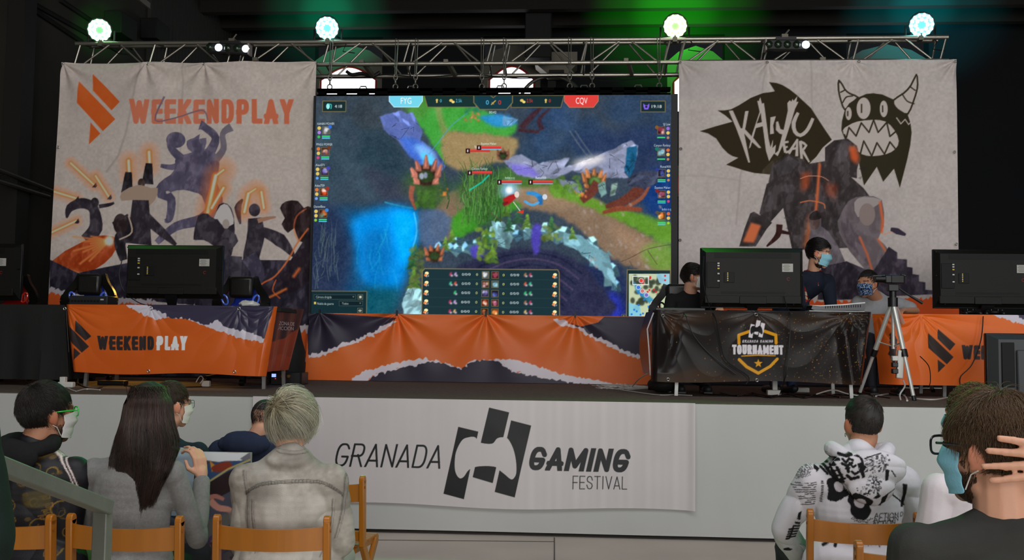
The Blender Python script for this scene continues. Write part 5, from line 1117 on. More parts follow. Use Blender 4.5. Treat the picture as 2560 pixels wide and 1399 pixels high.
# left return, seen as a narrow white edged flap with two letters
fl = MB(); a0, a1 = at(1632, 780, YT+.1), at(1625, 935, YT+.1)
rows = [[(a0.x+(a1.x-a0.x)*t-.05*math.sin(PI*t)*u-.03*u, YT+.02+.5*u, TZ-t*(TZ-a1.z)) for u in (0, .25, .5, .75, 1)] for t in [i/12 for i in range(13)]]
fl.grid(rows); fl.build('side_return', mat('black_vinyl', (30, 27, 28), .3), drT)
p = at(1625, 842, YT+.2)
flat_text('GR', (p.x-.012, YT+.12, p.z), (-.05, .99, 0), (0, 0, 1), .3, .05, pr, drT); 
fe = MB().tube([at(1634, 781, YT-.012), at(1618, 822, YT-.012), at(1622, 870, YT-.012), at(1626, 938, YT-.012)], .006, 6); fe.build('hem', mat('white_hem', (196, 190, 192), .5), drT)
# --- right WEEKENDPLAY table
YQ = 9.28
A = at(2190, 784, YQ); B = at(2740, 790, YQ); zb = at(2300, 962, YQ).z
tR = table('folding_table', 'table under the orange drape at the right edge behind the tripod', A.x+.47, B.x-.03, YQ+.04, YQ+.72)
rt_ = Canvas(YQ, A.x, B.x, zb, TZ+.008, .005, (186, 84, 26), foot=(A.x+.06, B.x-.06))
rt_.grain(5, 5, 71); 
f_ = lambda x, y: (x, y)
rq = lambda L: [(1600+x/2.6667, 580+y/2.6667) for x, y in L]
for P in ([(1978, 645), (2096, 745), (2060, 790), (1976, 710)], [(1912, 672), (2085, 832), (2040, 880), (1915, 770)], [(1980, 848), (2030, 888), (1982, 935)]): rt_.poly(rq(P), (38, 30, 28))
rt_.letters('WEEKEND', (2402, 898), (2548, 900), 36, (38, 30, 28), t=.25, gap=.1); rt_.letters('PLAY', (2554, 900), (2634, 901), 36, (206, 198, 206), t=.25, gap=.1)
rt_.poly(torn([(2440, 770), (2490, 792), (2540, 808), (2580, 812), (2640, 840), (2760, 870), (2760, 760)], 4, 14, 5, True), (168, 162, 172)); rt_.poly(torn([(2530, 760), (2545, 794), (2600, 806), (2650, 820), (2760, 850), (2760, 750)], 4, 14, 6, True), (46, 42, 60))
rt_.poly([(2185, 800), (2232, 800), (2240, 960), (2190, 960)], (150, 66, 26), .5, soft=6); rt_.poly(torn([(2225, 820), (2242, 850), (2236, 920), (2222, 880)], 3, 12, 2, True), (40, 32, 30))
tr2 = ties([(A.x+.04, TZ, 9, 0), (at(2300, 786, YQ).x, TZ, 8, 1)], .03, .35)
drR = thing('table_drape', ((A.x+B.x)/2, YQ, ST), 'orange WEEKENDPLAY banner draped over the right table, cut by the frame', 'table drape')
rt_.sheet('printed_sheet', vinyl, drR, k=.52, disp=lambda X, Z: -.005-np.abs(tr2(X, Z))*.6-.02*n2(X, Z, 1.5, 74, 2)+edge_round(rt_, X, Z, .16, .14))
for pt in ((2303, 790),): eyelets('eyelet', [pt], drR, YQ-.012)

# ================================================================ televisions seen from behind
tvm = mat('tv_back_plastic', (20, 19, 16), .5, spec=.25, bump=(420, .12)); tvd = mat('tv_dark', (13, 13, 12), .55, spec=.25); tvg = mat('tv_gloss', (16, 16, 16), .3, spec=.3); lab_m = mat('rating_sticker', (176, 174, 166), .6)
yel = mat('yellow_jack', (210, 180, 30), .4); wjk = mat('white_jack', (190, 190, 186), .4); redp = mat('red_print', (170, 40, 40), .5)
def tv(label, px0, px1, pt, pb, Y, lab=True, group='televisions seen from behind on the tables'):
    a = at(px0, pt, Y); b = at(px1, pb, Y); W = b.x-a.x; H = a.z-b.z; cx = (a.x+b.x)/2; z0 = b.z
    t = thing('television', (cx, Y+.05, TZ), label, 'television', group)
    P = lambda u, v, y: (a.x+W*u, y, a.z-H*v)
    MB().box((cx, Y+.085, z0+H/2), (W, .03, H)).build('bezel', tvg, t, bevel=.006)
    MB().box((cx, Y+.072, z0+H/2), (W*.965, .008, H*.94)).build('screen_panel', tvd, t)
    bk = MB(); fr = Y-.005   # sloped back shell
    o_ = [(0.005, .01), (.995, .01), (.995, .985), (.005, .985)]; i_ = [(.045, .085), (.955, .085), (.955, .80), (.045, .80)]
    vs = [P(u, v, Y+.07) for u, v in o_]+[P(u, v, fr) for u, v in i_]
    bk.add(vs, [(4, 7, 6, 5), (0, 4, 5, 1), (1, 5, 6, 2), (2, 6, 7, 3), (3, 7, 4, 0)])
    bk.build('back_cover', tvm, t, smooth=20)
    MB().box(P(.5, .86, Y+.018), (W*.93, .05, H*.13)).build('lower_cover', tvm, t, bevel=.004)
    vm = MB()
    for k_ in range(4): vm.box(P(.5, .105+k_*.022, fr-.001), (W*.70, .005, H*.009))
    vm.box(P(.5, .138, fr-.0005), (W*.74, .004, H*.085)); vm.build('top_vents', tvd, t)
    MB().box(P(.115, .46, fr-.002), (W*.125, .010, H*.42)).build('port_bay', tvd, t, bevel=.003)
    for k_, v in enumerate((.27, .31, .355, .44, .56)): MB().box(P(.165, v, fr-.012), (.018, .012, .012)).build('jack', yel if k_ == 2 else wjk, t)
    MB().box(P(.27, .5, fr-.002), (W*.10, .008, H*.17)).build('port_plate', tvd, t, bevel=.002)
    for k_ in range(5): MB().cyl(P(.255, .43+k_*.03, fr-.012), P(.255, .43+k_*.03, fr), .006, n=8).build('jack', wjk if k_ % 2 else yel, t)
    if lab: MB().box(P(.835, .335, fr-.001), (W*.105, .003, H*.135)).build('rating_label', lab_m, t)
    if lab:
        ln = MB()
        for k_ in range(5): ln.box(P(.825, .29+k_*.022, fr-.003), (W*(.05+.02*(k_ % 2)), .001, H*.006))
        ln.build('label_print', mat('label_ink', (90, 88, 84), .6), t)
        MB().tube([Vector(P(.842, .52, fr-.002))+Vector((.013*math.cos(t_), 0, .013*math.sin(t_))) for t_ in np.linspace(.5, 5.5, 10)], .0018, 5).build('red_mark', redp, t)
    lv = MB()
    for k_ in range(3): lv.box(P(.5, .735+k_*.014, fr-.001), (W*.62, .004, H*.005))
    lv.build('lower_vents', tvd, t)
    MB().box(P(.5, .87, Y-.010), (W*.26, .014, H*.12)).build('stand_mount', tvm, t, bevel=.003)
    nk = MB(); nk.add([(cx-.06, Y-.012, z0+.03), (cx+.06, Y-.012, z0+.03), (cx+.035, Y+.02, TZ+.01), (cx-.035, Y+.02, TZ+.01), (cx-.06, Y+.02, z0+.03), (cx+.06, Y+.02, z0+.03), (cx+.035, Y+.05, TZ+.01), (cx-.035, Y+.05, TZ+.01)],
                [(0, 1, 2, 3), (5, 4, 7, 6), (4, 0, 3, 7), (1, 5, 6, 2), (4, 5, 1, 0), (3, 2, 6, 7)]); nk.build('stand_neck', tvg, t)
    MB().box((cx, Y+.06, TZ+.011), (.46, .2, .018)).build('stand_foot', tvg, t, bevel=.006)
    for u, v in ((.02, .05), (.98, .05), (.02, .45), (.985, .45), (.1, .93), (.9, .93)): MB().cyl(P(u, v, Y+.03), P(u, v, Y+.075), .006, n=8).build('screw', tvd, t)
    return t
tv('flat television seen from behind on the orange draped left table', 311, 549, 610, 746, 9.12)
tv('flat television seen from behind on the black TOURNAMENT table', 1753, 2012, 617, 771, 9.02)
tv('flat television seen from behind at the right edge, over the orange drape', 2338, 2600, 621, 772, 9.52)
tv('flat television cut by the left edge on the black draped table', -200, 40, 606, 750, 9.25)
# boxy monitor standing low on the stage front, right edge
Ym = 8.30; a = at(2476, 832, Ym); 
mo = thing('stage_monitor', (a.x+.32, Ym+.1, ST), 'dark plastic screen back standing low on the stage front at the right edge', 'monitor')
W = .66; H = .60; z1_ = a.z; z0_ = z1_-.55
MB().box((a.x+W/2, Ym+.12, (z0_+z1_)/2), (W, .05, z1_-z0_)).build('bezel', tvg, mo, bevel=.008)
bk = MB(); vs = [(a.x+.01, Ym+.1, z1_-.01), (a.x+W-.01, Ym+.1, z1_-.01), (a.x+W-.01, Ym+.1, z0_+.01), (a.x+.01, Ym+.1, z0_+.01), (a.x+.07, Ym+.02, z1_-.05), (a.x+W-.07, Ym+.02, z1_-.05), (a.x+W-.07, Ym+.02, z0_+.06), (a.x+.07, Ym+.02, z0_+.06)]
bk.add(vs, [(4, 7, 6, 5), (0, 4, 5, 1), (1, 5, 6, 2), (2, 6, 7, 3), (3, 7, 4, 0)]); bk.build('back_cover', mat('grey_plastic_back', (62, 64, 66), .5), mo, smooth=20)
MB().box((a.x+.14, Ym+.012, (z0_+z1_)/2+.02), (.10, .012, .36)).build('panel', tvd, mo, bevel=.004); MB().box((a.x+.27, Ym+.005, (z0_+z1_)/2-.05), (.13, .03, .38)).build('hump', mat('grey_plastic_back', (62, 64, 66), .5), mo, bevel=.012)
MB().cyl((a.x+.15, Ym+.1, ST+.0), (a.x+.15, Ym+.1, z0_+.01), .055).build('foot', mat('pale_end_cap', (150, 140, 136), .6), mo)
MB().cyl((a.x+.5, Ym+.1, ST+.0), (a.x+.5, Ym+.1, z0_+.01), .055).build('foot', mat('pale_end_cap', (150, 140, 136), .6), mo)

# ================================================================ gaming chairs
leather = mat('black_leatherette', (24, 23, 20), .38); 
def gaming_chair(px, Y, label, accent, ptop, group='gaming chairs behind the tables', rz=0.0):
    A = at(px, ptop, Y); c = thing('gaming_chair', (A.x, Y, ST), label, 'chair', group, rz)
    am = mat('accent_'+accent, {'blue': (28, 60, 190), 'red': (190, 26, 20), 'black': (30, 30, 32)}[accent], .35); H = A.z-ST
    b = lambda mb, n, m, **k: mb.build(n, m, c, local=True, **k)
    k = H/1.22
    def V(x, y, z): return (x, y, z*k)
    back = MB(); back.prism([(-.17, .50), (.17, .50), (.21, .62), (.20, .84), (.11, .93), (.10, 1.2), (-.10, 1.2), (-.11, .93), (-.20, .84), (-.21, .62)], (0, .10, 0), (1, 0, 0), (0, .05, k), -.07); b(back, 'backrest', am, bevel=.02)
    for s in (-1, 1):
        w_ = MB(); pts = smooth_pts([(s*.20, .05, .50*k), (s*.25, .03, .66*k), (s*.225, .05, .80*k), (s*.255, .06, .90*k), (s*.225, .08, 1.0*k), (s*.155, .10, 1.10*k), (s*.115, .11, 1.20*k)], 4, False)
        for q_ in range(len(pts)-1): w_.bar(pts[q_], pts[q_+1]+(pts[q_+1]-pts[q_])*.25, .085 if q_ < 14 else .07, .05, up=(0, 1, 0)); b(w_, 'wing', leather)
        t_ = MB(); t_.tube([(s*(.160+.030*math.cos(a)+.014*math.sin(a)), .03, (.945+.055*math.sin(a))*k) for a in np.linspace(0, 2*PI, 16)[:-1]], .010, 6, closed=True); b(t_, 'opening_trim', mat('trim_'+accent, {'blue': (90, 130, 255), 'red': (255, 60, 40), 'black': (40, 40, 42)}[accent], .15, spec=.8))
        a_ = MB(); a_.box((s*.31, -.16, .70*k), (.08, .26, .03)); a_.box((s*.31, -.12, .58*k), (.04, .06, .22*k)); b(a_, 'armrest', tvd, bevel=.008)
    p_ = MB(); p_.box((0, .055, 1.09*k), (.25, .07, .22)); b(p_, 'head_pillow', leather, bevel=.034)
    s_ = MB(); s_.box((0, -.16, .46*k), (.48, .48, .10)); b(s_, 'seat', leather, bevel=.04)
    q = MB(); q.cyl((0, -.12, .10), (0, -.12, .42*k), .028); b(q, 'gas_lift', tvd)
    for i_ in range(5):
        an = 2*PI*i_/5+.3; q = MB(); q.bar((0, -.12, .12), (.30*math.cos(an), -.12+.30*math.sin(an), .075), .05, .03); b(q, 'base_arm', tvd)
        w_ = MB(); w_.cyl((.30*math.cos(an)-.02, -.12+.30*math.sin(an), .030), (.30*math.cos(an)+.02, -.12+.30*math.sin(an), .030), .030, n=12); w_.cyl((.30*math.cos(an), -.12+.30*math.sin(an), .03), (.30*math.cos(an), -.12+.30*math.sin(an), .075), .01, n=6); b(w_, 'caster', tvd)
    return c
gaming_chair(218, 9.86, 'black gaming chair with blue openings between the left table and its banner', 'blue', 681)
gaming_chair(600, 9.86, 'black gaming chair with blue openings at the right end of the left table', 'blue', 688)
gaming_chair(22, 9.95, 'black gaming chair with red lower back at the far left edge', 'red', 683)
gaming_chair(1698, 9.92, 'dark gaming chair half hidden behind the seated man in the white mask', 'black', 708)

# ================================================================ things on and under the tables
def laptop():
    a = at(172, 763, 9.0); b = at(268, 763, 9.0); t = thing('sound_box', ((a.x+b.x)/2, 9.1, TZ), 'low black box with a row of keys on the left end of the orange table', 'box')
    W = b.x-a.x; MB().box(((a.x+b.x)/2, 9.1, TZ+.052), (W, .2, .085)).build('body', mat('dark_grey_plastic', (30, 31, 34), .45), t, bevel=.006)
    for k_ in range(9): MB().box((a.x+.03+k_*(W-.12)/8, 8.998, TZ+.045), (.02, .006, .018)).build('key', tvd, t)
    MB().box((b.x-.05, 8.998, TZ+.06), (.03, .005, .012)).build('badge', wjk, t)
laptop()
# crumpled clear plastic
cr = MB(); c0 = at(622, 757, 9.0); cr.sphere((c0.x, 9.02, TZ+.032), (.10, .07, .030), 24, 14)
o = cr.build('plastic_bag', mat('crumpled_plastic', (214, 214, 208), .25, spec=.7, bump=(40, .8))); tag(o, 'crumpled clear plastic bag on the right end of the left table', 'bag')
v = np.array([x.co for x in o.data.vertices]); d = (n2(v[:, 0]*9, v[:, 2]*9+v[:, 1]*7, 3, 3)-.5)*.05
for x, dd in zip(o.data.vertices, d): x.co.z = max(TZ+.009, x.co.z+dd); x.co.x += dd*.8
# console lying on the tournament table: dark body between two white curved shells
cs = thing('game_console', (at(2085, 770, 9.0).x, 9.05, TZ), 'white and dark games console lying on the TOURNAMENT table beside the television', 'games console')
a, b = at(2022, 770, 8.95), at(2160, 770, 8.95); L_ = b.x-a.x
MB().prism([(0.02, .028), (L_*.1, .018), (L_, .018), (L_, .072), (L_*.4, .062), (.03, .058)], (a.x, 8.94, TZ+.006), (1, 0, 0), (0, 0, 1), -.22).build('body', mat('console_blue_black', (20, 26, 40), .25), cs, smooth=0)
MB().prism([(-.01, .062), (L_*.2, .060), (L_*.6, .072), (L_+.005, .092), (L_+.005, .082), (L_*.6, .062), (L_*.2, .052)], (a.x, 8.93, TZ+.006), (1, 0, 0), (0, 0, 1), -.25).build('top_shell', mat('white_shell', (214, 216, 214), .35), cs, smooth=0)
MB().prism([(0, .0), (L_, .0), (L_, .012), (0, .014)], (a.x, 8.93, TZ+.006), (1, 0, 0), (0, 0, 1), -.25).build('bottom_shell', mat('white_shell', (214, 216, 214), .35), cs, smooth=0)
m_ = MB()
for k_ in range(16): m_.box((a.x+L_*.3+k_*L_*.042, 8.938, TZ+.05+k_*.0009), (.006, .004, .022))
m_.build('vents', tvd, cs)
# controllers on the right table
pad_m = mat('pad_black', (16, 16, 18), .4)
def pad(px, py, Y, lab, rz=0):
    p = at(px, py, Y); r = thing('game_controller', (p.x, Y, TZ), lab, 'controller', rz=rz)
    m_ = MB(); m_.sphere((0, 0, .036), (.062, .045, .022), 16, 10)
    for s in (-1, 1): m_.capsule((s*.052, 0, .036), (s*.070, -.062, .024), .026, .019, 12, 4)
    m_.build('body', pad_m, r, local=True)
    for s in (-1, 1): MB().cyl((s*.028, -.012, .05), (s*.028, -.012, .066), .011).build('thumb_stick', tvg, r, local=True)
    for k_ in range(4): MB().cyl((.055+.011*math.cos(k_*PI/2), .006+.011*math.sin(k_*PI/2), .05), (.055+.011*math.cos(k_*PI/2), .006+.011*math.sin(k_*PI/2), .060), .0042, n=8).build('button', wjk, r, local=True)
pad(2423, 771, 9.45, 'black game controller in front of the right television', .2); pad(2486, 772, 9.47, 'black game controller nearer the right edge of the frame', -.3)
# flat dark keyboard left of the tournament tv
kb = MB(); a = at(1700, 772, 8.98); kb.box((a.x, 9.02, TZ+.018), (.44, .16, .03)); o = kb.build('keyboard', pad_m, bevel=.005); tag(o, 'dark low keyboard on the left end of the TOURNAMENT table', 'keyboard')
# under the left table
tw = thing('computer_tower', (at(150, 910, 9.45).x, 9.5, ST), 'black computer tower with orange strip behind the left table legs', 'computer')
a = at(150, 935, 9.45); MB().box((a.x, 9.62, ST+.2), (.2, .42, .39)).build('case', tvd, tw, bevel=.008); MB().box((a.x+.085, 9.405, ST+.22), (.02, .012, .3)).build('orange_strip', mat('orange_plastic', (220, 96, 30), .5), tw)
MB().box((a.x-.03, 9.404, ST+.3), (.06, .01, .012)).build('slot', leg_m, tw)
o = MB().box((atz(282, 962, ST).x, atz(282, 962, ST).y, ST+.022), (.26, .10, .042)).build('power_brick', pad_m, bevel=.006); tag(o, 'flat black power brick on the floor under the left table', 'power supply')
wh_m = mat('white_plastic', (214, 212, 204), .45)
p = atz(515, 966, ST); o = MB().box((p.x, p.y, ST+.028), (.075, .05, .055)).build('adapter', wh_m, bevel=.006); tag(o, 'small white plug adapter on the floor under the left table', 'adapter')
p = atz(166, 968, ST); wpb = thing('power_strip', (p.x, p.y, ST), 'white plug block on the floor at the left table leg', 'power strip'); MB().box((p.x, p.y, ST+.025), (.14, .06, .05)).build('body', wh_m, wpb, bevel=.008); MB().box((p.x-.03, p.y, ST+.07), (.05, .05, .05)).build('plug', wh_m, wpb, bevel=.006)
# amplifier with blue display
p = at(712, 942, 9.75); am_ = thing('amplifier', (p.x, 9.9, ST), 'black amplifier with small lit blue display beside the left table', 'amplifier')
MB().box((p.x, 9.92, ST+.062), (.30, .3, .12)).build('case', mat('black_metal', (22, 22, 23), .4), am_, bevel=.006)
q = at(684, 938, 9.76); MB().box((q.x, 9.768, q.z), (.042, .006, .032)).build('display', mat('blue_display', (120, 140, 255), .3, emit=2.2), am_)
q = at(688, 946, 9.76); MB().box((q.x, 9.768, q.z), (.008, .006, .006)).build('status_light', mat('red_led', (255, 40, 30), .3, emit=3), am_)
for px in (707, 722): q = at(px, 940, 9.76); MB().cyl((q.x, 9.75, q.z), (q.x, 9.775, q.z), .016).build('knob', mat('brass_knob', (150, 110, 50), .35, .7), am_)
for px in (672, 752): q = at(px, 940, 9.76); MB().box((q.x, 9.764, ST+.062), (.02, .012, .12)).build('rack_ear', tvd, am_)
# tall black bag leaning behind
bg = thing('black_bag', (at(715, 910, 10.2).x, 10.25, ST), 'tall black padded bag standing between the left table and the screen', 'bag')
c0 = at(712, 850, 10.2)
bgm = MB(); bgm.lathe([(.17, 0), (.19, .05), (.185, .2), (.19, .32), (.15, .45), (.115, .62), (.07, .68)], (c0.x, 10.3, ST), n=20)
o = bgm.build('body', mat('black_nylon', (17, 17, 16), .75, bump=(60, .3)), bg); MB().tube([(c0.x-.05, 10.3, ST+.67), (c0.x-.03, 10.3, ST+.74), (c0.x+.03, 10.3, ST+.74), (c0.x+.05, 10.3, ST+.67)], .012, 8).build('handle', tvd, bg)
q = at(712, 899, 10.1); MB().tube([(q.x+.016*math.cos(t), 10.105, q.z+.026*math.sin(t)) for t in np.linspace(0, 2*PI, 11)[:-1]], .005, 6, closed=True).build('buckle', wire, bg)
# right side under table
p = atz(1660, 982, ST); rb_ = thing('round_bag', (p.x, p.y+.1, ST), 'round dark grey bag on the floor at the left foot of the TOURNAMENT table', 'bag')
MB().sphere((p.x, p.y+.12, ST+.075), (.145, .13, .075), 22, 14).build('body', mat('grey_nylon', (40, 38, 36), .7, bump=(50, .4)), rb_); MB().tube([(p.x-.07, p.y+.02, ST+.11), (p.x-.03, p.y-.0, ST+.16), (p.x+.05, p.y, ST+.15), (p.x+.08, p.y+.03, ST+.11)], .01, 6).build('strap', tvd, rb_)
def plugbox(px, py, sz, lab, nm='adapter', up=True):
    p = atz(px, py, ST); r = thing(nm, (p.x, p.y, ST), lab, nm.replace('_', ' ')); MB().box((p.x, p.y, ST+sz[2]/2), sz).build('body', wh_m, r, bevel=.005)
    if up: MB().box((p.x+.01, p.y, ST+sz[2]+.05), (.045, .04, .10)).build('plug', wh_m, r, bevel=.004)
    return r
plugbox(1934, 988, (.12, .07, .05), 'white upright plug block on the floor under the TOURNAMENT shield', 'power_plug')
r = plugbox(1996, 980, (.2, .06, .045), 'white socket strip on the floor under the TOURNAMENT table', 'power_strip', False)
p = atz(1996, 980, ST)
for k_ in range(3): MB().cyl((p.x-.06+k_*.06, p.y, ST+.044), (p.x-.06+k_*.06, p.y, ST+.049), .017).build('socket', mat('socket_grey', (120, 118, 112), .6), r)
for px, py, lab, c_ in ((1850, 975, 'dark shoe on the floor under the TOURNAMENT table, left of the shield', (34, 34, 40)), (1800, 972, 'dark shoe with pale sole under the TOURNAMENT table near its left leg', (40, 40, 44))):
    pass

# ================================================================ tripod with camcorder
ap = at(2238, 742, 8.95); tp = thing('tripod', (ap.x, ap.y, ST), 'silver tripod holding a camcorder beside the TOURNAMENT table', 'tripod')
silver = mat('tripod_silver', (215, 214, 208), .35, .4)
hub = Vector((at(2232, 752, 8.95).x, 8.95, at(2232, 752, 8.95).z)); fx = hub.x
MB().cyl(hub+Vector((0, 0, -.42)), hub+Vector((0, 0, .02)), .016, n=12).build('centre_column', silver, tp)
MB().cyl(hub+Vector((0, 0, -.05)), hub+Vector((0, 0, .03)), .042, n=16).build('shoulder', pad_m, tp)
for foot in (atz(2146, 990, ST), atz(2286, 1001, ST), atz(2334, 979, ST)):
    d = foot-hub; up_ = hub+d.normalized()*.03
    MB().tube([up_, hub+d*.55], .021, 10).build('leg', silver, tp); MB().tube([hub+d*.5, hub+d*.97], .0155, 10).build('lower_leg', silver, tp)
    MB().cyl(hub+d*.50, hub+d*.57, .029, n=10).build('leg_clamp', pad_m, tp); MB().cyl(hub+d*.955, foot, .019, n=10).build('rubber_foot', pad_m, tp)
    MB().cyl(hub+d*.42, hub+Vector((0, 0, -.40)), .006, n=6).build('brace', silver, tp)
hd = MB(); hd.cyl(hub+Vector((0, 0, .0)), hub+Vector((0, 0, .09)), .03, n=14); hd.box(hub+Vector((0, 0, .115)), (.09, .07, .06)); hd.build('pan_head', pad_m, tp, bevel=.006)
MB().tube([hub+Vector((.03, 0, .13)), hub+Vector((.12, -.02, .06)), hub+Vector((.24, -.05, -.02))], [.009, .009, .014], 8).build('pan_handle', pad_m, tp)
cm = thing('camcorder', hub+Vector((0, 0, .15)), 'black camcorder mounted on the silver tripod', 'camcorder'); cz = hub.z+.19
MB().box((hub.x+.01, 8.95, cz), (.17, .075, .075)).build('body', pad_m, cm, bevel=.012); MB().cyl((hub.x-.15, 8.95, cz+.004), (hub.x-.07, 8.95, cz+.004), .031, .036, n=18).build('lens', tvg, cm)
MB().box((hub.x-.14, 8.95, cz+.03), (.07, .06, .01)).build('lens_hood', pad_m, cm); MB().box((hub.x+.03, 8.905, cz), (.10, .012, .06)).build('flip_screen', tvg, cm); MB().box((hub.x+.09, 8.95, cz+.035), (.05, .05, .03)).build('viewfinder', tvg, cm, bevel=.006)
a0 = hub+Vector((.02, 0, -.42))
ps = thing('power_strip', a0+Vector((.05, -.05, -.1)), 'white power strip hanging on the tripod leg with plugs', 'power strip')
q = at(2250, 910, 8.80); MB().box((q.x, q.y, q.z), (.055, .045, .24), rot=(0, .08, 0)).build('body', wh_m, ps, bevel=.006)
for k_ in range(3): MB().box((q.x-.045, q.y-.0, q.z+.05-k_*.055), (.05, .05, .042)).build('plug', wh_m if k_ == 0 else pad_m, ps, bevel=.006)
# cables
def cable(pts, r, m, lab, name='cable', sm=6):
    o = MB().tube(smooth_pts(pts, sm, False), r, 6).build(name, m); return tag(o, lab, 'cable')
wc = mat('white_cable', (205, 203, 198), .5)
F = lambda *L: [atz(x, y, ST+.006) for x, y in L]
zz = lambda px, py, Y: at(px, py, Y)
pile = []
for k_ in range(5):
    r_ = random.Random(k_+5); cable(F(*[(1485+r_.uniform(0, 20), 961+r_.uniform(0, 8)), (1530+r_.uniform(-20, 20), 968+r_.uniform(-4, 4)), (1590+r_.uniform(-20, 20), 963+r_.uniform(-5, 5)), (1560+r_.uniform(-20, 20), 972+r_.uniform(-4, 3)), (1630+r_.uniform(-10, 10), 966+r_.uniform(-5, 5)), (1520+r_.uniform(-20, 20), 962+r_.uniform(-3, 6))]), .005, wc,
         ['loose white cable in the pile left of the TOURNAMENT table, lowest loop'][0] if k_ == 0 else 'white cable tangled in the pile left of the TOURNAMENT table', name='cable')
for o in [x for x in COL.objects if x.get('label', '').endswith('pile left of the TOURNAMENT table')]: o['group'] = 'tangled white cables at the foot of the TOURNAMENT table'
cable(F((1480, 963), (1560, 975), (1640, 986), (1690, 986), (1730, 988)), .005, wc, 'long white cable running from the pile to the foot of the TOURNAMENT table')
cable([atz(1580, 966, ST+.01), zz(1600, 945, 9.3), zz(1625, 932, 9.0), zz(1640, 935, 9.0)], .005, wc, 'white cable arching up to the left corner of the TOURNAMENT table')
cable([zz(115, 955, 9.1), zz(118, 945, 9.1), zz(135, 936, 9.1), zz(152, 945, 9.1), zz(160, 962, 9.1)], .008, wc, 'white cable loop standing between the two left tables')
cable(F((170, 970), (190, 977), (215, 972), (250, 974)), .006, wc, 'white cable lying on the floor from the plug block at the left')
cable(F((196, 960), (230, 972), (256, 966)), .005, cab, 'black cable running to the power brick under the left table'); cable(F((310, 964), (340, 965), (380, 972), (440, 968), (505, 966)), .005, cab, 'black cable from the power brick to the small white adapter')
cable([zz(500, 958, 9.15), zz(508, 946, 9.15), zz(500, 940, 9.2), zz(490, 955, 9.2)], .005, wc, 'white lead rising from the small adapter under the left table')
for k_ in range(9):
    r_ = random.Random(k_+50); x0 = 1760+k_*42; cable(F((x0, 984+r_.uniform(-6, 6)), (x0+40, 990+r_.uniform(-7, 5)), (x0+80, 985+r_.uniform(-6, 7)), (x0+130, 991+r_.uniform(-7, 4))), .006, cab, 'black cable lying in the tangle under the TOURNAMENT table', name='floor_cable')
    COL.objects[-1]['group'] = 'black cables under the TOURNAMENT table'
cable([zz(2040, 985, 9.0), zz(2070, 976, 9.0), zz(2090, 975, 9.0), zz(2120, 984, 9.0), zz(2160, 990, 9.0)], .006, wc, 'white cable arching near the right leg of the TOURNAMENT table')
cable(F((2190, 990), (2220, 984), (2245, 983), (2262, 990), (2268, 1001)), .009, wc, 'thick white cable curling on the floor at the tripod foot'); cable(F((2275, 994), (2300, 997), (2340, 998), (2380, 992), (2420, 994)), .007, wc, 'white cable running right from the tripod along the stage front')
cable([zz(2258, 950, 8.8), zz(2262, 965, 8.8), zz(2250, 985, 8.8), zz(2252, 1000, 8.7)], .007, wc, 'white lead dropping from the hanging power strip')
cable([zz(1760, 640, 8.99), zz(1758, 700, 8.98), zz(1772, 760, 8.90), zz(1790, 800, 8.70), zz(1800, 850, 8.70), zz(1815, 900, 8.66), zz(1870, 940, 8.64), zz(1865, 960, 8.64)], .0045, cab, 'thin black cable falling over the TOURNAMENT drape left of the shield')
cable([zz(1960, 740, 8.99), zz(1968, 770, 8.92), zz(1976, 790, 8.70), zz(1973, 860, 8.68), zz(1966, 930, 8.64), zz(1950, 985, 8.75)], .0045, cab, 'thin black cable falling over the TOURNAMENT drape right of the shield')
cable([zz(1705, 775, 8.95), zz(1715, 790, 8.70), zz(1730, 830, 8.70), zz(1760, 870, 8.70), zz(1800, 905, 8.66), zz(1840, 935, 8.64)], .0045, cab, 'thin black cable hanging from the left end over the TOURNAMENT drape')
cable([zz(305, 650, 9.1), zz(298, 690, 9.1), zz(312, 730, 9.1), zz(345, 755, 8.98), zz(370, 763, 8.95)], .0045, cab, 'thin dark cable bowing out left of the left television')
cable([zz(165, 775, 8.82), zz(168, 820, 8.80), zz(172, 880, 8.80)], .004, cab, 'thin black cord hanging at the left corner of the orange drape')
cable([zz(2458, 790, 9.22), zz(2452, 850, 9.2), zz(2430, 910, 9.2), zz(2402, 940, 9.2), zz(2400, 962, 9.2)], .005, cab, 'thin black cable curving over the right orange drape'); cable([zz(2300, 890, 8.8), zz(2322, 915, 8.85), zz(2326, 950, 8.9), zz(2322, 968, 8.95)], .004, cab, 'thin black cable looping behind the tripod leg')
light('amber_floor_wash', 'SPOT', (-4.7, 10.75, ST+1.15), 75, (1, .55, .10), aim=(-4.3, 9.1, ST), spot_size=1.25, spot_blend=.8, shadow_soft_size=.1)
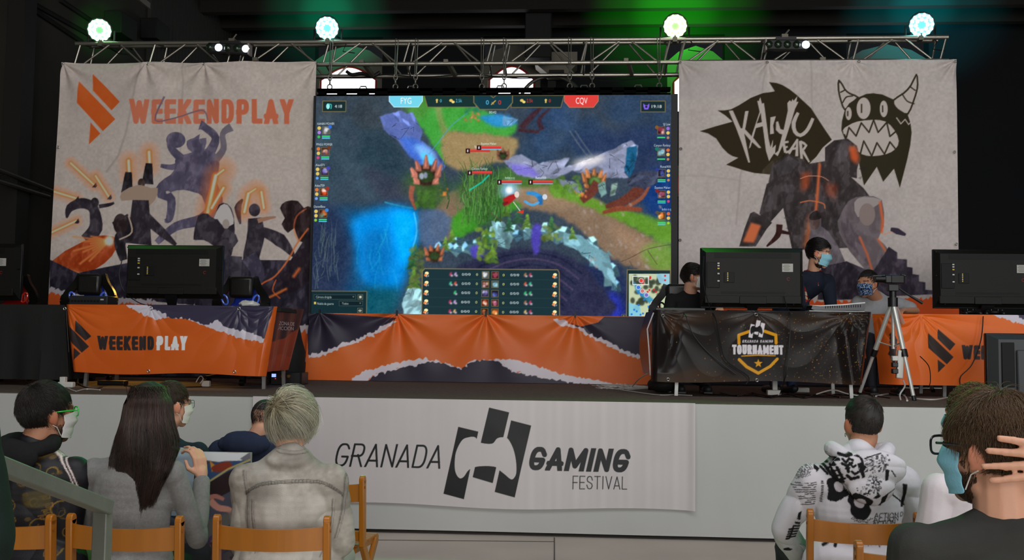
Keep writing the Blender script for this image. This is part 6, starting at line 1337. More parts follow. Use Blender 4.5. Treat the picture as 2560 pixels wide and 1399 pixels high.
# ================================================================ folding chairs
wood = mat('honey_wood', (162, 96, 14), .38, spec=.45, var=(9, .14, (1, 1, .12)), coat=.2); wood2 = mat('honey_wood_end', (150, 86, 26), .45)
def make_chair(label, X, Y, rz, group='wooden folding chairs in the audience'):
    c = thing('folding_chair', (X, Y, 0), label, 'chair', group, rz)
    B = lambda mb, n, m=wood, **k: mb.build(n, m, c, local=True, **k)
    for s in (-1, 1):   # long back posts run down to the front feet
        p = MB(); x = s*.213; pts = [(x, -.045, .775), (x, -.02, .45), (x, .36, .0)]
        p.prism([(-.013, 0), (.013, 0), (.013, .32), (-.013, .32)], (x, -.062, .45), (1, 0, 0), (0, -.06, 1), -.042)
        p.cyl((x-.013, -.060, .770), (x+.013, -.060, .770), .021, n=18)
        p.bar((x, -.041, .46), (x, .30, .0), .026, .042, up=(0, 1, 0)); B(p, 'back_post', bevel=.004)
        q = MB(); q.bar((s*.18, .27, .43), (s*.18, -.16, .0), .024, .04, up=(0, 1, 0)); B(q, 'rear_leg', bevel=.004)
        MB().cyl((s*.16, .08, .235), (s*.235, .08, .235), .007, n=10).build('pivot', wire, c, local=True)
        MB().cyl((s*.227, -.062, .735), (s*.229, -.062, .735), .006, n=8).build('dowel', wood2, c, local=True)
    r = MB(); n = 14; rows = []
    for z0, z1, nm in ((.665, .750, 'top_rail'),):
        r = MB(); rows = []
        for i in range(n+1):
            u = -1+2*i/n; x = u*.202; y = -.058-.022*(1-u*u); zt = z1-.010*(1-u*u); zb = z0-.004*(1-u*u)
            rows.append([(x, y-.008, zb), (x, y-.008, zt), (x, y+.008, zt), (x, y+.008, zb)])
        for i in range(n):
            for j in range(4): r.add([rows[i][j], rows[i][(j+1) % 4], rows[i+1][(j+1) % 4], rows[i+1][j]], [(0, 1, 2, 3)])
        r.add(rows[0], [(0, 1, 2, 3)]); r.add(rows[-1], [(3, 2, 1, 0)]); B(r, nm, bevel=.003)
    lr = MB(); lr.box((0, -.045, .50), (.40, .016, .05)); B(lr, 'lower_rail', bevel=.003)
    for k in range(6): s_ = MB(); s_.box((0, -.0+.058*k, .445), (.36, .046, .016)); B(s_, 'seat_slat', bevel=.003)
    for s in (-1, 1): s_ = MB(); s_.box((s*.165, .15, .426), (.022, .36, .024)); B(s_, 'seat_bearer')
    MB().bar((-.2, .20, .19), (.2, .20, .19), .02, .03).build('stretcher', wood, c, local=True); MB().bar((-.17, -.08, .09), (.17, -.08, .09), .02, .03).build('stretcher', wood, c, local=True)
    return c
ch0 = make_chair('wooden folding chair under the long-haired woman in the grey top', at(330, 1300, 3.82).x, 3.82, 0); ch0.scale = (1, 1, 1.04)
def chair(label, px, Y, rz, px_=None):
    c = copy_tree(ch0); c['label'] = label; c.scale = (1, 1, 1.04); c.location = (at(px, 1300, Y).x, Y, 0); c.rotation_euler = (0, 0, rz); return c
chair('wooden folding chair under the blond person in the pale denim jacket', 690, 3.88, .05)
chair('wooden folding chair cut by the left edge, behind the black and gold jacket', 20, 3.80, -.05)
chair('empty wooden folding chair standing in front of the denim jacket, nearest the banner', 814, 5.06, -.12)
chair('wooden folding chair under the person in the printed white hoodie', 2150, 4.30, -.06)
chair('wooden folding chair low at the bottom edge, behind the grey shirted man', 2285, 3.66, .02)
chair('wooden folding chair behind the long-haired woman, under the man with thin glasses', 395, 5.05, .05)
chair('wooden folding chair hidden behind the denim jacket, under the boy in navy', 640, 5.62, .0)

# ================================================================ people
def remesh(mb, voxel, smooth=(.5, 3)):
    me = bpy.data.meshes.new('b'); me.from_pydata(mb.v, [], mb.f); me.update()
    o = bpy.data.objects.new('b', me); COL.objects.link(o)
    md = o.modifiers.new('r', 'REMESH'); md.mode = 'VOXEL'; md.voxel_size = voxel; md.use_smooth_shade = True
    sm = o.modifiers.new('s', 'SMOOTH'); sm.factor = smooth[0]; sm.iterations = smooth[1]
    dg = bpy.context.evaluated_depsgraph_get(); dg.update(); out = bpy.data.meshes.new_from_object(o.evaluated_get(dg))
    bpy.data.objects.remove(o); bpy.data.meshes.remove(me); return out
def vco(me):
    v = np.zeros(len(me.vertices)*3, np.float32); me.vertices.foreach_get('co', v); return v.reshape(-1, 3).astype(float)
def vno(me):
    v = np.zeros(len(me.vertices)*3, np.float32); me.vertices.foreach_get('normal', v); return v.reshape(-1, 3).astype(float)
def finish(me, name, m, parent, V=None, col=None):
    if V is None: V = vco(me)
    inv = np.array(wm(parent).inverted()); V2 = V @ inv[:3, :3].T+inv[:3, 3]
    me.vertices.foreach_set('co', V2.astype(np.float32).ravel()); me.name = name; me.materials.clear(); me.materials.append(m)
    me.polygons.foreach_set('use_smooth', np.ones(len(me.polygons), bool)); 
    if col is not None: set_col(me, col)
    me.update(); o = bpy.data.objects.new(name, me); COL.objects.link(o); o.parent = parent; return o
skin_m = mat('skin', attr=True, rough=.5, spec=.35, sss=.12, bump=(160, .05))
def hframe(c, yaw, pitch=0, roll=0):   # yaw 0 = facing the stage, + = turned to the left; pitch + = looking up
    return Matrix.Translation(c) @ Matrix.Rotation(yaw, 4, 'Z') @ Matrix.Rotation(pitch, 4, 'X') @ Matrix.Rotation(roll, 4, 'Y')
def head_prims(mb, F, s=1.0, ear=True, nose=1.0):
    P = lambda x, y, z: F @ Vector((x*s, y*s, z*s)); R = F.to_3x3()
    def ell(c, r, e=(0, 0, 0)):
        n0 = len(mb.v); mb.sphere((0, 0, 0), tuple(q*s for q in r), 20, 14); M = R @ Euler(e).to_matrix(); o = P(*c)
        mb.v[n0:] = [tuple(o+M @ Vector(v)) for v in mb.v[n0:]]
    cap = lambda a, b, ra, rb: mb.capsule(P(*a), P(*b), ra*s, rb*s, 12, 4)
    ell((0, -.012, .030), (.074, .094, .090)); ell((0, .022, -.020), (.064, .070, .090)); ell((0, .040, -.070), (.050, .046, .042))
    cap((-.038, .012, -.075), (0, .068, -.098), .024, .022); cap((.038, .012, -.075), (0, .068, -.098), .024, .022)
    cap((-.036, .075, .022), (.036, .075, .022), .017, .017)
    cap((-.040, .062, -.022), (-.034, .055, -.05), .024, .022); cap((.040, .062, -.022), (.034, .055, -.05), .024, .022)
    cap((0, .088, .008), (0, .104*nose, -.026), .010, .013); cap((-.013, .092, -.032), (.013, .092, -.032), .010, .010)
    cap((-.018, .086, -.058), (.018, .086, -.058), .008, .008); cap((-.014, .085, -.068), (.014, .085, -.068), .009, .009)
    if ear:
        for q in (-1, 1): ell((q*.076, -.008, -.012), (.009, .020, .031), (0, q*.15, -q*.45)); cap((q*.072, .004, -.035), (q*.072, .0, -.03), .009, .009)
def arm_prims(mb, sh, el, wr, r=(.048, .040, .029)):
    mb.capsule(sh, el, r[0], r[1]); mb.capsule(el, wr, r[1]*.98, r[2])
def hand_prims(mb, wr, d, nrm, s=1.0, curl=.6, spread=.18, side=1, pinch=False):
    # d: direction of the fingers, nrm: out of the back of the hand, side +1 thumb on d x nrm side
    wr = Vector(wr); d = Vector(d).normalized(); n = Vector(nrm); n = (n-d*n.dot(d)).normalized(); t = d.cross(n)*side
    mb.capsule(wr, wr+d*.03*s, .024*s, .026*s)
    for k, off in enumerate((.026, .009, -.009, -.026)):
        mb.capsule(wr+d*.02*s+t*off*.8*s, wr+d*.085*s+t*off*s, .013*s, .0115*s, 10, 3)
        L = (.040, .045, .041, .033)[k]; b = wr+d*.085*s+t*off*s; dd = (d+t*(off/.026)*spread*.35).normalized(); cu = curl*(1.25 if pinch and k == 0 else 1)
        for j, (f, rr) in enumerate(((1, .0090), (.72, .0080), (.55, .0072))):
            ang = cu*(j+.6)*.62; v = (dd*math.cos(ang)-n*math.sin(ang)).normalized(); e = b+v*L*f*s; mb.capsule(b, e, rr*s, rr*.93*s, 8, 3); b = e
    b = wr+d*.025*s+t*.022*s; v = (d*.6+t*.75-n*.35).normalized(); e = b+v*.045*s; mb.capsule(b, e, .0125*s, .0105*s, 8, 3)
    v2 = (d*.95+t*(.1 if not pinch else -.1)-n*.35).normalized(); e2 = e+v2*.036*s; mb.capsule(e, e2, .0100*s, .0085*s, 8, 3)
def folds(V, N, seed, amp=.006, sc=7, st=(1, 1, .5)):
    Q = V*np.array(st); n = fbm(Q+.06*(fbm(V, 5, seed+9, 2)-.5)[:, None], sc, seed, 3)
    rg = 1-np.abs(2*fbm(Q*np.array([1, 1, 1.6]), sc*.9, seed+31, 1)-1); rg = np.clip((rg-.55)/.45, 0, 1)**2
    return V+N*((n-.5)*2*amp-rg*amp*.55)[:, None]
SKIN_T = {'fair': (214, 160, 132), 'tan': (196, 140, 108), 'olive': (180, 126, 96)}
def skin_col(V, tone, F=None, s=1.0, stubble=0, seed=0, buzz=None):
    base = srgb(SKIN_T[tone]); c = np.tile(base, (len(V), 1)); n = fbm(V, 30, seed, 2); c = c*(1+.16*(n-.5))[:, None]
    if F is not None:
        inv = np.array(F.inverted()); L = (V @ inv[:3, :3].T+inv[:3, 3])/s
        earm = (np.abs(L[:, 0]) > .071) & (np.abs(L[:, 2]) < .06) & (np.abs(L[:, 1]) < .04); c[earm] *= np.array([1.05, .80, .76])
        lips = (np.abs(L[:, 0]) < .024) & (L[:, 1] > .08) & (np.abs(L[:, 2]+.063) < .011); c[lips] *= np.array([.85, .60, .60])
        brow = (np.abs(np.abs(L[:, 0])-.034) < .02) & (L[:, 1] > .06) & (np.abs(L[:, 2]-.024) < .007); c[brow] *= .22
        if stubble:
            m = np.clip((-.035-L[:, 2])/.03, 0, 1)*np.clip((L[:, 1]-.0)/.03, 0, 1)*(L[:, 2] > -.14); m[lips] = 0
            c = c*(1-stubble*m*(.7+.6*fbm(V, 120, 3, 2)))[:, None].clip(.12, 1)
        if buzz:
            m = np.clip((L[:, 2]-buzz[0]+L[:, 1]*buzz[1])/.02, 0, 1); c = c*(1-m[:, None])+srgb(buzz[2])*m[:, None]
    return c
hair_m = mat('hair', attr=True, rough=.42, spec=.4)
def strands(name, parent, F, n, length, flow, col, root=lambda L: True, rad=.0011, seg=6, lift=.004, grav=.35, curl=0, s=1.0, seed=1, var=.35, center=(0, -.012, .030), er=(.079, .099, .096), clump=0, hugk=.5, lenf=None, tipc=None, colf=None):
    # hair as thousands of thin tapered locks growing from the scalp
    r = np.random.default_rng(seed); P = []; tries = 0
    while len(P) < n and tries < n*8:
        v = r.normal(size=3); v /= np.linalg.norm(v); L = np.array(center)+v*np.array(er)*.96; tries += 1
        if root(L): P.append(L)
    P = np.array(P); n = len(P); C = np.array(center); E = np.array(er)
    nrm = (P-C)/E**2; nrm /= np.linalg.norm(nrm, axis=1)[:, None]
    fl = np.array([flow(p) for p in P], float); ln = length*(1-var+2*var*r.random(n)); 
    if lenf is not None: ln = ln*np.array([lenf(p) for p in P])
    fl = fl-nrm*(fl*nrm).sum(1)[:, None]; fl = fl+r.normal(size=(n, 3))*.16
    if clump: fl = fl+np.stack([noise3(P, 30, seed+k)-.5 for k in (3, 5, 7)], 1)*clump
    fl /= np.linalg.norm(fl, axis=1)[:, None]+1e-9; d = fl+nrm*lift*14; d /= np.linalg.norm(d, axis=1)[:, None]
    pts = [P]; p = P.copy(); ph = r.random(n)*6.28; hug = hugk
    for j in range(seg):
        nn = (p-C)/E**2; nn /= np.linalg.norm(nn, axis=1)[:, None]
        out = (d*nn).sum(1); d = d-nn*(np.maximum(out, 0)*hug)[:, None]
        cax = np.cross(d, nn); d = d+np.array([0, 0, -grav/seg])+cax*(curl*np.sin(ph+j*1.3))[:, None]+nn*(curl*.5*np.cos(ph+j*1.3))[:, None]
        d /= np.linalg.norm(d, axis=1)[:, None]; p = p+d*(ln/seg)[:, None]
        q = (p-C)/E; k = np.linalg.norm(q, axis=1); lo = 1.0+.012*(j+1)*lift*14*.3; ins = k < lo; p[ins] = (C+(p-C)/np.maximum(k, 1e-6)[:, None]*lo)[ins]; pts.append(p.copy())
    pts = np.stack(pts, 1)*s
    M = np.array(F); pts = pts @ M[:3, :3].T+M[:3, 3]
    return locks(name, parent, pts, col, rad*s, r, tipc, colf)
def locks(name, parent, pts, col, rad, r, tipc=None, colf=None):
    n, k, _ = pts.shape; t = np.gradient(pts, axis=1); t /= np.linalg.norm(t, axis=2)[..., None]+1e-9
    a = np.cross(t, np.array([.3, .2, .93])); a /= np.linalg.norm(a, axis=2)[..., None]+1e-9; b = np.cross(t, a)
    R = rad*np.linspace(1, .25, k)[None, :, None]*(.7+.6*r.random(n))[:, None, None]
    ring = np.stack([pts+R*(a*math.cos(q)+b*math.sin(q)) for q in (0, 2.094, 4.189)], 2)   # n,k,3,3
    V = ring.reshape(-1, 3); idx = np.arange(n*k*3).reshape(n, k, 3); Q = []
    for j in range(3):
        j2 = (j+1) % 3; Q.append(np.stack([idx[:, :-1, j], idx[:, :-1, j2], idx[:, 1:, j2], idx[:, 1:, j]], -1).reshape(-1, 4))
    c0 = srgb(col)[None, None, :]*(.65+.7*r.random(n))[:, None, None]*np.ones((1, k, 1))
    if tipc is not None: w_ = np.linspace(0, 1, k)[None, :, None]**1.2; c0 = c0*(1-w_)+srgb(tipc)[None, None, :]*(.8+.4*r.random(n))[:, None, None]*w_
    if colf is not None: c0 = colf(pts, c0)
    C = np.repeat(c0[:, :, None, :], 3, 2).reshape(-1, 3)
    return mesh_np(name, V, np.concatenate(Q), hair_m, C, parent)
def person(label, base, tags='person', group=None):
    o = thing('person', base, label, 'person', group); return o
def torso_prims(mb, hip, neck, shL, shR, w=.0, belly=.0, chest=1.0, add=0.0):
    hip = Vector(hip); neck = Vector(neck); shL = Vector(shL); shR = Vector(shR); ax = (shR-shL).normalized(); mid = (shL+shR)/2
    sw = (shR-shL).length/2; fwd = Vector((-ax.y, ax.x, 0))
    for t in np.linspace(0, .88, 14):
        rw = float(np.interp(t, (0, .16, .34, .52, .70, .88), (.165, .157, .150, .157, .165*chest, .148*chest))); rd = float(np.interp(t, (0, .2, .4, .6, .88), (.125, .116, .110, .115, .10)))
        c = hip.lerp(mid, t)+fwd*(.012-.02*t); n0 = len(mb.v); mb.sphere((0, 0, 0), (rw+w+add, rd+belly*(1-t)+add, .095+add), 20, 12)
        M = Matrix((ax, fwd, Vector((0, 0, 1)))).transposed(); mb.v[n0:] = [tuple(c+M @ Vector(v)) for v in mb.v[n0:]]
    top = mid+Vector((0, 0, .012))
    mb.capsule(shL-Vector((0, 0, .012)), mid+fwd*-.015, .050+add, .070+add); mb.capsule(shR-Vector((0, 0, .012)), mid+fwd*-.015, .050+add, .070+add)
    for sh in (shL, shR): mb.capsule(sh.lerp(mid, .25)-Vector((0, 0, .02)), neck+Vector((0, 0, .01)), .048+add, .042+add)   # trapezius
    return fwd
def mask_on(parent, F, s, col, name='face_mask', kind='flat', loops=True, camo=False):
    # cloth mask over nose and mouth with ear loops
    r = []; 
    for i in range(13):
        z = .006-.108*i/12; row = []
        for j in range(17):
            u = -1+2*j/16; ang = u*1.25; t = i/12; front = .104+.019*math.exp(-((t-.30)/.17)**2)-.010*max(0, t-.6)/.4+(0 if kind == 'flat' else .012*math.sin(PI*t)*(1-u*u))
            y = -.012+(front+.012)*max(0, math.cos(ang))**.8-.004*(i % 4 == 3 and kind == 'flat'); x = .0725*math.copysign(abs(math.sin(ang))**.85, u)*(1-.10*max(0, t-.5))
            row.append(F @ Vector((x*s, y*s, (z*(1-.18*u*u)-.010*u*u)*s)))
        r.append(row)
    mb = MB().grid(r); m = mat('mask_'+name+str(col), col, .7, bump=(200, .15))
    if camo:
        pass
    o = mb.build(name, m, parent, solid=.002, smooth=85, sub=1)
    if loops:
        for q in (-1, 1):
            MB().tube([F @ Vector((q*.069*s, .026*s, -.008*s)), F @ Vector((q*.077*s, .008*s, .012*s)), F @ Vector((q*.082*s, -.014*s, .016*s))], .0016, 6).build('ear_loop', mat('white_elastic', (224, 222, 218), .6), o)
            MB().tube([F @ Vector((q*.064*s, .028*s, -.084*s)), F @ Vector((q*.075*s, .008*s, -.05*s)), F @ Vector((q*.082*s, -.012*s, -.040*s))], .0016, 6).build('ear_loop', mat('white_elastic', (224, 222, 218), .6), o)
    return o
def glasses(parent, F, s, col, rim=.0022, lens_w=.026, lens_h=.018, name='glasses'):
    m = mat('frame_'+str(col), col, .3); P = lambda x, y, z: F @ Vector((x*s, y*s, z*s)); root = None; mb = MB()
    for q in (-1, 1):
        mb.tube([P(q*.034+lens_w*math.copysign(abs(math.cos(a))**.6, math.cos(a)), .108-.10*abs(math.copysign(abs(math.cos(a))**.6, math.cos(a))*q*lens_w+q*.034)**1.5*6, .004+lens_h*math.copysign(abs(math.sin(a))**.6, math.sin(a))) for a in np.linspace(0, 2*PI, 21)[:-1]], rim, 6, closed=True)
        mb.tube([P(q*.060, .094, .010), P(q*.079, .06, .012), P(q*.081, .0, .010), P(q*.080, -.016, -.006)], rim*1.1, 6)
    mb.tube([P(-.009, .108, .008), P(.009, .108, .008)], rim, 6); o = mb.build(name, m, parent)
    for q in (-1, 1): pass
    return o
def eyes(parent, F, s):
    for q in (-1, 1):
        c = F @ Vector((q*.032*s, .077*s, .003*s)); MB().sphere(c, .0125*s, 14, 10).build('eye', mat('eye_white', (226, 222, 214), .15), parent)
        f = (F.to_3x3() @ Vector((0, 1, 0))); MB().sphere(c+f*.0085*s, .0062*s, 10, 8).build('iris', mat('iris_brown', (48, 30, 20), .1), parent)
def cloth(name, mb, m, parent, voxel=.007, smooth=(.5, 4), seed=1, amp=.006, sc=7, st=(1, 1, .5), col=None, post=None, sub=0):
    me = remesh(mb, voxel, smooth)
    if sub:
        o = bpy.data.objects.new('q', me); COL.objects.link(o); md = o.modifiers.new('s', 'SUBSURF'); md.levels = sub; dg = bpy.context.evaluated_depsgraph_get(); dg.update(); me2 = bpy.data.meshes.new_from_object(o.evaluated_get(dg)); bpy.data.objects.remove(o); me = me2
    V = vco(me); N = vno(me); V = folds(V, N, seed, amp, sc, st)
    if post is not None: V = post(V, N)
    return finish(me, name, m, parent, V, None if col is None else col(V, N))
def legs_seated(mb, hip, seat_z, yf, spread=.12, kneez=None, foot=None, r=(.085, .062, .042), fz=0.0):
    hip = Vector(hip); kz = kneez or seat_z+.07
    for q in (-1, 1):
        h = hip+Vector((q*.09, .02, -.02)); k = Vector((hip.x+q*spread, hip.y+yf, kz)); a = Vector((hip.x+q*spread, hip.y+yf+.02, fz+.09))
        mb.capsule(h, k, r[0], r[1]); mb.capsule(k, a, r[1]*.95, r[2])
def shoes(parent, hip, yf, spread, m, fz=0.0):
    for q in (-1, 1):
        mb = MB(); x = hip[0]+q*spread; y = hip[1]+yf; mb.capsule((x, y-.04, fz+.045), (x, y+.14, fz+.035), .042, .034, 12, 4); mb.box((x, y+.05, fz+.012), (.085, .26, .024)); mb.build('shoe', m, parent, bevel=.006)
def seated(label, px, Y, zsh, shw, head_px, head_Y, yaw, pitch, roll=0, s=1.0, lean=0.0, tone='fair', turn=0.0, elL=None, elR=None, wrL=None, wrR=None, voxel=.0075, seat=.455, yf=.42, spread=.12,
           nup=.055, trousers=(40, 42, 50), stub=0, buzz=None, ear=True, floor=0.0, neck_r=.056, hipx=0.0, build=True, limb_r=(.048, .040, .029), hand_opts=None, hipy=.02, shz_off=(0, 0), tors={}):
    # joints first, then one continuous body
    X = at(px, 1100, Y).x; hip = Vector((X+hipx, Y+hipy, floor+seat+.10)); mid = Vector((X, Y+lean, zsh))
    ca, sa = math.cos(turn), math.sin(turn); ax = Vector((ca, sa, 0)); fw = Vector((-sa, ca, 0))
    shL = mid-ax*shw/2+Vector((0, 0, shz_off[0])); shR = mid+ax*shw/2+Vector((0, 0, shz_off[1]))
    hc = at(head_px[0], head_px[1], head_Y); F = hframe(hc, yaw, pitch, roll)
    neck = mid+Vector((0, 0, nup)); elL = Vector(elL) if elL is not None else shL+fw*.03-ax*.07+Vector((0, 0, -.27)); elR = Vector(elR) if elR is not None else shR+fw*.03+ax*.07+Vector((0, 0, -.27))
    wrL = Vector(wrL) if wrL is not None else elL+fw*.22+ax*.09+Vector((0, 0, -.03)); wrR = Vector(wrR) if wrR is not None else elR+fw*.22-ax*.09+Vector((0, 0, -.03))
    root = person(label, (X, Y, floor)); mb = MB(); head_prims(mb, F, s, ear)
    mb.capsule(F @ Vector((0, -.018*s, -.055*s)), neck-Vector((0, 0, .03)), neck_r*s, (neck_r+.006)*s)
    torso_prims(mb, hip, neck, shL, shR, add=-.016, **tors)
    arm_prims(mb, shL, elL, wrL, [q-.006 for q in limb_r[:2]]+[limb_r[2]-.002]); arm_prims(mb, shR, elR, wrR, [q-.006 for q in limb_r[:2]]+[limb_r[2]-.002])
    ho = hand_opts or {}
    for nm, wr, el, sd in (('L', wrL, elL, 1), ('R', wrR, elR, -1)):
        o_ = dict(d=(wr-el), nrm=(0, 0, 1), side=sd if True else 1); o_.update(ho.get(nm, {})); hand_prims(mb, wr, **o_)
    legs_seated(mb, hip, floor+seat, yf, spread, fz=floor, r=(.072, .052, .036))
    me = remesh(mb, voxel, (.5, 2)); V = vco(me); finish(me, 'body', skin_m, root, V, skin_col(V, tone, F, s, stub, 1, buzz))
    tb = MB(); legs_seated(tb, hip, floor+seat, yf, spread, fz=floor); tb.sphere(hip-Vector((0, -.02, .03)), (.185, .16, .11), 18, 12)
    cloth('trousers', tb, mat('trousers_%d_%d_%d' % trousers, trousers, .8, bump=(300, .15)), root, .011, seed=3, amp=.006)
    shoes(root, hip, yf, spread, mat('dark_shoe', (32, 32, 34), .5), floor)
    return dict(root=root, F=F, s=s, hip=hip, neck=neck, shL=shL, shR=shR, elL=elL, elR=elR, wrL=wrL, wrR=wrR, mid=mid, ax=ax, fw=fw)
def top_prims(J, add=.006, sleeve=1.0, arm=(.056, .050, .040), collar=True, **k):
    mb = MB(); torso_prims(mb, J['hip'], J['neck'], J['shL'], J['shR'], add=add, **k)
    for s_, e, w_ in (('shL', 'elL', 'wrL'), ('shR', 'elR', 'wrR')):
        sh, el, wr = J[s_], J[e], J[w_]
        if sleeve >= 1: mb.capsule(sh, el, arm[0], arm[1]); mb.capsule(el, el.lerp(wr, .93), arm[1], arm[2])
        else: mb.capsule(sh, sh.lerp(el, sleeve), arm[0], arm[1]+.008)
    return mb
def hair_shell(J, col, z0=-.06, name='hair', grow=.995, front=.05, cut=None, seed=1, bump=.004):
    # close fitting mass of hair under the loose locks
    F, s = J['F'], J['s']; mb = MB(); n0 = 0; mb.sphere((0, -.012, .032), (.077*grow, .097*grow, .093*grow), 40, 28)
    V = np.array(mb.v); keep = lambda p: True
    fc = []
    for f in mb.f:
        c = V[list(f)].mean(0)
        if cut is None: ok = c[2] > z0-(c[1]*.0) and not (c[1] > front and c[2] < .075) and not (c[1] > .0 and c[2] < -.0+c[1]*1.1)
        else: ok = cut(c)
        if ok: fc.append(f)
    mb.f = fc; M = np.array(F); W = V*s; d = (fbm(V, 40, seed, 2)-.5)[:, None]*bump*2; W = W+(V/np.linalg.norm(V, axis=1)[:, None])*d; W = W @ M[:3, :3].T+M[:3, 3]; mb.v = [tuple(p) for p in W]; mb.m = [0]*len(fc)
    return mb.build(name, mat('hair_cap_%d_%d_%d' % col, col, .6), J['root'], solid=.002, smooth=80)
KA = .80    # how strongly daylight falls on the seated rows: printed colours are divided by this
def printed(cv, base=None, k=KA, amp=.0):
    def f(V, N):
        c = np.clip(srgb(np.clip(cv.sample(V[:, 0], V[:, 2]), 0, 255))/k, .004, .88)
        if base is not None:
            b = np.clip(srgb(np.array(base))/k, .004, .88); w_ = np.clip((.25-N[:, 1])/.2, 0, 1)[:, None]; c = c*w_+b*(1-w_)
        return c
    return f
def plain(col, k=KA, mott=.12, sc=60):
    def f(V, N):
        c = np.clip(srgb(np.array(col))/k, .004, .88)[None, :]*(1+mott*2*(fbm(V, sc, 5, 2)-.5))[:, None]; return np.clip(c, .003, .9)
    return f
def fcrown(cx=0, cy=-.075, cz=.085, down=0.0, side=(0, 0, 0)):
    c = np.array([cx, cy, cz]); s_ = np.array(side)
    return lambda p: (p-c)/(np.linalg.norm(p-c)+1e-6)*1.2+np.array([0, 0, -down])+s_
def men_root(zb=-.06, front=.066, temple=.075):
    def f(L):
        x, y, z = L
        if z < zb+.0 or (y > -.02 and z < -.0+max(0, y)*.9): return False
        if y > front and z < temple: return False
        if abs(x) > .06 and abs(y+.008) < .028 and z < .012: return False
        return True
    return f
cloth_m = mat('knit_cloth', attr=True, rough=.9, spec=.12, sheen=.15, bump=(420, .35))
denim_m = mat('washed_denim', attr=True, rough=.85, spec=.15, bump=(520, .4))
smooth_cloth = mat('cotton_cloth', attr=True, rough=.85, spec=.15, bump=(350, .15))
shiny_cloth = mat('printed_tracksuit', attr=True, rough=.5, spec=.3, bump=(350, .15))

# ---- long-haired woman in grey
J = seated('person with long straight dark brown hair in a grey knit top, seated, one hand raised', 335, 4.05, at(335, 1176, 4.05).z, .335, (376, 1029), 4.08, -.25, -.02, s=.98, tone='fair',
           elL=at(222, 1318, 4.12), elR=at(494, 1345, 4.14), wrL=at(260, 1300, 4.4), wrR=at(505, 1196, 4.30), voxel=.0052, limb_r=(.042, .036, .026),
           hand_opts=dict(R=dict(d=(-.22, .12, 1), nrm=(.75, -.35, .2), side=-1, curl=.95, pinch=True, spread=.3, s=1.02)), trousers=(26, 26, 32))
W3 = J
mb = top_prims(J, add=.004, arm=(.050, .044, .036)); mb.sphere(J['hip']+Vector((0, -.01, .0)), (.17, .135, .10), 18, 12)
def knit(V, N):
    c = plain((118, 116, 114), KA, .16, 160)(V, N); b = (fbm(V, 24, 9, 2)-.5); return np.clip(c*(1+.25*b)[:, None], .01, .9)
cloth('grey_top', mb, cloth_m, J['root'], .0065, seed=21, amp=.006, sc=8, st=(1, 1, .7), col=knit, sub=1)
F = J['F']; r = np.random.default_rng(3); n = 5200
u = np.clip(r.normal(0, .62, n), -1.25, 1.25); layer = r.random(n)
hc = np.array(F.translation); rows = []
for i in range(n):
    a = u[i]; side = np.sign(a) if a != 0 else 1
    part = np.array([-.01, .0, .118]); th = a*1.45     # angle round the back of the head
    rad = 1.03+.10*layer[i]
    p0 = np.array([.012*r.normal()+.03*math.sin(th), -.015-.04*math.cos(th)+.02*r.normal(), .112])
    p1 = np.array([.078*math.sin(th)*rad, -.010-.090*math.cos(th)*rad, .06]); p2 = np.array([.095*math.sin(th)*rad, -.012-.108*math.cos(th)*rad, -.03]); 
    p3 = np.array([.118*math.sin(th)*rad+.004*r.normal(), -.012-.118*math.cos(th)*rad, -.14]); 
    end = -.335-.12*max(0, 1-abs(a+.06)*1.3)*r.random()**.4-.05*r.random()-.08*max(0, 1-abs(a+.15)*3)
    p4 = np.array([.135*math.sin(th*.9)+.006*r.normal(), -.085-.035*math.cos(th), -.24]); p5 = np.array([(.112*math.sin(th*.85))*max(.25, 1-max(0, -end-.30)*3)-.008+.007*r.normal(), -.098-.016*math.cos(th), end])
    pts = np.array([p0, p1, p2, p3, p4, p5])*.98
    g = noise3(np.array([[a*5, layer[i]*2, 0]]), 1.7, 3)[0]-.5; pts[3:, 0] += g*np.array([.010, .026, .05])*1.0; pts[3:, 2] += g*.03; pts[4:, 1] -= .01*layer[i]
    rows.append(smooth_pts(pts, 3, False))
pts = np.array(rows); yw = -.12; R2 = np.array([[math.cos(yw), -math.sin(yw), 0], [math.sin(yw), math.cos(yw), 0], [0, 0, 1]]); pts = pts @ R2.T+hc
hair = hair_shell(J, (34, 24, 20), cut=lambda c: c[1] < .05 or c[2] > .06, grow=1.04)
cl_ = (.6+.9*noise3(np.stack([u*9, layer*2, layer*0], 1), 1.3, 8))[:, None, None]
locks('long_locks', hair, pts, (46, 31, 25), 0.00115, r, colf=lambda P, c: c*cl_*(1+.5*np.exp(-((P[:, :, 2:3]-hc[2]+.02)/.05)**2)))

# ---- blond person in the denim jacket
J = seated('person with short ash blond hair in a pale washed denim jacket, seen from behind', 727, 4.05, at(727, 1196, 4.05).z, .355, (730, 1052), 4.10, -.22, -.04, s=.98, tone='fair', nup=.085,
           elL=at(606, 1352, 4.06), elR=at(850, 1352, 4.06), wrL=at(640, 1400, 4.32), wrR=at(820, 1400, 4.32), trousers=(150, 148, 140))
dn = Canvas(3.95, at(540, 1200, 3.95).x, at(910, 1200, 3.95).x, .40, 1.16, .0035, (155, 148, 139))
dn.grain(26, 9, 81, 3); dn.grain(16, 60, 82, 2)
for c_, r_ in (((690, 1270), (50, 60)), ((800, 1290), (40, 60)), ((650, 1170), (40, 20)), ((730, 1360), (90, 40)), ((600, 1290), (14, 60))): dn.ell(c_, r_, (186, 180, 172), .75, soft=16)
for c_, r_ in (((745, 1150), (60, 20)), ((660, 1230), (40, 20)), ((850, 1250), (20, 60)), ((770, 1330), (30, 20))): dn.ell(c_, r_, (118, 112, 104), .65, soft=14)
SE = (66, 62, 60)
yk = [(607, 1236), (630, 1220), (665, 1208), (730, 1203), (795, 1207), (828, 1222), (850, 1242)]
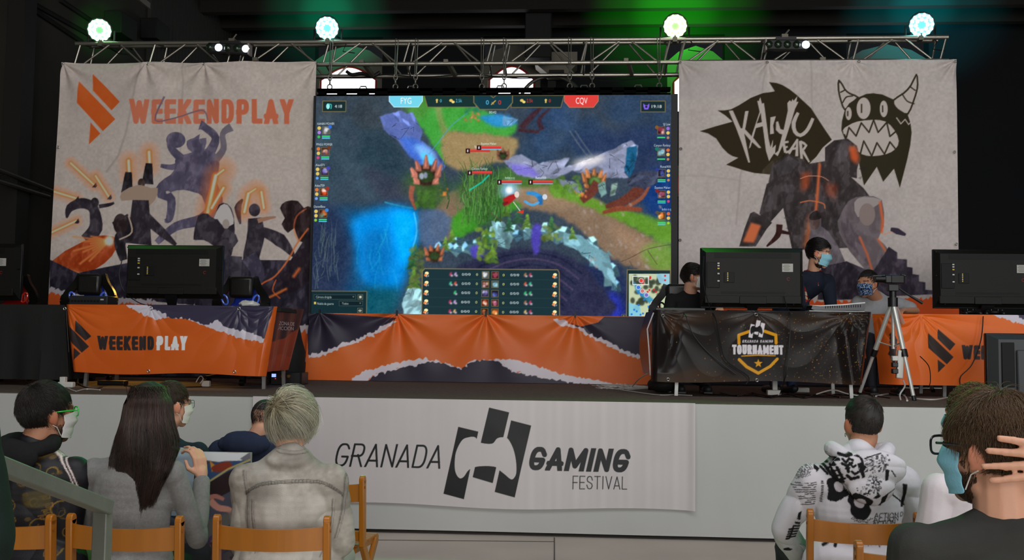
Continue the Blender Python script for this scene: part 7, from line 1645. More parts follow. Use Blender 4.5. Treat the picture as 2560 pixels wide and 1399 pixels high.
dn.stroke(yk, 5, (120, 114, 104), .8, soft=1.5, sm=5); dn.stroke([(x, y+3) for x, y in yk], 1.6, SE, .9, sm=5); dn.stroke([(x, y-4) for x, y in yk], 1.4, SE, .7, sm=5)
for i_ in range(44):
    t = smooth_pts(yk, 8, False); p = t[int(i_/44*(len(t)-1))]; dn.stroke([(p[0], p[1]-2), (p[0]+1, p[1]+3)], 1.2, SE, .8)
for L_ in ([(598, 1180), (606, 1210), (610, 1238), (614, 1290), (612, 1335)], [(852, 1180), (853, 1215), (850, 1245), (843, 1300), (830, 1350)], [(628, 1250), (630, 1300), (640, 1380)], [(826, 1250), (820, 1310), (800, 1390)]):
    dn.stroke(L_, 2.2, SE, .75, soft=.8, sm=5); dn.stroke([(x+6, y) for x, y in L_], 1.2, SE, .45, sm=5)
dn.stroke([(680, 1130), (700, 1136), (735, 1138), (765, 1133), (785, 1126)], 2, SE, .6, sm=4); dn.stroke([(683, 1124), (735, 1130), (782, 1119)], 1.2, SE, .5, sm=4)
mb = top_prims(J, add=.022, arm=(.066, .060, .052))
mb.capsule(J['hip']+Vector((-.10, -.03, .0)), J['hip']+Vector((.10, -.03, .0)), .14, .14)
nk = J['neck']; F = J['F']
mb.tube([nk+Vector((.078*math.cos(t), .062*math.sin(t)-.012, -.004+.016*math.sin(t))) for t in np.linspace(0, 2*PI, 21)[:-1]], .024, 10, closed=True)
cloth('denim_jacket', mb, denim_m, J['root'], .0065, seed=31, amp=.013, sc=7, st=(1, 1, .55), col=printed(dn, (155, 148, 139)), sub=1)
MB().tube([J['wrL']+Vector((0, -.02, 0)), J['wrL']], .045, 12).build('cuff', mat('denim_cuff', (150, 145, 132), .85), J['root'])
hair = hair_shell(J, (120, 108, 84), z0=-.11, grow=1.10, cut=lambda c: (c[2] > -.105 and c[1] < .02) or c[2] > .055)
def bl_root(L): return not (L[1] > .055 and L[2] < .06) and L[2] > -.10 and not (abs(L[0]) > .062 and abs(L[1]) < .02 and L[2] < -.02)
strands('blond_locks', hair, F, 7000, .105, fcrown(-.022, -.095, .058, .25), (158, 148, 116), bl_root, rad=.0011, seg=7, lift=.022, grav=.6, s=J['s'], seed=5, er=(.090, .110, .104), clump=1.5, hugk=.52, colf=lambda P, c: c*(.45+1.1*noise3(P[:, 2], 55, 4))[:, None, None], tipc=(214, 210, 194), var=.4,
        lenf=lambda p: 1.15 if p[2] > .02 else .8)
strands('top_tuft', hair, F, 420, .055, lambda p: np.array([.5, .1, 1.0]), (170, 164, 130), lambda L: L[2] > .10, rad=.0009, seg=6, lift=.022, grav=.25, s=J['s'], seed=6, er=(.087, .107, .102), clump=1.0, tipc=(206, 204, 176))
strands('dark_roots', hair, F, 500, .05, fcrown(-.022, -.095, .058, .1), (74, 62, 46), lambda L: np.linalg.norm(L-np.array([-.022, -.1, .055])) < .05, rad=.0011, seg=6, lift=.012, grav=.4, s=J['s'], seed=7, er=(.089, .109, .104), clump=.8)
e = F @ Vector((.080*.98, -.004, -.045)); MB().tube([e, e+Vector((0, 0, -.02)), e+Vector((.002, 0, -.045))], .0016, 6).build('earring', wire, J['root'])

# ---- man with green glasses, black and gold jacket
J = seated('person with green glasses and white mask in a black and gold patterned jacket', 78, 4.02, at(78, 1180, 4.02).z, .38, (116, 1033), 4.06, -.64, .02, s=1.06, tone='olive', stub=.55, nup=.095,
           elL=at(-70, 1330, 4.0), elR=at(158, 1345, 4.02), wrL=at(0, 1420, 4.3), wrR=at(150, 1420, 4.3), trousers=(168, 160, 146))
bq = Canvas(3.95, at(-150, 1250, 3.95).x, at(240, 1250, 3.95).x, .40, 1.2, .0032, (22, 20, 24))
GO = (126, 96, 26); GO2 = (92, 68, 24); rr_ = np.random.default_rng(17)
def scroll(x, y, R_, a0, tw=1, col=GO, w=4): bq.stroke([(x+R_*(1-.8*t)*math.cos(a0+tw*t*7), y+R_*(1-.8*t)*math.sin(a0+tw*t*7)) for t in np.linspace(0, 1, 22)], w, col, .9, taper=True)
for (x, y, R_, a0, tw) in ((96, 1172, 22, 2, 1), (132, 1180, 16, 0, -1), (70, 1200, 18, 4, 1), (150, 1215, 14, 1, 1), (40, 1260, 24, 3, 1), (150, 1275, 24, 5, -1), (110, 1310, 26, 2, 1), (60, 1330, 20, 0, -1), (165, 1330, 16, 1, 1), (20, 1200, 22, 1, 1), (-40, 1220, 26, 2, -1), (-60, 1300, 26, 4, 1), (140, 1370, 20, 0, 1), (20, 1380, 24, 3, -1), (100, 1250, 12, 2, 1)): scroll(x, y, R_, a0, tw); scroll(x+6, y+8, R_*.6, a0+2, -tw, GO2, 3)
for (x, y, n_) in ((128, 1195, 4), (118, 1258, 3), (40, 1290, 5)):   # key pattern
    for k_ in range(n_):
        X_, Y_ = x-k_*6+(k_ % 2)*2, y+k_*14; bq.stroke([(X_, Y_), (X_+16, Y_-3), (X_+17, Y_+6), (X_+5, Y_+8), (X_+4, Y_+3), (X_+11, Y_+2)], 2.6, GO if k_ % 2 else (140, 92, 40), .9)
for k_ in range(16): x, y = rr_.uniform(-60, 180), rr_.uniform(1140, 1390); bq.poly([(x, y), (x+9, y-6), (x+15, y+1), (x+7, y+5)], (112, 84, 24), .6, soft=1, sm=3)
bq.poly([(10, 1128), (60, 1115), (110, 1120), (125, 1134), (90, 1150), (40, 1158)], (140, 104, 28), .75, soft=4, sm=3); bq.poly([(75, 1230), (120, 1225), (130, 1262), (80, 1262)], (74, 62, 26), .8, soft=3, sm=3)
for o_, c_, w_ in ((0, (196, 180, 176), 11), (0, (24, 22, 24), 3)): bq.stroke([(128+o_, 1130), (158+o_, 1160), (178+o_, 1190), (186+o_, 1225)], w_, c_, 1, sm=5)
mb = top_prims(J, add=.024, arm=(.070, .062, .050)); mb.capsule(J['hip']+Vector((-.1, -.03, 0)), J['hip']+Vector((.1, -.03, 0)), .15, .15)
cloth('patterned_jacket', mb, shiny_cloth, J['root'], .0065, seed=41, amp=.010, sc=6, col=printed(bq, (22, 20, 24)), sub=1)
nk = J['neck']; hd_ = MB()
hd_.tube([nk+Vector((.098*math.cos(t), .085*math.sin(t)-.02, .02+.018*math.sin(t+PI/2*0))) for t in np.linspace(0, 2*PI, 21)[:-1]], .036, 10, closed=True); hd_.sphere(nk+Vector((-.03, -.115, -.02)), (.13, .05, .075), 18, 12)
cloth('black_hood', hd_, smooth_cloth, J['root'], .007, seed=42, amp=.010, sc=10, col=plain((26, 25, 26)))
hair = hair_shell(J, (26, 22, 20), z0=-.055)
strands('short_locks', hair, J['F'], 9000, .030, fcrown(0, -.06, .09, .15), (40, 34, 30), men_root(-.088), rad=.0008, seg=5, lift=.06, grav=.2, s=J['s'], seed=8, er=(.081, .101, .098), clump=.9, var=.6)
strands('beard', J['root'], J['F'], 900, .010, lambda p: np.array([0, .3, -1]), (38, 30, 26), lambda L: L[2] < -.04 and L[1] > .0, rad=.0009, seg=3, s=J['s'], seed=9, center=(0, .03, -.05), er=(.064, .062, .068), grav=.2)
glasses(J['root'], J['F'], J['s'], (40, 190, 60), .0028); mask_on(J['root'], J['F'], J['s'], (214, 208, 204))

# ---- man with thin glasses behind the woman
J = seated('person with thin dark glasses and white mask, half hidden behind the long hair', 408, 5.22, at(408, 1130, 5.22).z, .38, (428, 1011), 5.24, -.68, -.02, s=1.02, tone='fair', trousers=(40, 44, 60))
mb = top_prims(J, add=.014, arm=(.062, .056, .046)); mb.tube([J['neck']+Vector((.075*math.cos(t), .065*math.sin(t)-.01, .0)) for t in np.linspace(0, 2*PI, 17)[:-1]], .022, 8, closed=True)
cloth('dark_sweater', mb, smooth_cloth, J['root'], .009, seed=51, amp=.008, col=plain((30, 40, 48)))
hair = hair_shell(J, (44, 34, 26), z0=-.07)
strands('short_locks', hair, J['F'], 3000, .032, fcrown(0, -.05, .09, .1), (66, 52, 38), men_root(-.08), rad=.0013, seg=4, lift=.02, grav=.2, s=J['s'], seed=18, er=(.080, .100, .097), clump=.5)
glasses(J['root'], J['F'], J['s'], (40, 36, 36), .0014, .025, .020); mask_on(J['root'], J['F'], J['s'], (222, 218, 206))

# ---- boy in the navy hoodie
J = seated('person with cropped dark hair in a navy hooded top, mostly hidden behind the blond person', 628, 5.82, at(632, 1128, 5.82).z, .37, (662, 1050), 5.86, -.2, -.42, s=.96, tone='fair', trousers=(44, 46, 60))
mb = top_prims(J, add=.024, arm=(.068, .060, .050)); nk = J['neck']
mb.tube([nk+Vector((.105*math.cos(t), .085*math.sin(t)-.025, .02)) for t in np.linspace(0, 2*PI, 21)[:-1]], .038, 10, closed=True); mb.sphere(nk+Vector((-.0, -.12, .0)), (.16, .055, .075), 18, 12)
cloth('navy_hooded_top', mb, smooth_cloth, J['root'], .009, seed=61, amp=.012, sc=8, col=plain((40, 46, 66), KA, .08))
hair = hair_shell(J, (34, 28, 28), z0=-.0, cut=lambda c: c[2] > .02-c[1]*.1)
strands('cropped_hair', hair, J['F'], 2600, .014, fcrown(), (40, 32, 30), lambda L: L[2] > -.03 and not (L[1] > .07 and L[2] < .06), rad=.0012, seg=3, lift=.02, s=J['s'], seed=19, er=(.079, .099, .096))

# ---- person in the printed white hoodie
J = seated('person with cropped dark hair in a white hooded top covered in black print', 2142, 4.46, at(2142, 1200, 4.46).z, .385, (2158, 1058), 4.52, .12, .02, s=.99, tone='olive', nup=.10,
           elL=at(1962, 1322, 4.52), elR=at(2300, 1340, 4.5), wrL=at(2010, 1400, 4.75), wrR=at(2230, 1400, 4.75), trousers=(28, 28, 34), spread=.20, yf=.46)
hp = Canvas(4.36, at(1900, 1250, 4.36).x, at(2330, 1250, 4.36).x, .45, 1.15, .0031, (188, 184, 190))
K_ = (26, 25, 26)
q6 = lambda L: [(1920+x/4.678, 1100+y/4.678) for x, y in L]
def blk(L, sm=0): hp.poly(q6(L), K_, sm=sm)
def lin(L, w, sm=0): hp.stroke(q6(L), w/4.678, K_, sm=sm)
# two brush-written signs on the hood
lin([(605, 205), (660, 240), (740, 215), (790, 205)], 34); lin([(700, 160), (740, 270)], 34); lin([(620, 290), (700, 280), (745, 265)], 30); lin([(660, 330), (720, 400)], 30); lin([(700, 300), (790, 450), (850, 470)], 36); lin([(770, 300), (840, 440)], 30); lin([(720, 350), (790, 320)], 22); lin([(750, 410), (820, 380)], 22); lin([(780, 455), (860, 425)], 26)
lin([(815, 150), (870, 165), (930, 145)], 34); lin([(830, 200), (860, 240), (900, 190), (940, 210)], 26); lin([(820, 250), (870, 280), (930, 240)], 30); lin([(870, 270), (890, 340)], 34); lin([(900, 240), (940, 290), (970, 270)], 26); lin([(930, 340), (965, 370), (1000, 345)], 30); lin([(880, 390), (930, 430), (1000, 405)], 34); lin([(860, 310), (900, 300)], 22)
blk([(950, 160), (1000, 145), (1050, 190), (1060, 260), (1090, 290), (1060, 330), (1080, 400), (1050, 420), (1010, 330), (990, 250), (1030, 230), (1010, 180)])
# torn photographic print on the right of the hood
rr_ = np.random.default_rng(23)
for i_ in range(150):
    x = rr_.uniform(1060, 1350); y = rr_.uniform(150, 340); s_ = rr_.uniform(4, 22); hp.poly(q6([(x, y), (x+s_*1.6, y-s_*.4), (x+s_*1.2, y+s_*.5), (x+s_*.3, y+s_*.6)]), K_, rr_.uniform(.4, .9))
for i_ in range(90):
    x = rr_.normal(1170, 40); y = rr_.normal(480, 60); s_ = rr_.uniform(6, 24); hp.poly(q6([(x, y), (x+s_*1.3, y-s_*.6), (x+s_, y+s_*.7)]), K_, rr_.uniform(.6, 1))
blk([(1310, 310), (1360, 320), (1350, 440), (1310, 450)]); lin([(1070, 190), (1200, 150), (1270, 135)], 10); lin([(1390, 330), (1440, 400)], 14); blk([(1210, 560), (1255, 620), (1215, 655), (1170, 645), (1215, 610)]); lin([(1060, 600), (1110, 590), (1120, 560)], 16)
for i_ in range(14): x = rr_.uniform(960, 1110); y = rr_.uniform(500, 620); hp.ell(q6([(x, y)])[0], (1.2, 1.2), K_)
# pair of rounded rings
blk([(715, 470), (760, 450), (850, 460), (890, 540), (930, 590), (940, 630), (870, 670), (810, 715), (750, 715), (710, 690), (720, 600), (705, 530)], 3); hp.poly(q6([(785, 520), (810, 490), (860, 500), (885, 550), (860, 595), (820, 600), (790, 570)]), (182, 176, 182), sm=3)
blk([(930, 650), (970, 590), (1050, 610), (1150, 660), (1180, 690), (1165, 760), (1185, 810), (1140, 890), (1080, 920), (1000, 900), (950, 820), (955, 760), (920, 700)], 3); hp.poly(q6([(990, 690), (1020, 655), (1080, 670), (1105, 720), (1090, 770), (1050, 780), (1000, 750)]), (182, 176, 182), sm=3)
# bars, line, chain
blk([(1590, 515), (1645, 520), (1640, 690), (1620, 800), (1580, 795), (1605, 660)]); blk([(1275, 640), (1350, 590), (1330, 690), (1300, 755), (1250, 745), (1275, 690)]); lin([(1420, 610), (1540, 690), (1630, 770)], 16); lin([(1340, 600), (1430, 550), (1500, 520)], 8)
for i_, (x, y) in enumerate(((980, 905), (1010, 930), (1050, 940), (1090, 930), (1130, 945), (1150, 915), (1190, 900), (1080, 975), (1140, 975))): hp.stroke([q6([(x+16*math.cos(t), y+9*math.sin(t))])[0] for t in np.linspace(0, 6.2, 12)], 1, K_)
def tx(t, a, b, h, bold=.0, shear=0):
    a, b = q6([a, b]); hp.text(t, a, b, h/4.678, K_, bold=bold, shear=shear)
tx('RAMATI', (395, 365), (560, 310), 34); tx('THEATRI', (375, 410), (555, 355), 34); tx('PRODUC', (355, 455), (530, 385), 34); tx('TONIGHT', (350, 490), (530, 420), 34)
tx('ACTION D', (1215, 895), (1630, 915), 62); tx('ACTION', (1205, 945), (1545, 950), 58); tx('ACTION', (1200, 990), (1500, 990), 55)
for i_ in range(11):
    y0 = 530+i_*26; x = 330+i_*10
    while x < 580:
        w_ = rr_.uniform(14, 46); tl = -(x-330)*.1
        if rr_.random() > .25: lin([(x, y0+tl), (min(x+w_, 585), y0+tl-3)], 9)
        x += w_+10
for i_ in range(12): lin([(645, 490+i_*22), (660, 492+i_*22)], 12)
blk([(560, 345), (590, 300), (640, 345), (600, 385), (590, 355)])
# zigzag print down the sleeve
for i_ in range(5): lin([(430-i_*8, 1050+i_*34), (350-i_*8, 1045+i_*34), (345-i_*8, 1075+i_*32), (300-i_*6, 1090+i_*30)], 20)
blk([(400, 880), (440, 860), (430, 970), (390, 965)]); blk([(360, 990), (440, 1000), (430, 1030), (370, 1020)]); blk([(290, 1370), (340, 1350), (400, 1380), (380, 1399), (300, 1399)])
lin([(540, 1110), (640, 1130)], 14); lin([(620, 1100), (760, 1120), (790, 1100)], 26); lin([(840, 1130), (780, 1230)], 30); lin([(870, 1130), (980, 1180)], 26); lin([(650, 1230), (730, 1190)], 20)
for i_ in range(60): x = rr_.uniform(1150, 1500); y = rr_.uniform(1120, 1240); s_ = rr_.uniform(5, 18); hp.poly(q6([(x, y), (x+s_, y-s_*.4), (x+s_*.7, y+s_)]), K_, rr_.uniform(.5, 1))
mb = top_prims(J, add=.026, arm=(.072, .068, .058)); mb.capsule(J['hip']+Vector((-.1, -.03, 0)), J['hip']+Vector((.1, -.03, 0)), .15, .15)
hoodcol = printed(hp, (188, 184, 190))
cloth('white_hooded_top', mb, smooth_cloth, J['root'], .0065, seed=71, amp=.016, sc=6, st=(1, 1, .6), col=hoodcol, sub=1)
nk = J['neck']; hd_ = MB()
hd_.tube([nk+Vector((.118*math.cos(t), .085*math.sin(t)-.035, .018+.022*math.cos(t*2))) for t in np.linspace(0, 2*PI, 25)[:-1]], .036, 10, closed=True)
hd_.sphere(nk+Vector((.01, -.125, -.035)), (.165, .055, .085), 22, 14, rot=(.25, 0, 0)); hd_.sphere(nk+Vector((.02, -.135, -.11)), (.10, .045, .075), 18, 12)
cloth('hood', hd_, smooth_cloth, J['root'], .006, seed=72, amp=.009, sc=12, col=hoodcol, sub=1)
hair = hair_shell(J, (36, 30, 27), z0=-.085, grow=.99, cut=lambda c: (c[2] > -.085 and c[1] < .01 and not (abs(c[0]) > .062 and abs(c[1]+.008) < .03 and c[2] < .02)) or c[2] > .05)
strands('cropped_hair', hair, J['F'], 4200, .010, fcrown(0, -.06, .09, .3), (50, 42, 38), men_root(-.095), rad=.0011, seg=3, lift=.02, s=J['s'], seed=29, er=(.0775, .0965, .094))
strands('longer_top', hair, J['F'], 1500, .035, fcrown(.02, -.03, .10, 0, (-.4, .3, .2)), (44, 38, 32), lambda L: L[2] > .085, rad=.0013, seg=5, lift=.025, s=J['s'], seed=30, er=(.079, .098, .097), clump=.7)
e = J['F'] @ Vector((-.082, -.004, -.05)); MB().tube([e+Vector((0, .008*math.cos(t), .008*math.sin(t))) for t in np.linspace(0, 2*PI, 11)[:-1]], .0014, 5, closed=True).build('earring', wire, J['root'])

# ---- person in the white T-shirt
J = seated('person with curly brown hair and blue mask in a white T-shirt', 2462, 3.98, at(2462, 1222, 3.98).z, .37, (2432, 1042), 4.02, .70, .0, s=1.02, tone='fair', trousers=(60, 66, 84),
           elL=at(2325, 1395, 4.0))
mb = top_prims(J, add=.014, arm=(.066, .066, .06), sleeve=.62); mb.capsule(J['hip']+Vector((-.1, -.03, 0)), J['hip']+Vector((.1, -.03, 0)), .15, .15)
cloth('white_t_shirt', mb, smooth_cloth, J['root'], .0075, seed=81, amp=.016, sc=6, st=(1, 1, .5), col=plain((198, 190, 194), KA, .03), sub=1)
hair = hair_shell(J, (60, 44, 30), z0=-.0, cut=lambda c: (c[2] > -.05 and c[1] < -.02) or c[2] > .055)
strands('curly_locks', hair, J['F'], 2600, .05, fcrown(0, -.05, .08, -.1), (92, 70, 48), lambda L: L[2] > .03 and not (L[1] > .075 and L[2] < .07), rad=.0013, seg=7, lift=.04, curl=.9, grav=.1, s=J['s'], seed=33, er=(.081, .101, .098), clump=.6)
mask_on(J['root'], J['F'], J['s'], (120, 186, 214))

# ---- near man with his hand behind his head
Yn = 2.32
J = seated('person in a dark grey T-shirt with wavy brown hair, hand behind head', 2512, Yn, at(2512, 1372, Yn).z, .40, (2482, 1122), Yn+.02, .68, -.02, s=1.05, tone='fair', stub=.45, neck_r=.060,
           elL=at(2290, 1700, Yn+.05), elR=at(2860, 1260, Yn-.05), wrR=at(2742, 1150, Yn-.14), wrL=at(2400, 1800, Yn+.3), voxel=.0052, shz_off=(0, .03),
           hand_opts=dict(R=dict(d=(-1, .10, -.02), nrm=(-.12, -1, .0), side=-1, curl=.14, spread=.42, s=1.18)), trousers=(50, 52, 60))
mb = top_prims(J, add=.012, arm=(.064, .064, .058), sleeve=.6); mb.capsule(J['hip']+Vector((-.1, -.03, 0)), J['hip']+Vector((.1, -.03, 0)), .16, .16)
cloth('dark_grey_t_shirt', mb, smooth_cloth, J['root'], .0065, seed=91, amp=.010, sc=5, col=plain((51, 51, 49), KA, .06), sub=1)
MB().tube([J['neck']+Vector((.088*math.cos(t), .075*math.sin(t)-.004, -.012+.020*math.sin(t))) for t in np.linspace(0, 2*PI, 29)[:-1]], .011, 8, closed=True).build('collar', mat('tee_rib', (74, 76, 75), .9), J['root'])
hair = hair_shell(J, (50, 38, 28), z0=-.085, grow=1.0, cut=lambda c: ((c[2] > -.085 and c[1] < -.01) or c[2] > .05) and not (abs(c[0]) > .055 and abs(c[1]+.008) < .034 and c[2] < .02))
def wave_root(L): return (L[2] > .075 or L[1] < .055) and L[2] > -.085 and not (L[1] > -.035 and L[2] < .018+max(0, L[1])*.6)
strands('wavy_locks', hair, J['F'], 12000, .055, fcrown(0, -.02, .10, -.05), (84, 62, 44), wave_root, rad=.00062, seg=8, lift=.030, curl=.38, grav=.25, s=J['s'], seed=37, er=(.083, .104, .100), clump=1.2, lenf=lambda p: 1.2 if p[2] > .05 else .75, tipc=(104, 80, 56))
strands('beard', J['root'], J['F'], 1900, .014, lambda p: np.array([0, .25, -1]), (66, 46, 34), lambda L: L[2] < -.045 and L[1] > .005 and not (abs(L[0]) < .025 and L[2] > -.07), rad=.0008, seg=4, s=J['s'], seed=38, center=(0, .03, -.05), er=(.066, .064, .071), grav=.3)
for q_ in (-1, 1): strands('sideburn', J['root'], J['F'], 250, .012, lambda p: np.array([0, .1, -1]), (66, 48, 36), lambda L: L[0]*q_ > .05 and .012 < L[1] < .040 and -.06 < L[2] < .03, rad=.0008, seg=4, s=J['s'], seed=39, center=(0, .0, -.0), er=(.073, .09, .09))
glasses(J['root'], J['F'], J['s'], (24, 24, 26), .0030, .027, .020); mask_on(J['root'], J['F'], J['s'], (140, 204, 226))

# ---- standing person cut by the left edge
def standing(label, base, hip, mid, shw, hc, yaw, pitch, s, arms, tone='fair', turn=0.0, floor=0.0, feet=.1, tro=(40, 42, 50), voxel=.008, hand_opts=None, knee_fwd=.03):
    ca, sa = math.cos(turn), math.sin(turn); ax = Vector((ca, sa, 0)); fw = Vector((-sa, ca, 0)); hip = Vector(hip); mid = Vector(mid)
    shL = mid-ax*shw/2; shR = mid+ax*shw/2; F = hframe(Vector(hc), yaw, pitch); neck = mid+Vector((0, 0, .05)); elL, wrL, elR, wrR = [Vector(q) for q in arms]
    root = person(label, base); mb = MB(); head_prims(mb, F, s); mb.capsule(F @ Vector((0, -.018, -.055)), neck-Vector((0, 0, .03)), .055, .06)
    torso_prims(mb, hip, neck, shL, shR, add=-.016); R = (.042, .035, .027); arm_prims(mb, shL, elL, wrL, R); arm_prims(mb, shR, elR, wrR, R)
    for nm, wr, el, sd in (('L', wrL, elL, 1), ('R', wrR, elR, -1)):
        o_ = dict(d=(wr-el), nrm=-ax*sd, side=sd); o_.update((hand_opts or {}).get(nm, {})); hand_prims(mb, wr, **o_)
    tb = MB(); tb.sphere(hip, (.18, .14, .12), 18, 12)
    for q in (-1, 1):
        h = hip+ax*(q*.09); k = Vector(((h.x+base[0]+q*feet*ca)/2, (h.y+base[1])/2, 0))+fw*knee_fwd; k.z = floor+.50; a = Vector((base[0]+q*feet*ca, base[1]+q*feet*sa, floor+.09))
        mb.capsule(h, k, .070, .050); mb.capsule(k, a, .050, .034); tb.capsule(h, k, .088, .066); tb.capsule(k, a, .064, .052)
        sh_ = MB(); sh_.capsule(a-fw*.04+Vector((0, 0, -.045)), a+fw*.14+Vector((0, 0, -.055)), .042, .034, 12, 4); sh_.build('shoe', mat('dark_shoe', (32, 32, 34), .5), root)
    me = remesh(mb, voxel, (.5, 2)); V = vco(me); finish(me, 'body', skin_m, root, V, skin_col(V, tone, F, s))
    cloth('trousers', tb, mat('trousers_%d_%d_%d' % tro, tro, .8), root, .012, seed=5, amp=.006)
    return dict(root=root, F=F, s=s, hip=hip, neck=neck, shL=shL, shR=shR, elL=elL, elR=elR, wrL=wrL, wrR=wrR, mid=mid, ax=ax, fw=fw)
xa = at(-46, 1230, 1.82).x
J = standing('person in a dark green top standing at the left edge, only an arm in view', (xa-.22, 1.82, 0), (xa-.20, 1.82, .93), (xa-.22, 1.82, 1.33), .36, (xa-.22, 1.84, 1.60), -.2, 0, 1.0,
             [(xa-.48, 1.82, 1.10), (xa-.46, 1.94, .86), (xa+.0, 1.82, 1.10), (xa-.005, 1.92, .87)], tone='tan')
mb = top_prims(J, add=.012, arm=(.060, .058, .054), sleeve=.95); mb.sphere(J['hip'], (.19, .15, .13), 18, 12)
cloth('dark_green_top', mb, smooth_cloth, J['root'], .009, seed=101, amp=.006, col=plain((24, 34, 30)))
hair = hair_shell(J, (36, 28, 24), z0=-.06); strands('short_locks', hair, J['F'], 1200, .03, fcrown(), (40, 32, 28), men_root(), s=1.0, rad=.0015, seg=4, seed=41)

# ---- three people on the stage
J = seated('person in a black T-shirt and white cup mask, seated behind the stage television', 1724, 9.60, at(1724, 750, 9.6).z, .37, (1733, 692), 9.56, -1.75, -.02, s=1.08, tone='fair', floor=ST, seat=.44, yf=-.36, turn=.25,
           elL=at(1672, 800, 9.45), elR=at(1790, 795, 9.4), wrL=at(1720, 800, 9.3), wrR=at(1795, 778, 9.2), voxel=.0085, trousers=(34, 36, 46))
mb = top_prims(J, add=.014, arm=(.064, .062, .056), sleeve=.65); cloth('black_t_shirt', mb, smooth_cloth, J['root'], .009, seed=111, amp=.008, col=plain((26, 26, 27)))
hair = hair_shell(J, (28, 22, 20), z0=-.06); strands('swept_locks', hair, J['F'], 2200, .045, fcrown(0, -.07, .07, -.1, (0, .6, .5)), (40, 31, 27), men_root(-.07), rad=.0018, seg=5, lift=.03, s=J['s'], seed=43, er=(.080, .100, .097), clump=.9)
eyes(J['root'], J['F'], J['s']); mask_on(J['root'], J['F'], J['s'], (226, 224, 218), kind='cup')

hx = at(2046, 632, 9.45)
J = standing('person in a dark navy top and pale blue mask leaning behind the stage television', (hx.x-.30, 9.62, ST), (hx.x-.22, 9.64, ST+.90), (hx.x-.03, 9.55, at(2046, 698, 9.5).z), .38, (hx.x, 9.45, hx.z), -1.95, -.22, 1.12,
             [at(2010, 775, 9.35), at(2040, 790, 9.2), at(2078, 775, 9.45), at(2060, 785, 9.25)], floor=ST, turn=.5, voxel=.009, tro=(40, 62, 96))
mb = top_prims(J, add=.020, arm=(.066, .060, .050)); mb.sphere(J['hip'], (.19, .16, .13), 18, 12)
mb.tube([J['neck']+Vector((.085*math.cos(t), .08*math.sin(t), .0)) for t in np.linspace(0, 2*PI, 17)[:-1]], .03, 8, closed=True)
def navy_print(V, N):
    c = plain((30, 34, 46))(V, N); z = V[:, 2]; m = (fbm(V, 14, 4, 2) > .60) & (N[:, 1] < -.2) & (np.abs(z-at(2046, 735, 9.4).z) < .14); m = m & (np.abs(V[:, 0]-at(2024, 735, 9.5).x) < .075); c[m] = srgb((150, 40, 36)); m2 = m & (fbm(V, 30, 6, 2) > .58); c[m2] = srgb((190, 170, 140)); return c
cloth('navy_hooded_top', mb, smooth_cloth, J['root'], .009, seed=121, amp=.010, col=navy_print)
MB().tube([J['neck']+Vector((.078*math.cos(t), .07*math.sin(t)-.005, .03)) for t in np.linspace(0, 2*PI, 21)[:-1]], .008, 8, closed=True).build('red_collar', mat('red_shirt', (140, 30, 28), .8), J['root'])
hair = hair_shell(J, (22, 19, 18), z0=-.065); strands('brushed_locks', hair, J['F'], 2400, .05, fcrown(0, -.08, .05, -.2, (0, .5, .5)), (30, 25, 23), men_root(-.07), rad=.0018, seg=5, lift=.03, s=J['s'], seed=44, er=(.080, .100, .097), clump=.7)
strands('beard', J['root'], J['F'], 800, .014, lambda p: np.array([0, .2, -1]), (36, 28, 24), lambda L: L[2] < -.03 and L[1] > -.005, rad=.0014, seg=3, s=J['s'], seed=45, center=(0, .03, -.05), er=(.066, .064, .070))
eyes(J['root'], J['F'], J['s']); mask_on(J['root'], J['F'], J['s'], (138, 196, 212))

J = seated('person in a light grey T-shirt and blue camouflage mask, seated by the camcorder', 2196, 9.76, at(2196, 756, 9.76).z, .38, (2170, 709), 9.62, 2.25, -.06, s=1.08, tone='tan', floor=ST, seat=.44, yf=-.26, turn=PI+.25,
           elR=at(2128, 812, 9.64), elL=at(2290, 776, 9.7), wrR=at(2140, 815, 9.5), wrL=at(2262, 776, 9.46), voxel=.0085, trousers=(38, 40, 50))
mb = top_prims(J, add=.016, arm=(.066, .064, .06), sleeve=.7); cloth('grey_t_shirt', mb, smooth_cloth, J['root'], .009, seed=131, amp=.009, col=plain((120, 120, 122), .6, .06))
hair = hair_shell(J, (24, 20, 19), z0=-.05, cut=lambda c: (c[2] > .0 and c[1] < .02 and not (abs(c[0]) > .055 and abs(c[1]) < .03 and c[2] < .02)) or c[2] > .06); strands('short_locks', hair, J['F'], 2000, .02, fcrown(), (30, 25, 23), men_root(-.03), rad=.0016, seg=4, lift=.02, s=J['s'], seed=46, er=(.079, .099, .096))
eyes(J['root'], J['F'], J['s'])
mk = mask_on(J['root'], J['F'], J['s'], (60, 110, 160), name='camo_mask')
nt = mk.data.materials[0].node_tree; nz = nt.nodes.new('ShaderNodeTexNoise'); nz.inputs['Scale'].default_value = 8; rp = nt.nodes.new('ShaderNodeValToRGB'); rp.color_ramp.interpolation = 'CONSTANT'
for k_, (p_, c_) in enumerate(((0, (16, 26, 48)), (.44, (50, 100, 160)), (.53, (190, 206, 220)), (.58, (24, 44, 80)))):
    e_ = rp.color_ramp.elements[k_] if k_ < 2 else rp.color_ramp.elements.new(p_); e_.position = p_; e_.color = (*[float(x) for x in srgb(c_)], 1)
nt.links.new(nz.outputs['Fac'], rp.inputs[0]); nt.links.new(rp.outputs[0], nt.nodes['Principled BSDF'].inputs['Base Color'])

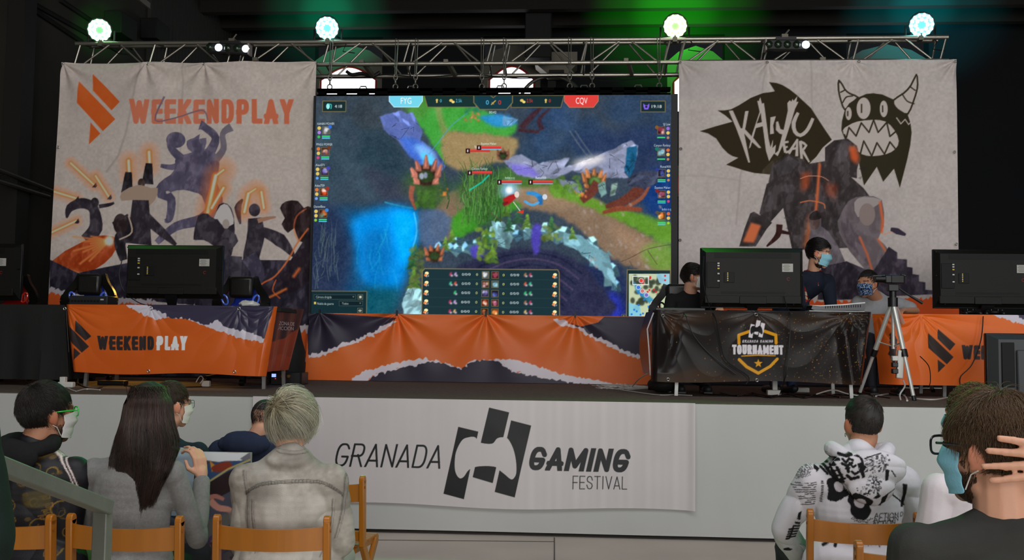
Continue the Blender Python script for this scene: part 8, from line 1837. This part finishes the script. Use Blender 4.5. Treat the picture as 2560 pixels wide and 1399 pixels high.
# ================================================================ things held or standing among the seats
a, b = at(428, 1118, 4.40), at(486, 1122, 4.40)
fo = thing('plastic_folder', ((a.x+b.x)/2, 4.40, a.z-.3), 'pale blue translucent plastic sleeve held up by the long-haired woman', 'folder')
MB().box(((a.x+b.x)/2-.01, 4.40, a.z-.15), (b.x-a.x+.02, .004, .30), rot=(-.1, .02, 0)).build('sleeve', mat('pale_plastic', (176, 188, 206), .25, spec=.5), fo, bevel=.001)
MB().box(((a.x+b.x)/2-.01, 4.385, a.z-.008), (b.x-a.x+.02, .006, .012)).build('top_strip', mat('white_plastic', (214, 212, 204), .45), fo)
# large printed board leaning between the chairs
Yp = 4.62; a, b = at(452, 1128, Yp), at(627, 1134, Yp)
pb = Canvas(Yp, a.x, b.x, .30, a.z, .004, (70, 62, 66))
pb.grain(14, 9, 91); rr_ = np.random.default_rng(31)
pb.poly([(440, 1120), (640, 1120), (640, 1142), (600, 1152), (560, 1156), (440, 1140)], (206, 204, 208)); pb.poly([(600, 1146), (627, 1128), (627, 1160)], (104, 102, 112)); pb.rect(570, 1120, 640, 1130, (190, 40, 56))
pb.poly([(515, 1160), (560, 1152), (625, 1150), (625, 1175), (560, 1200), (520, 1215)], (52, 70, 108)); pb.poly([(524, 1150), (540, 1165), (530, 1180)], (190, 130, 50)); pb.poly([(530, 1166), (570, 1152), (580, 1170), (540, 1180)], (124, 50, 36), sm=3)
pb.stroke([(520, 1205), (570, 1172), (627, 1148)], 5, (176, 156, 96), .9); pb.poly([(515, 1210), (570, 1178), (640, 1150), (640, 1180), (580, 1230), (516, 1260)], (46, 32, 34)); pb.poly([(516, 1260), (580, 1225), (640, 1190), (640, 1290), (520, 1300)], (74, 72, 88))
limb(pb, [(525, 1250), (545, 1268), (575, 1275), (580, 1300)], [18, 16, 14, 10], (190, 130, 116)); limb(pb, [(520, 1244), (540, 1240), (560, 1248)], [12, 12, 8], (170, 110, 100)); pb.poly([(516, 1300), (600, 1270), (630, 1330), (520, 1360)], (96, 92, 88), .8, soft=3)
for k_ in range(26): x, y = rr_.uniform(505, 610), rr_.uniform(1310, 1400); limb(pb, [(x, y), (x+rr_.uniform(-16, 16), y+18), (x+rr_.uniform(-24, 24), y+36)], [8, 6, 2], [(70, 54, 84), (44, 46, 70), (120, 90, 90), (60, 40, 44)][k_ % 4])
bo = thing('printed_board', ((a.x+b.x)/2, Yp, .3), 'printed picture board with blue, brown and pink art left of the denim jacket', 'poster')
pb.sheet('picture', mat('printed_board_face', attr=True, rough=.4, spec=.3), bo, k=KA)
MB().box(((a.x+b.x)/2, Yp+.012, (a.z+.3)/2), (b.x-a.x, .018, a.z-.3)).build('backing', mat('card_back', (150, 146, 140), .8), bo)
for x in (a.x+.03, b.x-.03): MB().box((x, Yp+.05, .16), (.02, .02, .32)).build('support_leg', mat('dark_steel', (40, 38, 36), .6, .3), bo)
MB().box(((a.x+b.x)/2, Yp+.03, .31), (b.x-a.x, .05, .02)).build('ledge', mat('dark_steel', (40, 38, 36), .6, .3), bo)
# steel handrail in the foreground
hr = thing('handrail', (at(262, 1300, 2.75).x, 2.75, 0), 'grey painted square steel handrail crossing the lower left corner', 'railing')
gp = mat('grey_rail_paint', (112, 114, 104), .42, .2, bump=(40, .1), var=(14, .08))
c1_ = at(268, 1268, 2.75); l1 = at(-40, 1147, 2.25); d_ = (l1-c1_).normalized(); l2 = c1_+d_*1.6
MB().bar(c1_, l2, .040, .040).build('top_rail', gp, hr, bevel=.004); MB().bar((c1_.x-.012, c1_.y, c1_.z+.018), (c1_.x-.012, c1_.y, 0), .042, .040, up=(0, 1, 0)).build('post', gp, hr, bevel=.004)
MB().bar((l2.x, l2.y, l2.z), (l2.x, l2.y, 0), .042, .040, up=(0, 1, 0)).build('post', gp, hr, bevel=.004)
MB().box((c1_.x-.012, c1_.y, .006), (.12, .12, .012)).build('base_plate', gp, hr)
